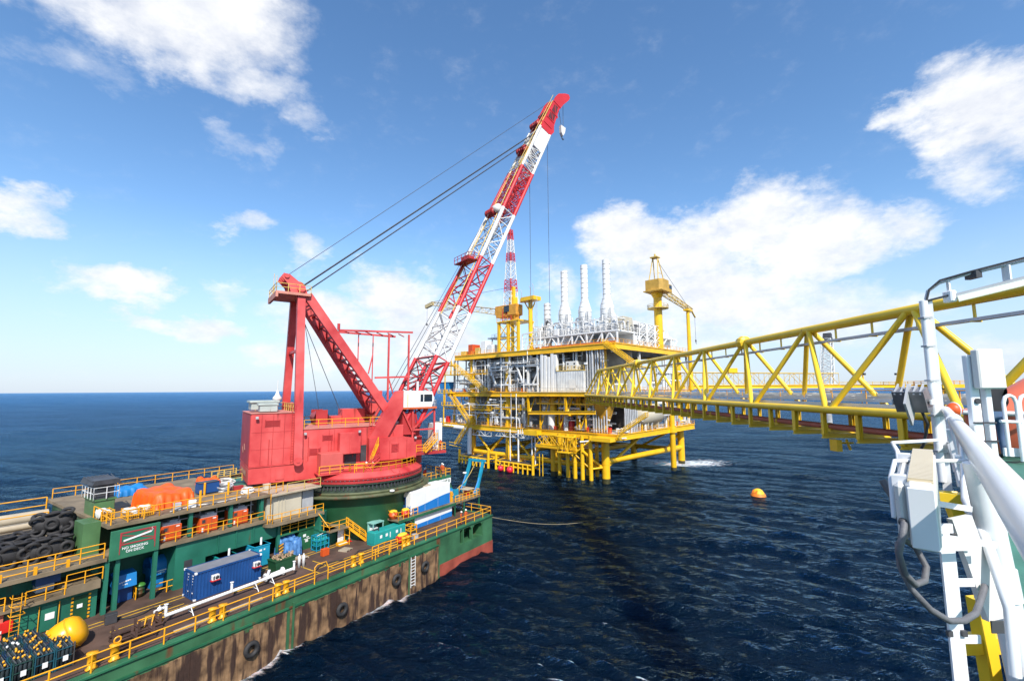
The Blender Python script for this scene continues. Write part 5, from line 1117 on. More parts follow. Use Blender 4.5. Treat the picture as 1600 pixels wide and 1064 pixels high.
# suspension ropes, boom hoist lines, load lines with hook
b = MB()
for y, y2 in ((-1.5, -1.4), (-1.1, -1.1), (-.5, -.6), (.5, .6), (1.1, 1.1), (1.5, 1.4)):
    b.tube((-9.0, y, 38.9), bm(63.5, y2, 1.6), .085, 6); b.cut()
for y in (-1.5, 1.4): b.tube((-8.7, y, 38.0), bm(61.5, y, 1.6), .075, 6); b.cut()
b.tube((-11.2, .4, 40.1), bm(74.5, .3, 1.0), .05, 6); b.cut(); b.each('suspension_rope', CABLE, boom)
b = MB(); b.tube((-11.2, -.6, 39.8), (-2.0, 2.4, 20.0), .05, 5); b.tube((-9.0, .3, 37), (-5.6, 1.5, 20.8), .04, 5); b.tube(bm(30.5, 0, 2.4), bm(58, 0, 2.4), .05, 5); b.tube(bm(58, 0, 2.4), bm(75, .2, 1.2), .05, 5); b.tube((4.0, 2.0, 21), bm(30.5, .5, 2.4), .05, 5); b.tube((3.0, 3.0, 20), bm(40, .8, 2.2), .045, 5); b.build('hoist_rope', CABLE, boom)
b = MB(); p = bm(54.5, 0, -2.2); b.tube(p, (p[0], 0, 40), .045, 5); b.cut(); q = bm(66.0, 0, -1.9); b.tube(q, (q[0], 0, 36), .045, 5); b.cut(); b.each('load_rope', CABLE, boom)
hk = thing('hook_block', None, None); hk.parent = crane; p = bm(77.2, 0, -1.6); p2 = bm(74.8, 0, -1.2)
b = MB(); zb = p[2] - 6.0; b.tube(p, (p[0] - .1, 0, zb), .05, 5); b.tube(p2, (p[0] - .6, 0, zb), .06, 5); b.build('hook_rope', CABLE, hk)
b = MB(); b.prism([(p[0] - 1.0, zb + .1), (p[0] + .35, zb - .2), (p[0] + .1, zb - 1.4), (p[0] - .5, zb - 2.3), (p[0] - .9, zb - 1.5)], -.35, .35, 'y'); b.build('block_cheek', OFFW, hk)
b = MB(); b.path([(p[0] - .5, 0, zb - 2.2), (p[0] - .5, 0, zb - 2.7), (p[0] - .2, 0, zb - 2.95), (p[0] - .0, 0, zb - 2.7)], .12, 8); b.build('hook', DARK, hk)

# doors, louvres, ladders and lamps on the crane house
for x, z, w, h in ((-8.0, 15.6, 1.3, .9), (-6.4, 17.4, 1.2, .7), (2.9, 15.2, 1.0, 1.2), (-13.4, 19.6, 1.6, .8)):
    y = -4.32 if x > -9 else -4.62
    if x > 0: y = -5.22
    b = MB()
    for i in range(6): b.box(x, x + w, y - .05, y, z + h * i / 6, z + h * i / 6 + h * .1)
    b.box(x - .06, x, y - .06, y, z - .06, z + h + .06); b.box(x + w, x + w + .06, y - .06, y, z - .06, z + h + .06); cp(b, 'louvre', REDS)
for x, y, z0, z1 in ((-10.4, -4.75, 14.8, 22.2), (-.2, -4.45, 17.4, 20.0)):
    b = MB(); b.tube((x, y, z0), (x, y, z1), .035, 6); b.tube((x + .45, y, z0), (x + .45, y, z1), .035, 6)
    for i in range(int((z1 - z0) / .33)): b.tube((x, y, z0 + .33 * i), (x + .45, y, z0 + .33 * i), .022, 5)
    cp(b, 'wall_ladder', RED)
for x, y, z in ((-8.7, -4.5, 18.5), (-2.0, -5.7, 18.5), (6.4, -5.3, 17.1), (-14.4, -4.8, 20.8)):
    b = MB(); b.tube((x, y + .2, z), (x, y - .15, z), .04, 6); b.box(x - .16, x + .16, y - .35, y - .12, z - .22, z + .1, .03); cp(b, 'work_lamp', GREY)
b = MB()
for x in (-12.9, -8.2, -5.3, -2.4, 3.4): b.tube((x, -4.36 if x > -9 else -4.64, 14.9), (x, -4.36 if x > -9 else -4.64, 18.0), .04, 6)
cp(b, 'drain_pipe', REDS)['kind'] = 'stuff'
b = MB(); b.box(-12.0, -11.0, -4.66, -4.6, 12.95, 14.3); cp(b, 'access_hatch', RED)
# ================================================================ production platform (coordinates: along the right face, along the left face, up)
plat = thing('offshore_platform', 'large yellow offshore gas platform with three decks standing on legs in the sea', 'platform', FP(0, 0), RP)
def pp(mb, name, m, label=None, parent=None): return tag(mb.build(name, m, parent or plat), label)
LEGS = [(2, 5), (2, 22), (2, 40), (2, 57), (44, 3), (44, 20), (44, 40), (44, 57)]
for a, c in LEGS:
    b = MB(); b.tube((a, c, 1.0), (a, c, 35.2), 1.05, 20); b.tube((a, c, 12), (a, c, 13.4), 1.3, 20); b.tube((a, c, 22.4), (a, c, 23.6), 1.3, 20)
    for z in (4.6, 7.5): b.tube((a, c, z), (a, c, z + .12), 1.1, 20)
    o = pp(b, 'leg', YELL); w = MB(); w.tube((a, c, -4), (a, c, 1.0), 1.07, 20); w.build('splash_zone', M('wet_marine_growth', (.05, .045, .015), .35, .4, 2) if a == 2 and c == 5 else bpy.data.materials['wet_marine_growth'], o)
CON = [(-1.0, 17.8), (-1.8, 14.4), (-2.0, 11.9), (-2.2, 9.4), (-1.6, 7.2), (3, 16), (4, 12), (4, 9)]
for a, c in CON:
    b = MB(); b.tube((a, c, .7), (a, c, 12), .52, 14); b.tube((a, c, 4.8), (a, c, 5.0), .58, 14); o = pp(b, 'conductor', YELL); w = MB(); w.tube((a, c, -4), (a, c, .7), .53, 14); w.build('splash_zone', bpy.data.materials['wet_marine_growth'], o)
for (p, q, r) in (((2, 5, 3.6), (2, 57, 3.6), .75), ((44, 3, 4.4), (44, 57, 4.4), .75), ((2, 5, 5.2), (44, 3, 5.2), .8), ((2, 22, 4.8), (44, 20, 4.8), .7), ((2, 40, 4.2), (44, 40, 4.2), .7), ((2, 57, 4.2), (44, 57, 4.2), .7)):
    b = MB(); b.tube(p, q, r, 14); pp(b, 'horizontal_brace', YELL)
for (p, q) in (((2, 5, 3.6), (23, 4, 11.8)), ((44, 20, 3), (44, 3, 12)), ((2, 40, 3), (22, 40, 11)), ((8, 57, 3.6), (30, 57, 11.5)), ((38, 6, 4), (46, 3, 11)), ((-2.6, 9, 8), (2, 5.5, 3.2))):
    b = MB(); b.tube(p, q, .4, 10); pp(b, 'diagonal_brace', YELL)
# three decks with deep edge girders
def deck(name, a0, a1, b0, b1, z, d, top=DECKG):
    b = MB(); b.box(a0 + .3, a1 - .3, b0 + .3, b1 - .3, z - .35, z); o = pp(b, name, LGREY)
    for (p, q) in (((a0, b0, z - d / 2), (a0, b1, z - d / 2)), ((a0, b0, z - d / 2), (a1, b0, z - d / 2)), ((a1, b0, z - d / 2), (a1, b1, z - d / 2)), ((a0, b1, z - d / 2), (a1, b1, z - d / 2))):
        g = MB(); g.ibeam(p, q, .5, d, t=.12); g.build('edge_girder', YEL, o)
    g = MB(); k = int((a1 - a0) / 6)
    for i in range(1, k + 1): x = a0 + (a1 - a0) * i / (k + 1); g.ibeam((x, b0 + .3, z - .9), (x, b1 - .3, z - .9), .4, .9)
    g.build('floor_beam', GREY, o); return o
deck('lower_deck', 0, 48, 0, 70, 12.5, 1.5); deck('middle_deck', 0, 47, 0, 68.5, 23.2, 1.3); deck('upper_deck', 0, 46, 0, 64.5, 35.9, 1.5)
def prail(name, pts, h=1.1, sp=2.2, m=None, rows=(1.0, .5), r=.05):
    b = MB(); b.rail(pts, h, sp, r, rows, rp=r * 1.2, kick=.2); return pp(b, name, m or YELR)
prail('deck_railing', [(-.1, 70, 12.5), (-.1, 0, 12.5), (48, -.1, 12.5)], 1.2)
prail('deck_railing', [(-.1, 68.5, 23.2), (-.1, 28, 23.2)], 1.2); prail('deck_railing', [(-2.5, 28, 23.2), (-2.5, 14, 23.2), (-2.5, 5, 23.2)], 1.2, m=GALV); prail('deck_railing', [(12, -.1, 23.2), (47, -.1, 23.2)], 1.2)
prail('deck_railing', [(0, 64.5, 35.9), (0, 36, 35.9)], 1.2); prail('deck_railing', [(0, 30, 35.9), (0, 0, 35.9), (46, 0, 35.9)], 1.2)
# overhanging balcony on the left face, hung from the middle deck, and the bridge landing
b = MB(); b.box(-2.6, 0, 0, 28, 22.6, 23.15); b.ibeam((-2.6, 28, 22.7), (-2.6, 5, 22.7), .5, 1.1, t=.12); pp(b, 'balcony', YEL)
b = MB()
for y in (28, 14.4): b.ibeam((-2.4, y, 22.2), (-2.0, y, 17.2), .5, .5, (0, 1, 0)); b.tube((-1.8, y, 17.2), (1.0, y, 22), .22, 8)
b.ibeam((-2.2, 28, 17.3), (-2.2, 5, 18.0), .5, .9, t=.12); b.ibeam((-2.0, 28, 17.3), (4, 28, 17.3), .4, .9); b.ibeam((-2.0, 14.2, 17.3), (4, 14.2, 17.3), .4, .9)
pp(b, 'hanging_frame', YEL)
b = MB(); b.tube((1.0, 22, 17.5), (1.0, 22, 11.3), 1.0, 18); pp(b, 'white_riser', WHT)
b = MB(); b.lathe([(3.4, 22.4), (3.4, 21.4), (1.05, 14.5), (1.05, 13)], (2, 5, 0), 10, smooth=False); pp(b, 'leg_cone', M('ochre_plate_paint', (.45, .24, .02), .5, .2, .5, rust=.2))  # cone is a darker ochre than the legs
# hung wellhead walkway over the conductors
b = MB(); Q = lambda y: [(-2.6, y, 8.6), (-.6, y, 8.6), (-.6, y, 11.4), (-2.6, y, 11.4)]
b.truss(Q(25), Q(11), 5, .14, .09, faces=(1, 3), pat='x'); b.box(-2.8, -.4, 11, 25, 8.1, 8.45); b.ibeam((-2.7, 25, 8.3), (-2.7, 11, 8.3), .3, .8); pp(b, 'hung_walkway', YEL)
b = MB(); Q = lambda y: [(-4.0, y, 7.4), (-2.6, y, 7.4), (-2.6, y, 11.4), (-4.0, y, 11.4)]
b.truss(Q(16.3), Q(11), 3, .13, .08, faces=(0, 1, 2, 3), pat='z'); b.box(-4.1, -2.4, 11, 16.3, 7.2, 7.45); pp(b, 'access_basket', YEL)
b = MB(); b.tube((-2.6, 11, 7.6), (-1.9, 6, 11.6), .2, 8); b.tube((-2.6, 12, 7.4), (-1.5, 7.6, 3.6), .16, 8); b.tube((-2.0, 7.6, 3.5), (1.6, 5.2, 3.8), .25, 8); pp(b, 'hanger_brace', YEL)
b = MB(); b.box(-3.0, -1.0, 24.2, 29.2, 11.0, 12.4); pp(b, 'lower_bracket', YEL); b = MB(); b.box(-3.2, 0, 0.3, 6, 10.9, 11.8); pp(b, 'lower_bracket', YEL)
b = MB(); b.tube((-3.0, 9.5, 10.4), (2.5, -1.0, 11.6), .22, 10); b.tube((-1.4, 34, 10.8), (-1.4, 28.5, 11.2), .14, 8); b.tube((-1.4, 31.2, 11.0), (-1.4, 31.2, 12.4), .1, 6); b.tube((-1.4, 32, 11.0), (-1.4, 32, 12.4), .1, 6); pp(b, 'davit_arm', WHT)
for c, r in ((37.0, .16), (33.6, .26), (28.2, .2), (26.9, .22)):
    b = MB(); b.tube((-.6, c, 12), (-.6, c, 1.6), r, 10); pp(b, 'drop_pipe', WHT)
b = MB(); b.tube((-.8, 55.5, 11.5), (-.8, 55.5, 3), .75, 14); b.path([(-.8, 55.5, 9.5), (-.8, 56.2, 10.6), (-.8, 58.5, 11.3), (-.8, 69, 11.4)], .75, 14); pp(b, 'large_riser', WHT)
# boat landings with rubber fender posts
for c0, c1 in ((45, 59), (26.5, 41.5)):
    b = MB()
    for z in (2.3, 1.2): b.tube((-2.2, c0, z), (-2.2, c1, z), .3, 10); b.tube((.6, c0, z), (.6, c1, z), .25, 8)
    for y in (c0, (c0 + c1) / 2, c1): b.tube((-2.2, y, 2.3), (2, y, 2.6), .3, 8)
    k = int((c1 - c0) / 1.7)
    for i in range(k + 1): y = c0 + (c1 - c0) * i / k; b.tube((-2.45, y, 2.4), (-2.45, y, -.9), .24, 8)
    for y in (c0, c1): b.tube((-2.2, y, 5.2 if y == c0 else 4.4), (-2.2, y, -1), .42, 10)
    o = pp(b, 'boat_landing', YELL); c = MB(); c.box(-2.1, .6, c0 + .4, c1 - .4, 2.55, 2.65); c.build('grating', DARK, o)
    c = MB(); c.rail([(.7, c0, 2.65), (.7, c1, 2.65)], 1.1, 2, .05); c.build('landing_railing', M('rusted_rail', (.35, .16, .03), .6, .3), o)
b = MB(); b.tube((-1.0, 59.5, 4.8), (-1.0, 66, 5.2), .12, 6); b.tube((-1.0, 59.5, 5.8), (-1.0, 66, 6.2), .1, 6); b.tube((-1, 41.5, 3.2), (-1, 45, 3.2), .18, 8); b.tube((-1, 41.5, 2.4), (-1, 45, 2.4), .18, 8); b.tube((-1, 41.5, 4.0), (-1, 45, 4.0), .1, 8); pp(b, 'link_walkway', YEL)
for c in (24.4, 23.2): b = MB(); b.tube((-1.8, c, -2), (-1.8, c, 6.0), .12, 8); pp(b, 'guide_post', YEL)
# columns and bracing between the decks
for z0, z1 in ((12.5, 22), (23.2, 34.5)):
    for a, c in ((1.2, 13), (1.2, 31), (1.2, 48.5), (1.2, 66), (14, .8), (30, .8), (46, .8), (23, 30), (23, 50)):
        b = MB(); b.ibeam((a, c, z0), (a, c, z1), .55, .55, (0, 1, 0)); pp(b, 'deck_column', WHT if z0 > 20 else YEL)
# white K frames in the upper storey
for c0, c1 in ((47.5, 36.5), (35.5, 25)):
    b = MB(); zt, zb = 31.2, 25.4
    b.beam((.6, c0, zt), (.6, c1, zt), .45, .5); b.beam((.6, c0 - 2.4, zb + .2), (.6, c1 + 1.2, zb + .2), .45, .5); b.beam((.6, c0 - .4, zt), (.6, c0 - 3.2, zb), .45, .4); b.beam((.6, c1 + .4, zt), (.6, c1 + 3.8, zb), .45, .4)
    b.beam((.6, c1 + 1.6, zt + 3.2), (.6, c1 + 1.6, zb - 2), .5, .5); pp(b, 'white_frame', WHT)
b = MB(); b.box(.2, 2.4, 25, 47.5, 31.4, 31.6); b.rail([(.2, 47.5, 31.6), (.2, 25, 31.6)], 1.1, 2.2, .06); pp(b, 'mezzanine', LGREY)
# dark bulkheads and ceilings inside
b = MB(); b.box(9.5, 9.8, 24, 64, 12.5, 35); b.box(12, 12.3, 2, 24, 23.2, 35); b.box(12, 44, 26, 26.4, 12.5, 35); pp(b, 'fire_wall', M('grey_fire_wall', (.42, .42, .41), .6, .3, .4, rust=.1))
# stairs on the left end
st = (((-1.2, 63.8, 32.6), (-1.2, 47.6, 23.4)), ((-1.4, 66.0, 23.2), (-1.4, 54.6, 13.0)), ((-2.6, 53.5, 13.0), (-2.6, 60.0, 6.0)), ((-1.2, 2.5, 35.8), (-1.2, -6.5, 29.4)))
for p, q in st:
    b = MB(); b.stair(p, q, 1.6, (1, 0, 0), .09, n=16); b.beam(p, q, 1.5, .3, (1, 0, 0)) if 0 else None; pp(b, 'stair_flight', YEL)
b = MB(); b.stair((-.8, -1, 12.7), (-.8, -8.5, 17.5), 1.2, (1, 0, 0), .08); pp(b, 'stair_flight', YEL)
b = MB()
for (y0, y1, z) in ((63, 67.5, 32.5), (60, 67.5, 29.2), (64, 70.8, 22.9), (60, 68.5, 18.6), (63, 71.7, 11.6), (-8.6, -4.5, 29.2), (45, 48, 23.4)):
    b.box(-2.6, .8, y0, y1, z, z + .25); b.rail([(-2.6, y0, z + .25), (-2.6, y1, z + .25)], 1.1, 1.8, .07); b.cut()
for y, z0, z1 in ((66.8, 18.6, 32), (67.4, 12, 24), (63.5, 29, 35), (-6.5, 23, 29.2)): b.box(-2.5, -2.2, y, y + .3, z0, z1); b.cut()
b.each('stair_landing', YEL, plat)
# pipework: each run its own mesh, behind the left and right faces
rp = random.Random(21)
PM = [GALV, WHT, LGREY, INSUL, WHT, WHT]
def pipe(pts, r, m, flanges=True):
    b = MB(); P = [Vector(p) for p in pts]; Q = [P[0]]
    for i in range(1, len(P) - 1):
        d0, d1 = (P[i - 1] - P[i]), (P[i + 1] - P[i]); k = min(r * 2.2, d0.length * .45, d1.length * .45); Q += [P[i] + d0.normalized() * k, P[i] + (d0.normalized() + d1.normalized()) * k * .3, P[i] + d1.normalized() * k]
    Q.append(P[-1]); b.path(Q, r, 8)
    if flanges:
        for p, q in zip(P, P[1:]):
            d = (q - p)
            if d.length > 4: c = p.lerp(q, rp.uniform(.3, .7)); b.tube(c - d.normalized() * .12, c + d.normalized() * .12, r * 1.5, 10)
    pp(b, 'pipe_run', m)
npipe = 0
for z0, z1, bs in ((24, 34.6, [(27, 64, 40), (2, 25, 10)]), (13, 21.8, [(29, 66, 34), (5, 27, 16)])):
    for c0, c1, n in bs:
        for i in range(n):
            z = rp.uniform(z0 + 1, z1); y0 = rp.uniform(c0, c1 - 2); y1 = min(c1, y0 + rp.uniform(4, 20)); a = rp.uniform(-.2, 7); r = rp.choice((.12, .16, .2, .26, .34, .42)); m = rp.choice(PM); k = rp.random()
            if k < .35: pts = [(a, y0, z), (a, y1, z)]
            elif k < .65: pts = [(a, y0, z0 - .8), (a, y0, z), (a, y1, z), (a, y1, rp.choice((z0 - .6, z1 + 1)))]
            elif k < .85: pts = [(a, y0, z1 + 1.0), (a, y0, z), (a, (y0 + y1) / 2, z), (a, (y0 + y1) / 2, z - rp.uniform(1, 3)), (a, y1, z - 2)]
            else: pts = [(a, y0, z0 - .8), (a, y0, z1 + 1)]
            pipe(pts, r, m); npipe += 1
for i in range(16):    # along the right face
    lo = i % 2; z0, z1 = ((24, 34.6), (13, 21.8))[lo]; z = rp.uniform(z0 + 1, z1); x0 = rp.uniform(3, 38); x1 = min(46, x0 + rp.uniform(4, 16)); y = rp.uniform(-.3, 5); r = rp.choice((.16, .22, .3, .4))
    pipe([(x0, y, z0 - .8), (x0, y, z), (x1, y, z), (x1, y, z0 - .8)], r, rp.choice(PM)); npipe += 1
b = MB()            # vertical bundle beside the control room and by the bridge landing
for i in range(7): b.tube((.3 + .2 * (i % 2), 8.9 - .85 * i, 23.3), (.3 + .2 * (i % 2), 8.9 - .85 * i, 34.6), .22 + .05 * (i % 3), 10); b.cut()
for i in range(6): b.tube((.5, 4.4 - .8 * i + 3, 12.6), (.5, 4.4 - .8 * i + 3, 22), .2, 8); b.cut()
for i in range(8): b.tube((4 + .9 * i, .1, 12.6), (4 + .9 * i, .1, 21.8), .22, 8); b.cut()
b.each('riser_pipe', GALV, plat)
# equipment in the bays: vessels, skids, towers
def vessel(a, c, z, L_, r, m, ax='y', lab=None):
    b = MB(); b.lathe([(0, -L_ / 2 - r * .5), (r * .6, -L_ / 2 - r * .35), (r, -L_ / 2), (r, L_ / 2), (r * .6, L_ / 2 + r * .35), (0, L_ / 2 + r * .5)], (a, c, z), 18, ax)
    if ax != 'z':
        for s in (-.3, .3):
            if ax == 'y': b.box(a - r * .7, a + r * .7, c + s * L_ - .15, c + s * L_ + .15, z - r - .8, z - r * .4)
            else: b.box(a + s * L_ - .15, a + s * L_ + .15, c - r * .7, c + r * .7, z - r - .8, z - r * .4)
    pp(b, 'process_vessel', m, lab)
for a, c, z, L_, r, m in ((4, 57, 33, 8, .9, GREY), (3, 44, 33.2, 9, .8, GREY), (3.4, 33, 33.3, 8, .8, GREY), (5, 52, 29.5, 6, 1.0, LGREY), (5, 41, 28.5, 7, 1.1, GREY), (5, 31, 28.4, 6, 1.1, GREY), (4, 60, 26.4, 5, .9, LGREY), (4, 51, 15.5, 5, 1.1, LGREY), (4, 35, 15.0, 6, 1.1, GALV), (5, 60, 15.3, 4.5, 1.0, GREY), (3.5, 45.5, 19.5, 5, .8, GREY)): vessel(a, c, z, L_, r, m)
for a, c, z, L_, r, m in ((3, 27.5, 29, 8, 1.0, INSUL), (3.2, 34.6, 17.5, 7, .8, LGREY), (3.6, 47, 17, 7, 1.0, LGREY), (3, 55, 28, 7, .9, GALV), (3.4, 38, 29, 7, .8, GALV)): vessel(a, c, z, L_, r, m, 'z')
vessel(19, 1.8, 16.8, 10, 3.0, CREAM, 'x', 'big cream coloured vessel on the lower deck')
for i, (a, c, z) in enumerate(((1.5, 63, 13), (1.5, 44, 13), (1.5, 31, 13), (1.3, 12, 13), (1.4, 7, 13), (1.5, 58, 23.6), (1.6, 37, 23.6), (1.6, 30, 23.6), (4, -.2 + 1.2, 12.9), (33, 1.2, 12.9), (39, 1.4, 12.9), (44, 1.2, 12.9), (20, 1.2, 23.6), (34, 1.5, 23.6))):
    b = MB(); q = random.Random(i)
    b.box(a - .8, a + .8, c - 1.4, c + 1.4, z, z + .25)
    for k in range(9):
        x, y, h = a + q.uniform(-.7, .7), c + q.uniform(-1.3, 1.3), q.uniform(.7, 2.6)
        if k % 3 == 0: b.box(x - .3, x + .3, y - .3, y + .3, z + .2, z + h, .05)
        elif k % 3 == 1: b.tube((x, y, z), (x, y, z + h), .12, 8); b.torus((x, y, z + h), .22, .05, 'z', 12, 5)
        else: b.tube((x, y, z + h * .5), (x, y + q.uniform(.6, 1.4), z + h * .5), .16, 8)
    pp(b, 'valve_skid', (WHT, LGREY, GALV, OFFW)[i % 4])
for (a, c, z) in ((2.2, 19, 12.6), (3.0, 16.4, 12.6)):
    b = MB(); b.lathe([(.9, 0), (.9, 2.4), (.5, 3.0), (0, 3.1)], (a, c, z), 16); b.tube((a, c, z + 3), (a, c, z + 4.2), .25, 8); b.box(a - 1.0, a + 1.0, c - 1.0, c + 1.0, z, z + .3); pp(b, 'deluge_pump', REDP)
for (a, c, z, h) in ((1.0, 33.0, 23.4, 1.1), (1.0, 60.2, 23.4, 1.0), (1.0, 20.5, 12.7, 1.0), (1.0, 10, 12.7, 1.2), (36, .8, 12.7, 1.2), (1.0, 3, 12.7, 1.4)):
    b = MB(); b.box(a - .35, a + .35, c - .5, c + .5, z, z + h, .04); pp(b, 'fire_box', REDP)
# control room, ventilator and tall white ducts beside it
b = MB(); b.box(-.3, 6, 9.6, 18.9, 23.4, 29.1, .05)
for i in range(16): b.box(-.36, -.3, 9.8 + .57 * i, 10.05 + .57 * i, 23.6, 28.9)
o = pp(b, 'control_room', LGREY); c = MB(); c.box(-.42, -.36, 12.5, 14.6, 24.2, 26.8); c.build('door', OFFW, o)
c = MB(); c.box(-.4, 6, 9.5, 19, 29.1, 29.35); c.rail([(-.4, 19, 29.35), (-.4, 9.5, 29.35)], 1.1, 1.4, .06, (1, .5)); c.build('roof_edge', PALEY, o)
b = MB(); b.box(.4, 3.5, 12.4, 16.2, 29.4, 31.8, .06); o = pp(b, 'air_handler', OFFW); c = MB()
for y in (13.2, 15.4):
    for z in (30.1, 31.1): c.lathe([(0, .38), (.3, .38), (.3, .41)], (0, y, z), 12, 'x')
c.build('fan_grille', DARK, o)
for i, c in enumerate((24.6, 23.3, 22.0, 20.7, 19.6)):
    b = MB(); b.box(-.1 - .06 * (i % 2), 1.0, c - .5, c + .5, 23.4, 34.4 - .5 * (i % 3), .08); pp(b, 'vertical_duct', WHT)
b = MB(); b.box(1.5, 4.5, 6, 9, 30.4, 34.6, .1); pp(b, 'ochre_housing', M('ochre_housing_paint', (.48, .27, .02), .5, .2, .6, rust=.2))
# ---- top of the platform: white module with mezzanine, railings, clutter
b = MB(); b.box(5, 42, 2, 33, 39.7, 40.1); pp(b, 'module_floor', WHT)
b = MB(); b.rail([(5, 33, 40.1), (5, 2, 40.1), (30, 2, 40.1)], 1.3, 1.8, .07, (1.0, .66, .33)); pp(b, 'module_railing', WHT)
for c in (32.6, 27.5, 22.4, 17.3, 12.2, 7.1, 2.4):
    b = MB(); b.beam((5.3, c, 35.9), (5.3, c, 39.7), .4, .4)
    if c > 3: b.beam((5.3, c, 36.0), (5.3, c - 2.4, 39.6), .3, .3)
    if c < 32: b.beam((5.3, c - .1, 39.6) if c % 2 > 1 else (5.3, c, 36.0), (5.3, c + 2.4, 36.0 if c % 2 > 1 else 39.6), .3, .3)
    pp(b, 'module_column', WHT)
for a in (14, 22, 30, 38):
    b = MB(); b.beam((a, 2.2, 35.9), (a, 2.2, 39.7), .4, .4); b.beam((a, 2.2, 36), (a + 5, 2.2, 39.6), .3, .3); pp(b, 'module_column', WHT)
for c in (28.5, 21, 13.3, 6): 
    b = MB(); b.lathe([(1.5, 36), (1.5, 37.4), (1.1, 38.0), (1.6, 39.7)], (8, c, 0), 16); b.box(6.2, 6.8, c - 1.8, c + 1.6, 36, 37.6); pp(b, 'turbine_casing', LGREY)
b = MB(); b.box(3.0, 3.8, 2, 31, 36, 36.9); 
pp(b, 'orange_skid', M('dull_orange_red_paint', (.48, .11, .03), .55, .25, .7, rust=.3))
b = MB(); b.box(0, 6, 26, 33.5, 36, 36.1); b.beam((1.2, 33.3, 36), (1.2, 33.3, 41), .35, .35); b.beam((1.2, 26, 36), (1.2, 26, 41.3), .35, .35); b.beam((1.2, 33.3, 41), (1.2, 26, 41.6), .3, .35)
for i in range(3): b.beam((1.2, 33 - 2.3 * i, 36.2), (1.2, 31.2 - 2.3 * i, 40.9), .16, .16); b.beam((1.2, 33, 37.2 + 1.2 * i), (1.2, 26, 37.4 + 1.2 * i), .16, .16)
pp(b, 'white_rack', WHT)
rq = random.Random(5)
for i in range(34):
    a, c, z, h = rq.uniform(5.5, 14), rq.uniform(1.5, 33), 40.1, rq.uniform(.8, 4.2); k = i % 4; b = MB(); m = (WHT, LGREY, GALV, GREY)[(i * 7) % 4]
    if k == 0: b.box(a - .7, a + .7, c - .8, c + .8, z, z + h, .08)
    elif k == 1: b.tube((a, c, z), (a, c, z + h + 1), .18, 8); b.ball((a, c, z + h + 1), .35, 8)
    elif k == 2: b.path([(a, c, z), (a, c, z + h), (a, c - .5, z + h + .5), (a, c - 2.4, z + h + .5), (a, c - 2.7, z + h), (a, c - 2.7, z)], .26, 8)
    else: b.rail([(a, c, z + h * .5), (a, c - 2, z + h * .5)], 1.1, 1, .06); b.box(a - .4, a + .4, c - 2, c, z + h * .5 - .15, z + h * .5); b.tube((a, c, z), (a, c, z + h), .12, 6)
    pp(b, 'roof_unit', m)
b = MB(); q = random.Random(9)
for i in range(9): b.path([(6 + .4 * i, 28 + .3 * i, 40.1), (6 + .4 * i, 28 + .3 * i, 44 + q.random() * 2), (6 + .4 * i, 27 + .3 * i, 45 + q.random()), (7, 26.4, 44 + q.random() * 2)], .2, 8)
pp(b, 'vent_manifold', GREY)
for (a0, a1, c0, c1, z0, z1, m) in ((9, 14, 2.4, 7, 40.1, 44.2, CREAM), (14.5, 19, 2.4, 8, 36, 43.4, WHT), (14.6, 18, 2.1, 2.4, 40.3, 42.4, DARK), (20, 27, 3, 9, 36, 41.8, LGREY), (33, 43, 4, 14, 36, 41, WHT), (20, 30, 12, 30, 40.1, 44, LGREY)):
    b = MB(); b.box(a0, a1, c0, c1, z0, z1, .08); pp(b, 'roof_house', m)
for a in (16, 21, 26):
    b = MB(); b.truss([(a, 1.5, 36), (a + 4.4, 1.5, 36), (a + 4.4, 3, 36), (a, 3, 36)], [(a, 1.5, 43), (a + 4.4, 1.5, 43), (a + 4.4, 3, 43), (a, 3, 43)], 3, .16, .1, pat='x'); pp(b, 'pipe_rack_tower', WHT)
for i in range(5):
    b = MB(); a = 35 + 2.2 * i; b.lathe([(1.0, 36), (1.0, 40 + i % 3), (.4, 41 + i % 3), (.2, 43 + i % 2)], (a, 6, 0), 14); b.rail([(a - 1, 4.6, 39 + i % 2), (a + 1.5, 4.6, 39 + i % 2)], 1.1, 1, .06); pp(b, 'scrubber_tower', (WHT, LGREY)[i % 2])
# ducts and boxes along the far left of the roof
for i, c in enumerate((62, 58, 54.5, 51.5, 48.5)):
    b = MB(); b.box(1.5, 5, c - 1.3, c + 1.1, 36, 37.6 + (i * 13 % 5) * .7, .08); b.rail([(.8, c - 1.5, 36), (.8, c + 1.2, 36)], 1.2, 1.2, .06); pp(b, 'roof_box', (PALEY, ORNG, PALEY, WHT, LGREY)[i])
b = MB(); b.rail([(8, 54, 42), (8, 46, 42)], 1.3, 1.6, .07); b.box(6, 12, 46, 54, 41.6, 42)
for c in (46.3, 53.7): b.beam((8, c, 36), (8, c, 41.6), .3, .3)
pp(b, 'roof_scaffold', GALV)
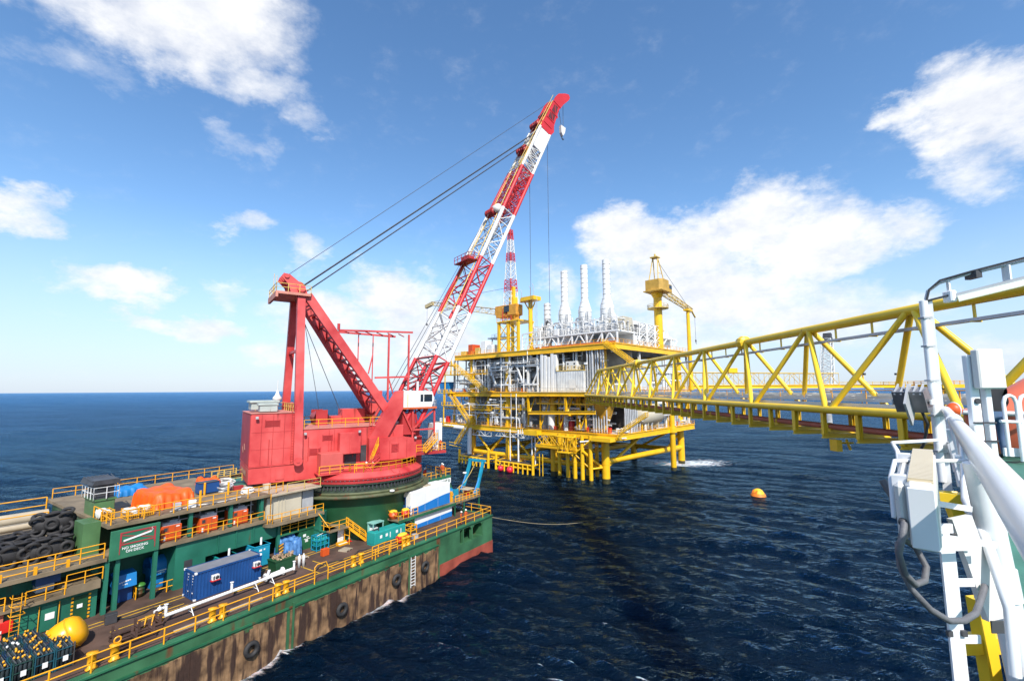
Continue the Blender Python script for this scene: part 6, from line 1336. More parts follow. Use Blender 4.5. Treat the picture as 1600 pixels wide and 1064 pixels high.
# exhaust stacks
for i, (a, c, zt, k) in enumerate(((12, 9.4, 62, 1.0), (12, 17.2, 62, 1.0), (12, 24.8, 61.5, 1.0), (14, 33.5, 52.5, .9))):
    t = thing('exhaust_stack', ('tall white exhaust stack nearest the bridge, rightmost of the row', 'tall white exhaust stack in the middle of the row of three', 'tall white exhaust stack leftmost of the row of three', 'short white stack stub left of the tall stacks')[i], 'chimney', FP(a, c, 40.1), RP, 'white exhaust stacks')
    H_ = zt - 40.1; b = MB()
    if i < 3: prof = [(1.5, 0), (1.5, 3.2), (2.0, 3.6), (2.0, 8.0), (1.1, 11.0), (1.1, H_)]
    else: prof = [(1.3, 0), (1.3, 5), (1.1, 6), (1.1, H_)]
    b.lathe(prof, n=24); b.lathe([(prof[-1][0], H_), (prof[-1][0] - .15, H_), (prof[-1][0] - .15, H_ - 2)], n=24); b.build('stack_shell', WHT, t)
    b = MB(); z = 4.2
    while z < H_:
        r = 2.0 if z < 8 else (2.0 - .9 * min(1, (z - 8) / 3)); r = r if i < 3 else 1.2
        b.lathe([(r, z - .06), (r + .07, z - .06), (r + .07, z + .06), (r, z + .06)], n=24); z += 1.5
    b.build('stiffener_ring', LGREY, t)['kind'] = 'stuff'
    if i < 3:
        b = MB(); b.rail([(2.3 * math.cos(q), 2.3 * math.sin(q), 3.6) for q in (R(30 * j) for j in range(13))], 1.1, 1.3, .05); b.tube((-1.9, -1.9, 0), (-1.9, -1.9, 7.5), .1, 6); b.tube((-1.4, -2.1, 0), (-1.4, -2.1, 7.5), .1, 6); b.build('stack_ladder', GALV, t)
# pedestal crane at the right edge
t = thing('pedestal_crane', 'yellow pedestal crane with ochre cab and A-shaped gantry at the platform right edge', 'crane', FP(29.4, 2, 36), RP)
b = MB(); b.tube((0, 0, 0), (0, 0, 16.4), 1.25, 20); b.lathe([(1.25, 16.0), (1.9, 17.2), (1.9, 17.8), (0, 17.8)], n=20); b.build('pedestal', YEL, t)
b = MB(); b.lathe([(1.2, 12.6), (3.2, 12.6), (3.2, 12.8), (1.2, 12.8)], n=20); b.rail([(3.1 * math.cos(q), 3.1 * math.sin(q), 12.8) for q in (R(30 * j) for j in range(13))], 1.1, 1.6, .05); b.build('access_ring', PALEY, t); b = MB(); b.box(1, 3.4, -.3, .3, 5.9, 6.1); b.build('step_bracket', PALEY, t)
b = MB(); b.prism([(-3.4, -2.2), (-2.4, -3.2), (1.4, -3.2), (2.2, -2.2), (2.2, 2.2), (-3.4, 2.2)], 17.9, 21.3); b.box(-4.2, 2.9, -3.5, 2.6, 17.6, 17.9); b.box(2.4, 4.4, -2.8, -.4, 18, 20.4, .06); b.build('machinery_cab', M('dull_ochre_paint', (.52, .31, .05), .55, .2, .6, rust=.25), t)
b = MB(); b.box(2.5, 4.3, -2.85, -2.8, 19.0, 20.1); b.build('cab_window', GLASS, t)
b = MB()
for y in (-1.6, 1.4):
    for x in (-2.4, 1.6): b.tube((x, y, 21.3), (-.6, y * .5, 29), .16, 8)
b.box(-1.8, .6, -1.2, 1.2, 28.6, 28.9); b.tube((-.6, 0, 28.9), (-.6, 0, 29.9), .3, 8)
for z in (23.6, 26): b.beam((-1.9 + (z - 21) * .2, -1.3, z), (1.1 - (z - 21) * .2, -1.3, z), .12, .12)
b.build('gantry_mast', PALEY, t)
b = MB(); Q0 = [(1.6, -.9, 18.2), (1.6, .9, 18.2), (1.6, .9, 19.8), (1.6, -.9, 19.8)]; Q1 = [(26, -.5, 14.6), (26, .5, 14.6), (26, .5, 15.8), (26, -.5, 15.8)]
b.truss(Q0, Q1, 12, .13, .07, pat='z'); b.tube((26, 0, 15.2), (29, 0, 13.2), .3, 8); b.build('crane_jib', PALEY, t)
b = MB(); b.tube((-.6, 0, 29), (24, 0, 15.8), .06, 5); b.tube((28.6, 0, 13.4), (28.6, 0, 5.2), .05, 5); b.build('jib_rope', CABLE, t)
b = MB(); b.ball((28.6, 0, 4.8), .5, 8, (.7, .5, 1.2)); b.path([(28.6, 0, 4.3), (28.6, 0, 3.9), (28.9, 0, 3.7), (29.0, 0, 4.0)], .08, 6); b.build('hook', DARK, t)
t = thing('boom_rest', 'slim yellow post holding up the pedestal crane jib', 'post', FP(46, -.5, 36), RP)
b = MB(); b.tube((0, 0, -12.5), (0, 0, 13.6), .75, 14, .55); b.build('post_shaft', YEL, t); b = MB(); b.box(-1.8, 1.8, -.8, .8, 13.6, 14.2); b.build('saddle', YEL, t)
# left pedestal crane on its braced tower, red and white mast, small yellow tower
t = thing('crane_tower', 'braced yellow tower carrying the small crane and the mast', 'tower', FP(1.5, 35.2, 35.9), RP)
b = MB(); Q = lambda z: [(0, 0, z), (6.5, 0, z), (6.5, 8.6, z), (0, 8.6, z)]
for i, (x, y) in enumerate(((0, 0), (6.5, 0), (6.5, 8.6), (0, 8.6))): b.box(x - .4, x + .4, y - .4, y + .4, 0, 9.8)
b.box(-.3, .5, 4.0, 4.9, 0, 9.8)
for y0, y1 in ((0, 4.4), (4.4, 8.6)):
    b.beam((0, y0, .4), (0, y1, 4.4), .22, .22); b.beam((0, y1, .4), (0, y0, 4.4), .22, .22); b.beam((0, y0, 5.0), (0, y1, 9.4), .22, .22); b.beam((0, y1, 5.0), (0, y0, 9.4), .22, .22); b.beam((0, y0, 4.7), (0, y1, 4.7), .25, .3)
b.box(-.6, 7, -.6, 9.2, 9.8, 10.2); b.build('tower_frame', YEL, t)
b = MB(); b.rail([(-.5, -.5, 10.2), (-.5, 9.1, 10.2)], 1.2, 1.5, .07); b.build('tower_railing', YELR, t)
t = thing('pedestal_crane', 'small orange crane with long pale jib pointing left from the braced tower', 'crane', FP(2.5, 38.2, 46.1), RP)
b = MB(); b.tube((0, -.8, 0), (0, -.8, 2), 1.2, 14); b.box(-1.6, 1.6, -2.6, 1.2, 1.6, 5.0, .06); b.box(-1.4, 1.2, 2.2, 7.0, 2.2, 5.2, .06); b.box(-1.4, 1.4, -2.2, 6.6, 1.4, 2.2); b.build('machinery_cab', M('orange_yellow_cab', (.66, .30, .03), .5, .2, .8, rust=.2), t)
b = MB(); b.box(-1.66, -1.6, .4, 2.6, 2.8, 4.8); b.build('cab_window', GLASS, t); b = MB(); b.box(-1.0, 1.0, -1.0, 1.0, 5.0, 7.5); b.box(-.5, .5, -.5, .5, 7.5, 11); b.build('mast_post', YEL, t)
b = MB(); Q0 = [(-.8, 7, 2.6), (.8, 7, 2.6), (.8, 7, 4.6), (-.8, 7, 4.6)]; Q1 = [(-.6, 43, 10.6), (.6, 43, 10.6), (.6, 43, 12.0), (-.6, 43, 12.0)]
b.truss(Q0, Q1, 16, .14, .07, pat='z'); b.beam((0, 43, 11.4), (0, 47.5, 10.6), 1.0, 1.4); b.build('crane_jib', M('sand_coloured_jib', (.60, .47, .24), .55, .15, .6, rust=.15), t)
b = MB(); b.tube((0, 46.6, 10.4), (0, 46.6, 3.8), .05, 5); b.tube((0, 0, 11), (0, 42, 12), .06, 5); b.build('jib_rope', CABLE, t)
b = MB(); b.ball((0, 46.6, 3.5), .35, 8, (1, 1, 1.5)); b.build('hook', DARK, t)
t = thing('lattice_mast', 'tall slim red and white lattice mast rising from the braced tower', 'mast', FP(3, 39.8, 46.1), RP)
segs = [(0, 4.2, 'r'), (4.2, 9.6, 'w'), (9.6, 13.6, 'r'), (13.6, 19.6, 'w'), (19.6, 22.6, 'r'), (22.6, 27, 'w'), (27, 30.5, 'r')]
for z0, z1, c in segs:
    w0, w1 = 2.0 - 1.5 * z0 / 31, 2.0 - 1.5 * z1 / 31; b = MB(); Q = lambda w, z: [(-w, -w, z), (w, -w, z), (w, w, z), (-w, w, z)]
    b.truss(Q(w0, z0), Q(w1, z1), 3, .13, .07, pat='x'); b.tube((0, 0, z0), (0, 0, z1), .22, 8); b.build('mast_section', BOOMR if c == 'r' else BOOMW, t)
b = MB(); b.tube((0, 0, 30.5), (0, 0, 33), .08, 6); b.box(-.9, .9, -.15, .15, 29, 29.6); b.build('aerial', REDP, t)
t = thing('flare_tower', 'yellow post with a flat topped platform right of the lattice mast', 'tower', FP(2.5, 30.9, 40.2), RP)
b = MB(); b.tube((0, 0, -4.3), (0, 0, 11.2), .7, 12); b.tube((0, 0, 7.5), (0, 2.4, 11.2), .2, 8); b.tube((0, 0, 7.5), (0, -2.2, 11.2), .2, 8); b.build('post_shaft', YEL, t)
b = MB(); b.prism([(-1.8, -2.8), (1.8, -2.8), (1.8, 2.4), (0, 4.4), (-1.8, 2.4)], 11.2, 12.4); b.build('top_platform', YEL, t)
b = MB()
for y, h in ((-2.6, 17.4), (-1.4, 16.8), (2.2, 16.2)): b.tube((-1.6, y, 12.4), (-1.6, y, h - 2), .09, 6); b.tube((-1.6, y, h - 2), (-1.6, y + .5, h - 1.2), .09, 6)
b.tube((-.8, -2.6, -4), (-.8, -2.6, 12), .08, 6); b.tube((-.8, -3.3, -4), (-.8, -3.3, 12), .08, 6); b.build('aerial', GREY, t)
# blue skip and small stores at the left end
t = thing('waste_skip', 'blue skip standing on the left end of the platform middle deck', 'skip', FP(-1.6, 66.6, 23.2), RP)
b = MB(); b.prism([(0, 0), (4.0, 0), (4.4, 3.6), (-.4, 3.6)], 0, 2.6, 'x'); b.build('skip_body', BLUL, t); b = MB(); b.box(-.1, 2.7, -.5, 4.5, 3.4, 3.65); b.build('rim', BLU, t)
t = thing('storage_tote', 'white tote with an orange cap at the left end of the lower deck', 'tote', FP(-1.0, 69.0, 12.6), RP)
b = MB(); b.box(0, 1.8, 0, 2.6, 0, 1.6, .1); b.build('tote_body', WHT, t); b = MB(); b.box(.2, 1.2, -2.2, -.8, 0, 2.4, .08); b.build('cap_box', REDP, t)
# two red floats hanging by the boat landing
for i, y in enumerate((38.6, 34.7)):
    q = FP(-3.2, y, 0)
    t = thing('marker_float', ('left red ball float hanging beside the boat landing', 'right and larger red ball float hanging beside the boat landing')[i], 'float', (q[0], q[1], 0), 0, 'red floats by the boat landing')
    b = MB(); b.ball((0, 0, .45), .92 + .12 * i, 18); b.build('ball', PINK, t); b = MB(); b.tube((0, 0, 1.3), (0, 0, 1.8), .16, 8); b.tube((0, 0, 1.8), (.6, .6, 3.6), .05, 5); b.build('mooring_eye', DARK, t)
# yellow framing seen through the lower storeys, and white fine pipework with its hangers
for z0, z1 in ((12.5, 22.3),):
    for c0, c1 in ((66, 57), (57, 48.5), (48.5, 40), (40, 31)):
        b = MB(); b.tube((2.2, c0, z0), (2.2, c1, z1), .28, 8); b.tube((2.2, c1, z0), (2.2, c0, z1), .28, 8) if c0 == 57 else b.tube((2.2, c0, z1 - .4), (2.2, c1, z1 - .4), .3, 8); pp(b, 'lattice_brace', YEL)
for c0, c1, z in ((70, 46, 17.6), (46, 29, 18.2), (27, 6, 20.0), (64, 48, 29.4)):
    b = MB(); b.ibeam((.3, c0, z), (.3, c1, z), .35, .5); b.rail([(.1, c0, z + .25), (.1, c1, z + .25)], 1.0, 2, .055); pp(b, 'mezzanine_beam', YEL)
rz_ = random.Random(77)
for z0, z1, c0, c1, n in ((24, 34.8, 26, 64, 56), (13, 22, 28, 68, 34), (13, 22, 3, 26, 24), (24, 34.8, 1, 24, 20), (8.5, 11.2, 6, 66, 14)):
    b = MB()
    for i in range(n):
        c = rz_.uniform(c0, c1); z = rz_.uniform(z0, z1); L_ = rz_.uniform(2, 7); a = rz_.uniform(-.3, 2.5); r = rz_.choice((.07, .09, .12))
        if i % 2: b.tube((a, c, z), (a, max(c0, c - L_), z), r, 6)
        else: b.tube((a, c, z), (a, c, max(z0, z - L_ * .6)), r, 6)
        if i % 3 == 0: b.box(a - .3, a + .3, c - .4, c + .4, z - .3, z + .3, .04)
    pp(b, 'fine_pipework', (WHT, LGREY, WHT, LGREY)[n % 4])['kind'] = 'stuff'
for c0, c1 in ((57, 40), (40, 22), (22, 5)):
    b = MB(); b.tube((2, c0, 11.6), (2, (c0 + c1) / 2, 4.0), .38, 10); b.tube((2, c1, 11.6), (2, (c0 + c1) / 2, 4.0), .38, 10) if c0 != 22 else None; pp(b, 'diagonal_brace', YELL)
for c0, c1, z in ((66, 46, 10.2), (44, 30, 10.6)):
    b = MB(); b.truss([(0, c0, z - 1), (1.6, c0, z - 1), (1.6, c0, z + .8), (0, c0, z + .8)], [(0, c1, z - 1), (1.6, c1, z - 1), (1.6, c1, z + .8), (0, c1, z + .8)], 7, .13, .08, faces=(1, 3), pat='z'); pp(b, 'underdeck_truss', LGREY)

# framed white module above the mezzanine, and the extra column under the right face
for c in (32.4, 28.5, 24.7, 20.9, 17.1, 13.3, 9.5, 5.7, 2.3):
    b = MB(); b.beam((5.2, c, 40.1), (5.2, c, 43.6 + (c * 7 % 3) * .5), .26, .26); b.beam((5.2, c, 40.3), (5.2, c - 2.6, 43.2), .14, .14) if c > 4 else None; b.beam((5.2, c, 43.4), (9.5, c, 43.4), .2, .24); pp(b, 'module_frame', WHT)
for z in (41.9, 43.5):
    b = MB(); b.beam((5.2, 32.4, z), (5.2, 2.3, z), .2, .22); pp(b, 'module_rail_beam', WHT)
for i, c in enumerate((30, 26.6, 22.8, 19, 15.2, 11.4, 7.6, 4)):
    b = MB(); h = 1.6 + (i * 5 % 4) * .7
    if i % 2: b.lathe([(.9, 0), (.9, h), (.5, h + .5), (.2, h + 1.2), (0, h + 1.2)], (6.6, c, 40.1), 14)
    else: b.box(5.8, 8.0, c - 1.0, c + .9, 40.1, 40.1 + h, .06); b.tube((6.5, c, 40.1 + h), (6.5, c, 41.8 + h), .2, 8)
    pp(b, 'turbine_auxiliary', (WHT, LGREY, INSUL)[i % 3])
b = MB(); b.tube((31, -.2, .8), (31, -.2, 23), .8, 14); b.tube((31, -.2, 11), (31, -.2, 12.4), 1.3, 14); o = pp(b, 'outer_column', YELL); w = MB(); w.tube((31, -.2, -4), (31, -.2, .8), .82, 14); w.build('splash_zone', bpy.data.materials['wet_marine_growth'], o)

b = MB(); b.box(11.5, 11.8, 2, 24, 12.5, 22.5); pp(b, 'inner_bulkhead', M('painted_shade_bulkhead', (.06, .05, .045), .6, .4, .6))  # near-black colour put in for the dark depth of the lower storey
rv = random.Random(19)
for i in range(22):
    c, z = rv.uniform(4, 27), rv.uniform(14, 21.5); a = rv.uniform(.6, 8); r = rv.choice((.12, .18, .25, .34)); k = i % 3
    if k == 0: pipe([(a, c, 12.6), (a, c, z), (a, max(2, c - rv.uniform(3, 8)), z)], r, rv.choice(PM))
    elif k == 1: pipe([(a, c, 12.6), (a, c, 22)], r, rv.choice((WHT, LGREY, YEL)))
    else: pipe([(a, c, z), (a, max(2, c - rv.uniform(4, 9)), z)], r, rv.choice((WHT, GALV, YEL)))
for a, c, z, L_, r, m in ((5, 24, 15.4, 4, .9, LGREY), (6, 13.5, 19.6, 6, .7, GALV), (4.5, 8, 15, 3.5, .8, WHT)): vessel(a, c, z, L_, r, m)
for c in (26, 19, 12, 6.5):
    b = MB(); b.ibeam((.8, c, 12.5), (.8, c, 22.4), .4, .4, (0, 1, 0)); b.tube((.8, c, 13), (.8, c - 4, 22), .18, 8); pp(b, 'storey_post', YEL)
# ================================================================ bridge between the two platforms (coordinates: from the near end outwards, across, up)
RB = R(90 + 1.6)
FB = frame((19.95, 0, 0)[:2], RB)      # x runs away from the camera, +y to the left
br = thing('link_bridge', 'long yellow triangular tube truss bridge leading to the platform', 'bridge', FB(0, 0), RB)
def bb(mb, name, m, parent=None): return mb.build(name, m, parent or br)
ZB, ZT, HW = 22.68, 28.06, 1.95
X0, X1 = 5.0, 107.0
PIT = 8.25
for y in (0, -2 * HW):
    b = MB(); b.tube((X0, y, ZB), (X1, y, ZB), .24, 18); bb(b, 'bottom_chord', YELB)
b = MB(); b.tube((X0, -HW, ZT), (X1 - 5.5, -HW, ZT), .29, 20); bb(b, 'top_chord', YELB)
for x in (40.6, 72.0):
    b = MB(); b.lathe([(.29, -.55), (.55, -.42), (.62, -.1), (.62, .1), (.55, .42), (.29, .55)], (x, -HW, ZT), 10, 'x', smooth=False); bb(b, 'splice_collar', YELB)
xs = [27.9 + PIT * k for k in range(-3, 11)]
n = 0
for x in xs:
    if x < X0 or x > X1 - .5: continue
    for y in (0, -2 * HW):
        for d in (-PIT / 2, PIT / 2):
            xt = x + d
            if xt < X0 - 2 or xt > X1 - 5.4: continue
            b = MB(); b.tube((x + .25 * (1 if d > 0 else -1), y, ZB + .1), (xt - .25 * (1 if d > 0 else -1), -HW + (.12 if y == 0 else -.12), ZT - .1), .165, 12); bb(b, 'diagonal', YELB)
b = MB(); b.tube((X1 - .5, 0, ZB), (X1 - 5.5, -HW, ZT), .18, 10); b.tube((X1 - .5, -2 * HW, ZB), (X1 - 5.5, -HW, ZT), .18, 10); bb(b, 'end_post', YELB)
# hanger frames below with the red oxide pipe
k = 0; x = X0 + 1.4
while x < X1 - 1:
    b = MB(); t = .22 if k % 3 else .3
    for y in (0, -2 * HW): b.ibeam((x, y, ZB - .2), (x, y, ZB - 1.55), t, .24, (0, 1, 0), t=.04)
    b.ibeam((x, .15, ZB - 1.6), (x, -2 * HW - .15, ZB - 1.6), .22, .28, t=.05); bb(b, 'hanger_frame', YELB); x += 2.75; k += 1
b = MB(); b.tube((X0, -HW * .75, ZB - 1.15), (X1, -HW * .75, ZB - 1.15), .19, 14); p = bb(b, 'pipeline', PIPER)
b = MB(); b.lathe([(.2, -.14), (.215, -.14), (.215, .14), (.2, .14)], (21.6, -HW * .75, ZB - 1.15), 14, 'x'); b.build('white_band', WHT, p)
b = MB()
x = X0 + 2.8
while x < X1: b.box(x - .25, x + .25, -HW * .75 - .24, -HW * .75 + .24, ZB - 1.46, ZB - 1.28); b.tube((x, -HW * .75, ZB - 1.15), (x + .16, -HW * .75, ZB - 1.15), .23, 12); b.cut(); x += 5.5
b.each('pipe_saddle', YELB, p)
TRAY = M('pale_tray_cover', (.78, .75, .68), .5, .15, .8, rust=.1)
# walkway deck, cable trays, handrails
b = MB(); b.box(X0, X1, -2 * HW + .3, -.3, ZB - .05, ZB + .1); bb(b, 'walkway', DECKG)
for y, z, w in ((-.45, ZB + .26, .3), (-.95, ZB + .52, .34), (-2 * HW + .75, ZB + .62, .42), (-2 * HW + .3, ZB + .8, .3)):
    b = MB(); b.box(X0, X1, y - w, y - w + .03, z, z + .16); b.box(X0, X1, y - .03, y, z, z + .16); b.box(X0, X1, y - w, y, z - .02, z); x = X0
    while x < X1: b.box(x, x + .05, y - w - .005, y + .005, z + .01, z + .17); x += 1.4
    bb(b, 'cable_tray', TRAY)
b = MB(); b.rail([(X0, -1.7, ZB + .1), (X1, -1.7, ZB + .1)], 1.05, 2.75, .024, (1.0, .5), rp=.03); b.rail([(X0, -2 * HW + .25, ZB + .1), (X1, -2 * HW + .25, ZB + .1)], 1.05, 2.75, .024, (1.0, .5), rp=.03); bb(b, 'walkway_railing', YELR)
# overhead light tray hung from the top chord
b = MB(); b.box(X0, X1 - 6, -HW - .25, -HW + .1, ZT - 1.05, ZT - 1.02); b.box(X0, X1 - 6, -HW + .07, -HW + .1, ZT - 1.02, ZT - .9); b.box(X0, X1 - 6, -HW - .25, -HW - .22, ZT - 1.02, ZT - .9); bb(b, 'overhead_tray', GALV)
x = X0 + 1.2
while x < X1 - 7:
    b = MB(); b.box(x - .05, x + .05, -HW - .06, -HW + .02, ZT - 1.05, ZT - .25); b.box(x - .05, x + .05, -HW - .3, -HW + .2, ZT - 1.1, ZT - 1.05); bb(b, 'tray_hanger', YELB); x += 2.9
b = MB()
for y in (.1, -.6): b.beam((27.2, y + .2, ZB - 1.7), (27.2, y, ZB - 2.3), .1, .1)
b.tube((27.2, .3, ZB - 1.9), (27.2, -.8, ZB - 1.9), .06, 6); b.box(26.9, 27.5, .1, .4, ZB - 2.35, ZB - 1.7); bb(b, 'inspection_bracket', YEL)
# ================================================================ the photographer's own platform: green deck, white guard rail and what hangs on it
DV, NV = Vector((.673, .740, 0)), Vector((.740, -.673, 0))      # along the rail (away), inboard
P0 = Vector((1.63, 1.50, 0))
def FN(t, n, z): p = P0 + DV * t + NV * n; return (p.x, p.y, z)
ZD = 22.55
np_ = thing('near_platform', 'green coated deck of the near platform at the lower right edge', 'platform', (0, 0, 0))
b = MB(); c = [FN(-14, .10, 0), FN(13, .10, 0), FN(13, 12, 0), FN(-14, 12, 0)]; b.prism([(p[0], p[1]) for p in c], ZD - .12, ZD); b.build('deck', FGG, np_)
b = MB(); b.ibeam(FN(-14, .9, ZD - .4), FN(13, .9, ZD - .4), .3, .5, t=.04); b.beam((2.56, 2.8, 22.53), (2.9, 2.85, 22.51), .085, .085); b.beam((2.70, 2.8, 22.78), (2.78, 2.8, 21.6), .07, .07); b.beam(FN(7.4, -.5, 22.35), FN(7.4, .4, 22.35), .22, .16); b.beam(FN(7.5, -.1, 22.4), FN(7.0, .1, 21.6), .16, .16); b.build('edge_beam', YELB, np_)
for t_ in (-12, 2, 12.5):
    for n_ in (1.5, 11):
        b = MB(); b.tube(FN(t_, n_, -4), FN(t_, n_, ZD - .6), .6, 14); b.build('platform_leg', YELL, np_)
gr = thing('guard_railing', 'thick glossy white tube guard rail running off along the green deck edge', 'railing', (0, 0, 0))
b = MB(); b.tube(FN(-3, 0, 23.6), FN(9.1, 0, 23.6), .062, 20); b.tube(FN(5.4, 0, 23.6), FN(5.7, 0, 23.6), .078, 20); b.build('top_rail', FGW, gr)
b = MB(); b.tube(FN(1.6, 0, 23.02), FN(9.1, 0, 23.02), .04, 12); b.build('mid_rail', FGW, gr)
b = MB(); b.tube((2.59, 2.6, 23.58), (2.745, 2.6, 22.0), .062, 18); b.tube((2.645, 2.6, 23.02), (2.66, 2.6, 22.86), .07, 18); b.build('stanchion', FGW, gr)
for t_ in (3.4, 5.4, 7.3, 8.9):
    b = MB(); b.tube(FN(t_, 0, 23.6), FN(t_, .06, ZD), .06, 14); b.build('stanchion', FGW, gr)
for off in (0,):
    b = MB(); b.path([FN(2.9, -.03 + off, 23.58), FN(2.2, -.06 + off, 23.42), (2.70 + off * .8, 2.8, 23.33), (2.52 + off * .6, 2.52, 23.16), (2.47 + off * .4, 2.4, 22.9), (2.44 + off * .2, 2.38, 22.6)], .024, 12); b.build('bent_stay', FGW, gr)
b = MB(); b.beam(FN(2.5, -.08, 23.5), FN(2.5, .02, 22.6), .03, .16, DV); b.cut(); b.beam(FN(4.6, -.08, 23.55), FN(4.6, .02, 22.6), .03, .2, DV); b.cut(); b.each('stay_plate', FGW, gr)
# cable ladder
cl = thing('cable_ladder', 'white cable ladder with cross pieces dropping below the white floodlight', 'cable ladder', (0, 0, 0))
b = MB(); b.box(2.25, 2.325, 2.5, 2.512, 21.4, 23.28); b.build('ladder_rail', FGW, cl)
b = MB(); b.beam((2.42, 2.56, 23.30), (2.515, 2.52, 22.80), .11, .035, (0, 1, 0)); b.tube((2.43, 2.53, 22.90), (2.55, 2.52, 22.885), .008, 6); b.build('cable_channel', OFFW, cl)
b = MB()
for z in (23.16, 22.98, 22.7): b.box(2.325, 2.42, 2.512, 2.52, z - .02, z + .02); b.cut()
b.each('cross_piece', FGW, cl)
b = MB()
for x in (2.243, 2.318):
    for z in (23.22, 22.74): b.box(x - .012, x + .012, 2.485, 2.5, z - .014, z + .014); b.cut()
b.each('clamp', DARK, cl)
b = MB(); b.box(2.46, 2.56, 2.49, 2.495, 22.74, 22.80); b.build('painted_end_shade', DARK, cl)  # thin dark plate painted in for the shade inside the channel end
# white floodlight housing on its rod frame
fl = thing('floodlight', 'white box floodlight with ribbed amber lens held outboard on white rods', 'floodlight', (1.93, 2.22, 23.285), math.atan2(.73, .68)); fl.rotation_euler = (0, R(-5), math.atan2(.73, .68))
b = MB(); b.box(0, .80, -.055, .055, -.05, .265, .018); b.box(.02, .78, .055, .098, -.02, .25, .016); b.build('housing', OFFW, fl)
b = MB(); n_ = 26
for i in range(n_): b.box(.05 + .76 * i / n_, .05 + .76 * (i + .72) / n_, -.046, .044, .26, .278)
b.box(.04, .77, -.048, .046, .258, .268); b.build('ribbed_lens', LENS, fl)
b = MB(); b.box(-.010, 0, -.05, .05, -.04, .245, .004); b.build('end_plate', FGW, fl)
for x in (.06, .6): b = MB(); b.box(x, x + .04, .05, .106, .2, .28); b.build('hinge', FGW, fl)
b = MB(); b.lathe([(0, 0.012), (.018, 0.012), (.018, .03), (0, .03)], (0.02, .077, .17), 14, 'x'); b.cut(); b.lathe([(0, -.02), (.017, -.02), (.017, .03), (.026, .03), (.026, .05)], (0.02, .077, .07), 14, 'x'); b.cut(); b.each('cable_gland', DARK, fl)
fr = thing('rod_stand', 'bent white rod frame carrying the white box floodlight', 'frame', (0, 0, 0))
for pts in ([(2.98, 3.25, 23.63), (2.62, 3.2, 23.62), (2.36, 2.85, 23.61), (2.355, 2.84, 23.5)], [(2.80, 2.78, 23.56), (2.15, 2.62, 23.59), (2.10, 2.6, 23.5), (2.06, 2.55, 23.3)]):
    b = MB(); b.path(pts, .012, 8); b.build('rod', FGW, fr)
for p, q in (((2.29, 2.6, 23.37), (2.53, 2.6, 23.33)), ((1.90, 2.3, 23.30), (2.46, 2.42, 23.20)), ((2.06, 2.55, 23.31), (2.29, 2.6, 23.37))):
    b = MB(); b.beam(p, q, .012, .03); b.build('rod', FGW, fr)
b = MB()
b.path([(1.90, 2.30, 23.36), (1.87, 2.26, 23.35), (1.85, 2.25, 23.30), (1.83, 2.26, 23.22), (1.86, 2.27, 23.12), (1.93, 2.3, 23.06), (2.01, 2.34, 23.06), (2.06, 2.38, 23.11), (2.05, 2.42, 23.19), (1.99, 2.42, 23.23), (1.93, 2.38, 23.22), (1.89, 2.33, 23.13), (1.92, 2.31, 23.03), (2.0, 2.31, 22.94), (2.1, 2.33, 22.88), (2.2, 2.36, 22.865), (2.3, 2.4, 22.88), (2.38, 2.45, 22.92), (2.46, 2.5, 22.97)], .0145, 12)
o = b.build('flexible_cable', HOSE); tag(o, 'thick grey looped cable hanging from the white box floodlight', 'cable')
b = MB(); b.path([(2.33, 2.95, 23.42), (2.36, 2.9, 23.3), (2.40, 2.85, 23.2), (2.45, 2.8, 23.22), (2.46, 2.75, 23.34)], .02, 10); o = b.build('flexible_cable', HOSE); tag(o, 'short dark cable bent behind the white floodlight', 'cable')
# tall lamp post with fluorescent arm and the grey floodlight
lp = thing('lamp_post', 'tall white post with a cable conduit and a fluorescent tube arm at the top', 'lamp post', (7.40, 8.0, 0))
def K(k, z, o=0.0): return (.74 * k - o * .673, -.673 * k - o * .74, z)
b = MB(); b.beam((.02, 0, 22.2), (.02, 0, 25.55), .11, .12, NV); b.tube((-.09, -.03, 22.4), (-.09, -.03, 25.52), .06, 14); b.build('post_shaft', FGW, lp)
b = MB()
for z in (22.9, 23.5, 24.1, 24.7, 25.2): b.box(-.17, -.02, -.1, .02, z, z + .03); b.cut()
for z in (22.78, 22.95): b.box(-.02, .09, -.16, -.1, z, z + .12); b.cut()
b.each('clip', GREY, lp)
b = MB(); b.path([K(-.02, 25.5), K(.03, 25.7), K(.18, 25.82), K(.46, 25.90), K(1.07, 26.0), K(2.2, 26.2)], .028, 8); b.build('conduit', GALV, lp)
b = MB(); b.path([K(-.02, 25.45, .05), K(.05, 25.72, .05), K(.2, 25.86, .05), K(.6, 25.95, .05), K(2.2, 26.24, .05)], .017, 6); b.path([K(0, 25.52, .06), K(.2, 25.56, .06), K(.3, 25.58, .06)], .02, 6); b.box(.42, .52, -.5, -.3, 25.83, 25.95); b.build('cable', DARK, lp)
b = MB(); b.beam(K(.34, 25.54), K(2.2, 25.92), .13, .10); o = b.build('lamp_arm', GALV, lp)
em = bpy.data.materials.new('lit_fluorescent_tube'); em.use_nodes = True; e_ = em.node_tree.nodes['Principled BSDF']; e_.inputs['Base Color'].default_value = (.8, .85, .7, 1); e_.inputs['Emission Color'].default_value = (.85, 1, .8, 1); e_.inputs['Emission Strength'].default_value = .25
b = MB(); b.beam(K(.40, 25.50, .05), K(2.2, 25.86, .05), .10, .09); b.build('tube_diffuser', em, o)
b = MB(); b.box(.16, .27, -.3, -.12, 25.46, 25.66, .02); b.beam(K(.3, 25.6), K(.3, 25.86), .05, .03); b.cut(); b.beam(K(1.0, 25.7), K(1.0, 25.98), .12, .03); b.cut(); b.each('arm_bracket', FGW, lp)
gf = thing('floodlight', 'grey finned floodlight on a bracket beside the tall white post', 'floodlight', (6.62, 7.6, 23.78), R(38))
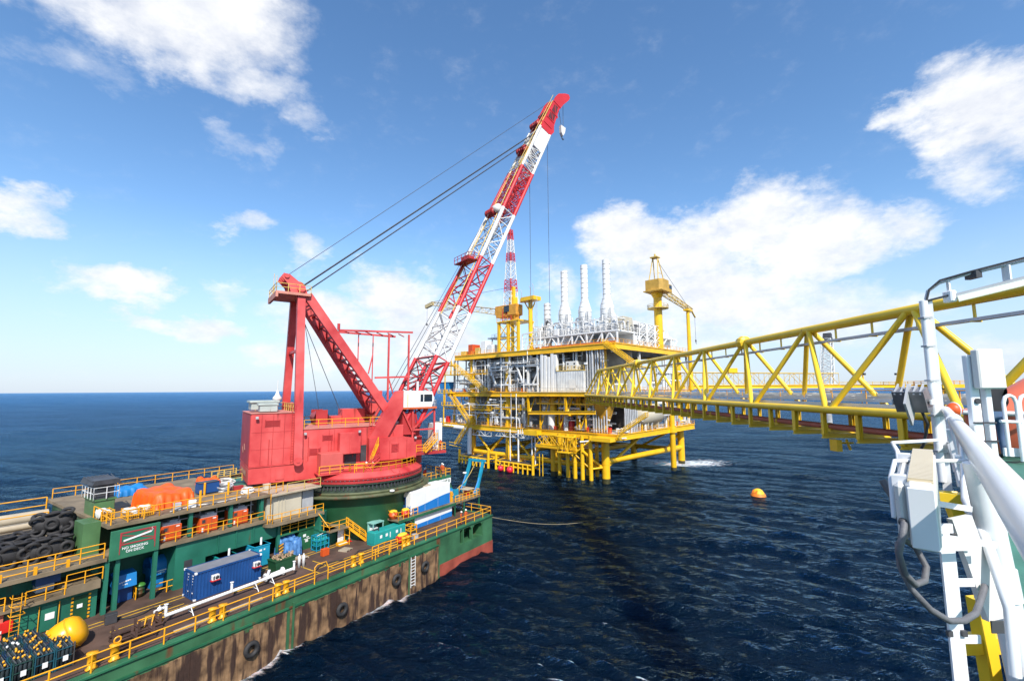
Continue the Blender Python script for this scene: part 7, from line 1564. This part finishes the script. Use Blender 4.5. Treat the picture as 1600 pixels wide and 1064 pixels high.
b = MB(); b.prism([(-.33, .10), (-.05, -.20), (.20, -.16), (.33, .02), (-.05, .22)], -.2, .2, 'y'); turned(b, 0, (0, 0, 0), R(8)); b.build('lamp_housing', M('grey_cast_aluminium', (.20, .20, .21), .45, .2, 5, metal=.3), gf)
b = MB()
for i in range(5): y = -.16 + .08 * i; b.prism([(-.30, .10), (-.06, .21), (-.02, .28), (-.30, .15)], y - .012, y + .012, 'y')
b.beam((-.36, 0, .12), (-.02, 0, -.24), .46, .03, (0, 1, 0)); b.build('cooling_fin', GREY, gf)
b = MB(); b.beam((-.1, -.24, -.02), (.62, -.24, 0), .02, .08); b.beam((-.1, .24, -.02), (.62, .24, 0), .02, .08); b.tube((.2, 0, .16), (.62, 0, .1), .09, 10); b.build('bracket', LGREY, gf)
b = MB(); b.path([(.25, -.05, -.15), (.36, -.1, -.4), (.45, 0, -.75), (.62, .1, -.9)], .022, 6); b.build('cable', DARK, gf)
# junction box on its posts
jb = thing('junction_box', 'plain white junction box on a white post in front of the person', 'junction box', (4.62, 4.6, 0))
b = MB(); b.box(-.05, .045, -.03, .03, ZD, 24.32, .008); b.build('post_shaft', FGW, jb)
b = MB(); b.box(.10, .16, -.03, .03, ZD, 24.1, .006); b.build('post_shaft', FGW, jb)
b = MB(); b.box(-.03, .23, -.12, -.04, 23.98, 24.37, .012); b.build('box_body', OFFW, jb)
b = MB(); b.tube((0, -.05, 23.86), (0, -.03, 23.86), .028, 10); b.cut(); b.box(-.06, .16, -.045, -.03, 23.64, 23.655); b.cut(); b.box(-.06, .16, -.045, -.03, 23.46, 23.475); b.cut(); b.each('clip', DARK, jb)
b = MB(); b.lathe([(0, 0), (.03, 0), (.035, .05), (.0, .08)], (.03, .02, 24.2), 10); b.build('warning_lamp', YELR, jb)
t = thing('marker_light', 'small round orange float light hooked on the guard rail far end', 'float light', (7.72, 8.05, 23.5))
b = MB(); b.ball((0, 0, .1), .115, 16, (1, 1, 1.1)); b.build('float_body', ORNG, t); b = MB(); b.torus((.02, .02, .1), .125, .016, 'x', 18, 6); b.build('rope_ring', WHT, t)
# orange rescue boat behind white hoops
t = thing('rescue_boat', 'faded orange rescue boat stowed behind white hoop rails at the right edge', 'boat', (12.2, 9.95, ZD), R(0))
def hullrow(z, w, x0, x1): 
    return [(x0 + (x1 - x0) * i / 16, -w * (1 - abs(2 * i / 16 - 1) ** 3.2), z) for i in range(17)] + [(x1 - (x1 - x0) * i / 16, w * (1 - abs(2 * i / 16 - 1) ** 3.2), z) for i in range(1, 16)]
def loft(rows, m, name, par):
    b = MB(); n = len(rows[0]); vs = [v for r_ in rows for v in r_]; b.add(vs, [(i * n + k, i * n + (k + 1) % n, (i + 1) * n + (k + 1) % n, (i + 1) * n + k) for i in range(len(rows) - 1) for k in range(n)], True); b.add(vs, [tuple(range((len(rows) - 1) * n, len(rows) * n))]); return b.build(name, m, par)
loft([hullrow(.05, 1.02, -2.2, 2.5), hullrow(.40, 1.12, -2.35, 2.7), hullrow(.85, 1.17, -2.4, 2.8), hullrow(.95, 1.15, -2.4, 2.8)], SALM, 'hull', t)
loft([hullrow(.95, 1.05, -2.2, 2.6), hullrow(1.3, .95, -1.6, 2.3), hullrow(1.65, .75, -.9, 2.0), hullrow(1.8, .4, -.4, 1.6)], SALM, 'canopy', t)
b = MB(); b.path(hullrow(.9, 1.18, -2.45, 2.85) + [hullrow(.9, 1.18, -2.45, 2.85)[0]], .05, 8); b.build('fender_strip', WHT, t)
b = MB(); b.box(-1.2, -.9, -.9, .9, 0, .3); b.box(1.2, 1.5, -.9, .9, 0, .3); b.build('cradle', WHT, t)
t = thing('hoop_railing', 'white rounded hoop rails standing in front of the orange rescue boat', 'railing', (9.35, 8.75, ZD))
for x0, x1 in ((0, .24), (.30, .75), (.85, 1.3)):
    b = MB(); b.path([(x0, 0, .15), (x0, 0, 1.15), (x0 + .04, 0, 1.25), (x0 + .1, 0, 1.28), (x1 - .1, 0, 1.28), (x1 - .04, 0, 1.25), (x1, 0, 1.15), (x1, 0, .05)], .032, 10); b.build('hoop', FGW, t)
b = MB(); b.tube((-.1, 0, .80), (1.4, 0, .72), .03, 8); b.beam((0, .1, .22), (1.6, .1, .12), .03, .16); b.build('cross_rail', FGW, t)
# ================================================================ far side: second bridge, its platform and a grey crane boom
FA, FBp = Vector((66, 186, 0)), Vector((178, 203, 0)); fd = (FBp - FA); fL = fd.length; fr_ = math.atan2(fd.y, fd.x)
t = thing('footbridge', 'distant yellow footbridge seen through the near bridge truss', 'bridge', FA, fr_)
b = MB(); b.ibeam((0, 0, 24.6), (fL, 0, 24.6), .8, 1.4, t=.15); b.ibeam((0, 3, 24.6), (fL, 3, 24.6), .8, 1.4, t=.15); b.box(0, fL, .4, 2.6, 25.0, 25.2); b.build('girder', YEL, t)
b = MB(); b.truss([(0, 0, 25.3), (0, 3, 25.3), (0, 3, 30.6), (0, 0, 30.6)], [(76, 0, 25.3), (76, 3, 25.3), (76, 3, 30.2), (76, 0, 30.2)], 16, .2, .1, faces=(1, 3), pat='z'); b.build('side_truss', PALEY, t)
b = MB(); b.rail([(76, 0, 25.2), (fL, 0, 25.2)], 1.3, 4, .1); b.build('railing', PALEY, t)
b = MB(); b.box(24, 28, -.6, 1, 30.4, 32.4); b.build('lamp_canopy', YEL, t)
for x in (88, 106):
    b = MB(); b.tube((x, 0, 25), (x, 0, 29.4), .3, 8); b.build('light_mast', YEL, t); b = MB(); b.box(x - 1.6, x - .4, -.4, .4, 29.4, 30.3); b.box(x + .2, x + 1.2, -.4, .4, 29.4, 30.3); b.build('lamp_head', DARK, t)
t = thing('satellite_platform', 'distant small yellow platform at the far end of the second bridge', 'platform', FBp, fr_)
b = MB(); b.box(0, 26, -12, 14, 23.6, 25.2); b.build('deck', YEL, t)
for x in (5, 22):
    for y in (-8, 10): b = MB(); b.tube((x, y, -4), (x, y, 23.6), 1.0, 12); b.build('leg', YELL, t)
b = MB(); b.rail([(26, -12, 25.2), (0, -12, 25.2), (0, 14, 25.2)], 1.4, 3, .12); b.build('railing', YELR, t)
t = thing('crane_boom', 'distant grey lattice boom with dark head seen under the bridge top chord', 'crane', (159, 232, 0), R(40))
b = MB(); b.tube((0, 0, -4), (0, 0, 22), 1.6, 14); b.tube((0, 0, 22), (0, 0, 25), 2.6, 14); b.build('pedestal', GREY, t)
b = MB(); b.truss([(-.5, -2.6, 25), (4.5, -2.6, 24), (4.5, 2.6, 24), (-.5, 2.6, 25)], [(5.6, -2.0, 49.5), (9.6, -2.0, 48.5), (9.6, 2.0, 48.5), (5.6, 2.0, 49.5)], 8, .28, .15, pat='x'); b.build('lattice', LGREY, t)
b = MB(); b.prism([(5.8, 47.5), (9.4, 46.5), (10.0, 52), (8.2, 52.6)], -1.8, 1.8, 'y'); b.build('boom_head', DARK, t)
b = MB(); b.tube((9.2, -1, 52), (13.5, -1, 50), .12, 5); b.tube((13.5, -1, 50), (12.0, -1, 30), .1, 5); b.build('boom_rope', CABLE, t)
# inflatable raft on the sea
t = thing('life_raft', 'yellow and orange tented life raft floating on open water', 'raft', (54.6, 104.5, 0), R(25))
b = MB(); b.torus((0, 0, .25), 1.25, .32, 'z', 26, 10); b.torus((0, 0, .55), 1.2, .26, 'z', 26, 10); b.build('float_ring', M('raft_orange', (.85, .22, .02), .5, .1, 2), t)
b = MB(); b.lathe([(1.3, .6), (1.2, 1.0), (.85, 1.5), (.4, 1.75), (0, 1.82)], n=20); b.build('canopy', M('raft_yellow', (.90, .50, .02), .5, .1, 2), t)
b = MB(); b.prism([(-1.28, .62), (-1.2, 1.0), (-.8, 1.52), (-.2, 1.3), (-.15, .62)], -.55, .62, 'y'); b.build('door_flap', bpy.data.materials['raft_orange'], t)
# ================================================================ people
def cloth(name, top, low, z_split, head=SKIN, sleeve=None):
    m = bpy.data.materials.new(name); m.use_nodes = True; nt = m.node_tree; N, L = nt.nodes, nt.links; bs = N['Principled BSDF']; bs.inputs['Roughness'].default_value = .75
    tc = N.new('ShaderNodeTexCoord'); sp = N.new('ShaderNodeSeparateXYZ'); L.new(tc.outputs['Object'], sp.inputs[0])
    no = N.new('ShaderNodeTexNoise'); no.inputs['Scale'].default_value = 9; no.inputs['Detail'].default_value = 5; L.new(tc.outputs['Object'], no.inputs['Vector'])
    rp_ = N.new('ShaderNodeValToRGB'); e = rp_.color_ramp; e.interpolation = 'CONSTANT'
    stops = [(0, (.02, .02, .022)), (.055, low), (z_split / 2, top), (.745, (.33, .17, .10))]
    e.elements[0].position = 0; e.elements[0].color = (*stops[0][1], 1); e.elements[1].position = stops[1][0]; e.elements[1].color = (*stops[1][1], 1)
    for p, c in stops[2:]: q = e.elements.new(p); q.color = (*c, 1)
    mu = N.new('ShaderNodeMath'); mu.operation = 'MULTIPLY'; mu.inputs[1].default_value = .5; L.new(sp.outputs[2], mu.inputs[0]); L.new(mu.outputs[0], rp_.inputs[0])
    mx = N.new('ShaderNodeMix'); mx.data_type = 'RGBA'; mx.blend_type = 'MULTIPLY'; mx.inputs['Factor'].default_value = .35; L.new(rp_.outputs[0], mx.inputs['A']); L.new(no.outputs['Color'], mx.inputs['B']); L.new(mx.outputs['Result'], bs.inputs['Base Color'])
    return m
def body_mesh(arms, lean=0.0, stride=.0, fingers=False):
    V, E, Rr = [], [], []
    def add(p, r, par=None):
        V.append((p[0], p[1] + lean * max(0, p[2] - .9), p[2])); Rr.append(r if isinstance(r, tuple) else (r, r))
        if par is not None: E.append((par, len(V) - 1))
        return len(V) - 1
    pel = add((0, 0, .95), (.15, .11)); ch = add((0, 0, 1.15), (.145, .105), pel); sh = add((0, -.01, 1.38), (.15, .10), ch); nk = add((0, 0, 1.50), .055, sh); hd = add((0, .015, 1.60), (.075, .085), nk); add((0, .015, 1.71), (.07, .08), hd)
    for s, k in ((-1, -stride), (1, stride)):
        h = add((.095 * s, 0, .86), .095, pel); kn = add((.105 * s, .02 + k * .5, .49), .062, h); an = add((.11 * s, -.03 + k, .10), .045, kn); add((.12 * s, .13 + k, .045), (.045, .035), an)
        S_ = add((.185 * s, -.01, 1.39), .062, sh); el_, wr, ha = arms[0 if s < 0 else 1]
        e_ = add((el_[0] * s, el_[1], el_[2]), .044, S_); w_ = add((wr[0] * s, wr[1], wr[2]), .031, e_); d = Vector(wr) - Vector(el_); d.normalize()
        p_ = add((ha[0] * s, ha[1], ha[2]), (.038, .02), w_)
        if fingers:
            u = d.cross(Vector((1, 0, 0))); u = u.normalized() if u.length > .1 else Vector((0, 1, 0))
            for q in range(4):
                f0 = Vector(ha) + d * .04 + u * (.027 - .018 * q); f1 = f0 + d * (.035 - .004 * abs(q - 1)) + Vector((-.008, 0, 0)); f2 = f1 + d * .025 + Vector((-.016, 0, 0))
                a_ = add((f0.x * s, f0.y, f0.z), .0095, p_); b_ = add((f1.x * s, f1.y, f1.z), .0085, a_); add((f2.x * s, f2.y, f2.z), .007, b_)
            th = Vector(wr) + d * .03 + u * .035; t2 = th + d * .03 + u * .015; a_ = add((th.x * s, th.y, th.z), .011, w_); add((t2.x * s, t2.y, t2.z), .008, a_)
    me = bpy.data.meshes.new('body'); me.from_pydata(V, E, []); return me, Rr
def person_proto(mat, arms, label, lean=0.0, stride=0.0, helmet=HELM, hair=None, fingers=False):
    me, Rr = body_mesh(arms, lean, stride, fingers); me.materials.append(mat)
    o = bpy.data.objects.new('person', me); COL.objects.link(o); tag(o, label, 'person')
    o.modifiers.new('skin', 'SKIN').use_smooth_shade = True; sub = o.modifiers.new('sub', 'SUBSURF'); sub.levels = sub.render_levels = 1 if not fingers else 2
    for v, r in zip(me.skin_vertices[0].data, Rr): v.radius = r; v.use_root = False
    me.skin_vertices[0].data[0].use_root = True
    hy = lean * .75
    if helmet:
        b = MB(); b.lathe([(.125, 1.68), (.118, 1.74), (.09, 1.80), (.04, 1.835), (0, 1.84)], (0, .01 + hy, 0), 14); b.lathe([(.11, 1.675), (.155, 1.67), (.15, 1.69), (.11, 1.695)], (0, .03 + hy, 0), 14); b.build('helmet', helmet, o)
    if hair:
        b = MB(); b.lathe([(.085, 1.56), (.098, 1.62), (.10, 1.70), (.085, 1.765), (.05, 1.80), (0, 1.81)], (0, -.012 + hy, 0), 16); b.build('hair', hair, o)
    return o
DOWN = ((.235, -.03, 1.12), (.245, .06, .88), (.245, .09, .80)); FWD = ((.24, .0, 1.13), (.20, .24, 1.08), (.18, .32, 1.09)); RAISE = ((.27, .08, 1.2), (.22, .28, 1.32), (.2, .35, 1.38))
OC = cloth('orange_coverall', (.62, .10, .015), (.58, .09, .015), .95); RC_ = cloth('red_coverall', (.50, .03, .03), (.46, .03, .03), .95)
BC = cloth('dark_shirt_and_jeans', (.012, .014, .018), (.10, .17, .30), .96); WC = cloth('orange_vest_over_navy', (.62, .12, .02), (.03, .04, .09), .9)
pa = person_proto(OC, (DOWN, FWD), 'left person in orange coverall and white helmet on the crane stair', .05, .08)
pb = person_proto(OC, (FWD, DOWN), 'right person in orange coverall and white helmet on the crane stair', 0, -.06)
place(pa, FC(-1.0, -6.1, 12.5), RC + R(150), group='people in coveralls on the barge'); place(pb, FC(-.2, -6.25, 12.45), RC + R(200), group='people in coveralls on the barge')
for src, s, p, z, rz, lab in ((pa, -6.4, .9, 5.02, 200, 'person with white helmet behind the deck rail nearer the cabins'), (pb, -5.2, 1.0, 5.02, 160, 'person with white helmet behind the deck rail nearer the barge end'),
        (pb, .2, 10.2, 9.97, 170, 'person in orange at the right end of the wheelhouse roof'), (pa, -1.3, 9.8, 9.97, 215, 'person in orange standing midway along the wheelhouse roof rail'), (pb, .7, 10.9, 9.97, 140, 'person in orange at the back corner of the wheelhouse roof')):
    place(copy_tree(src), FS(s, p, z), RS + R(rz), lab, 'people in coveralls on the barge')
pc = person_proto(RC_, (FWD, RAISE), 'person in red coverall leaning on the left of the wheelhouse roof rail', .15); place(pc, FS(-4.7, 9.9, 9.97), RS + R(190), group='people in coveralls on the barge')
place(copy_tree(pc), FS(-4.0, 10.3, 9.97), RS + R(170), 'person in red coverall behind the leaning person on the wheelhouse roof', 'people in coveralls on the barge')
place(copy_tree(pa), FC(11.0, -4.6, 14.77), RC + R(180), 'person in orange standing in front of the small white crane cabin', 'people in coveralls on the barge')
pd = person_proto(BC, (DOWN, ((.25, .02, 1.14), (.26, .20, .95), (.25, .27, .92))), 'person in dark shirt and jeans seen from behind, head hidden by the white box', .06, .05, None, M('black_hair', (.01, .009, .008), .5), True)
place(pd, (9.72, 9.3, ZD), R(-14))
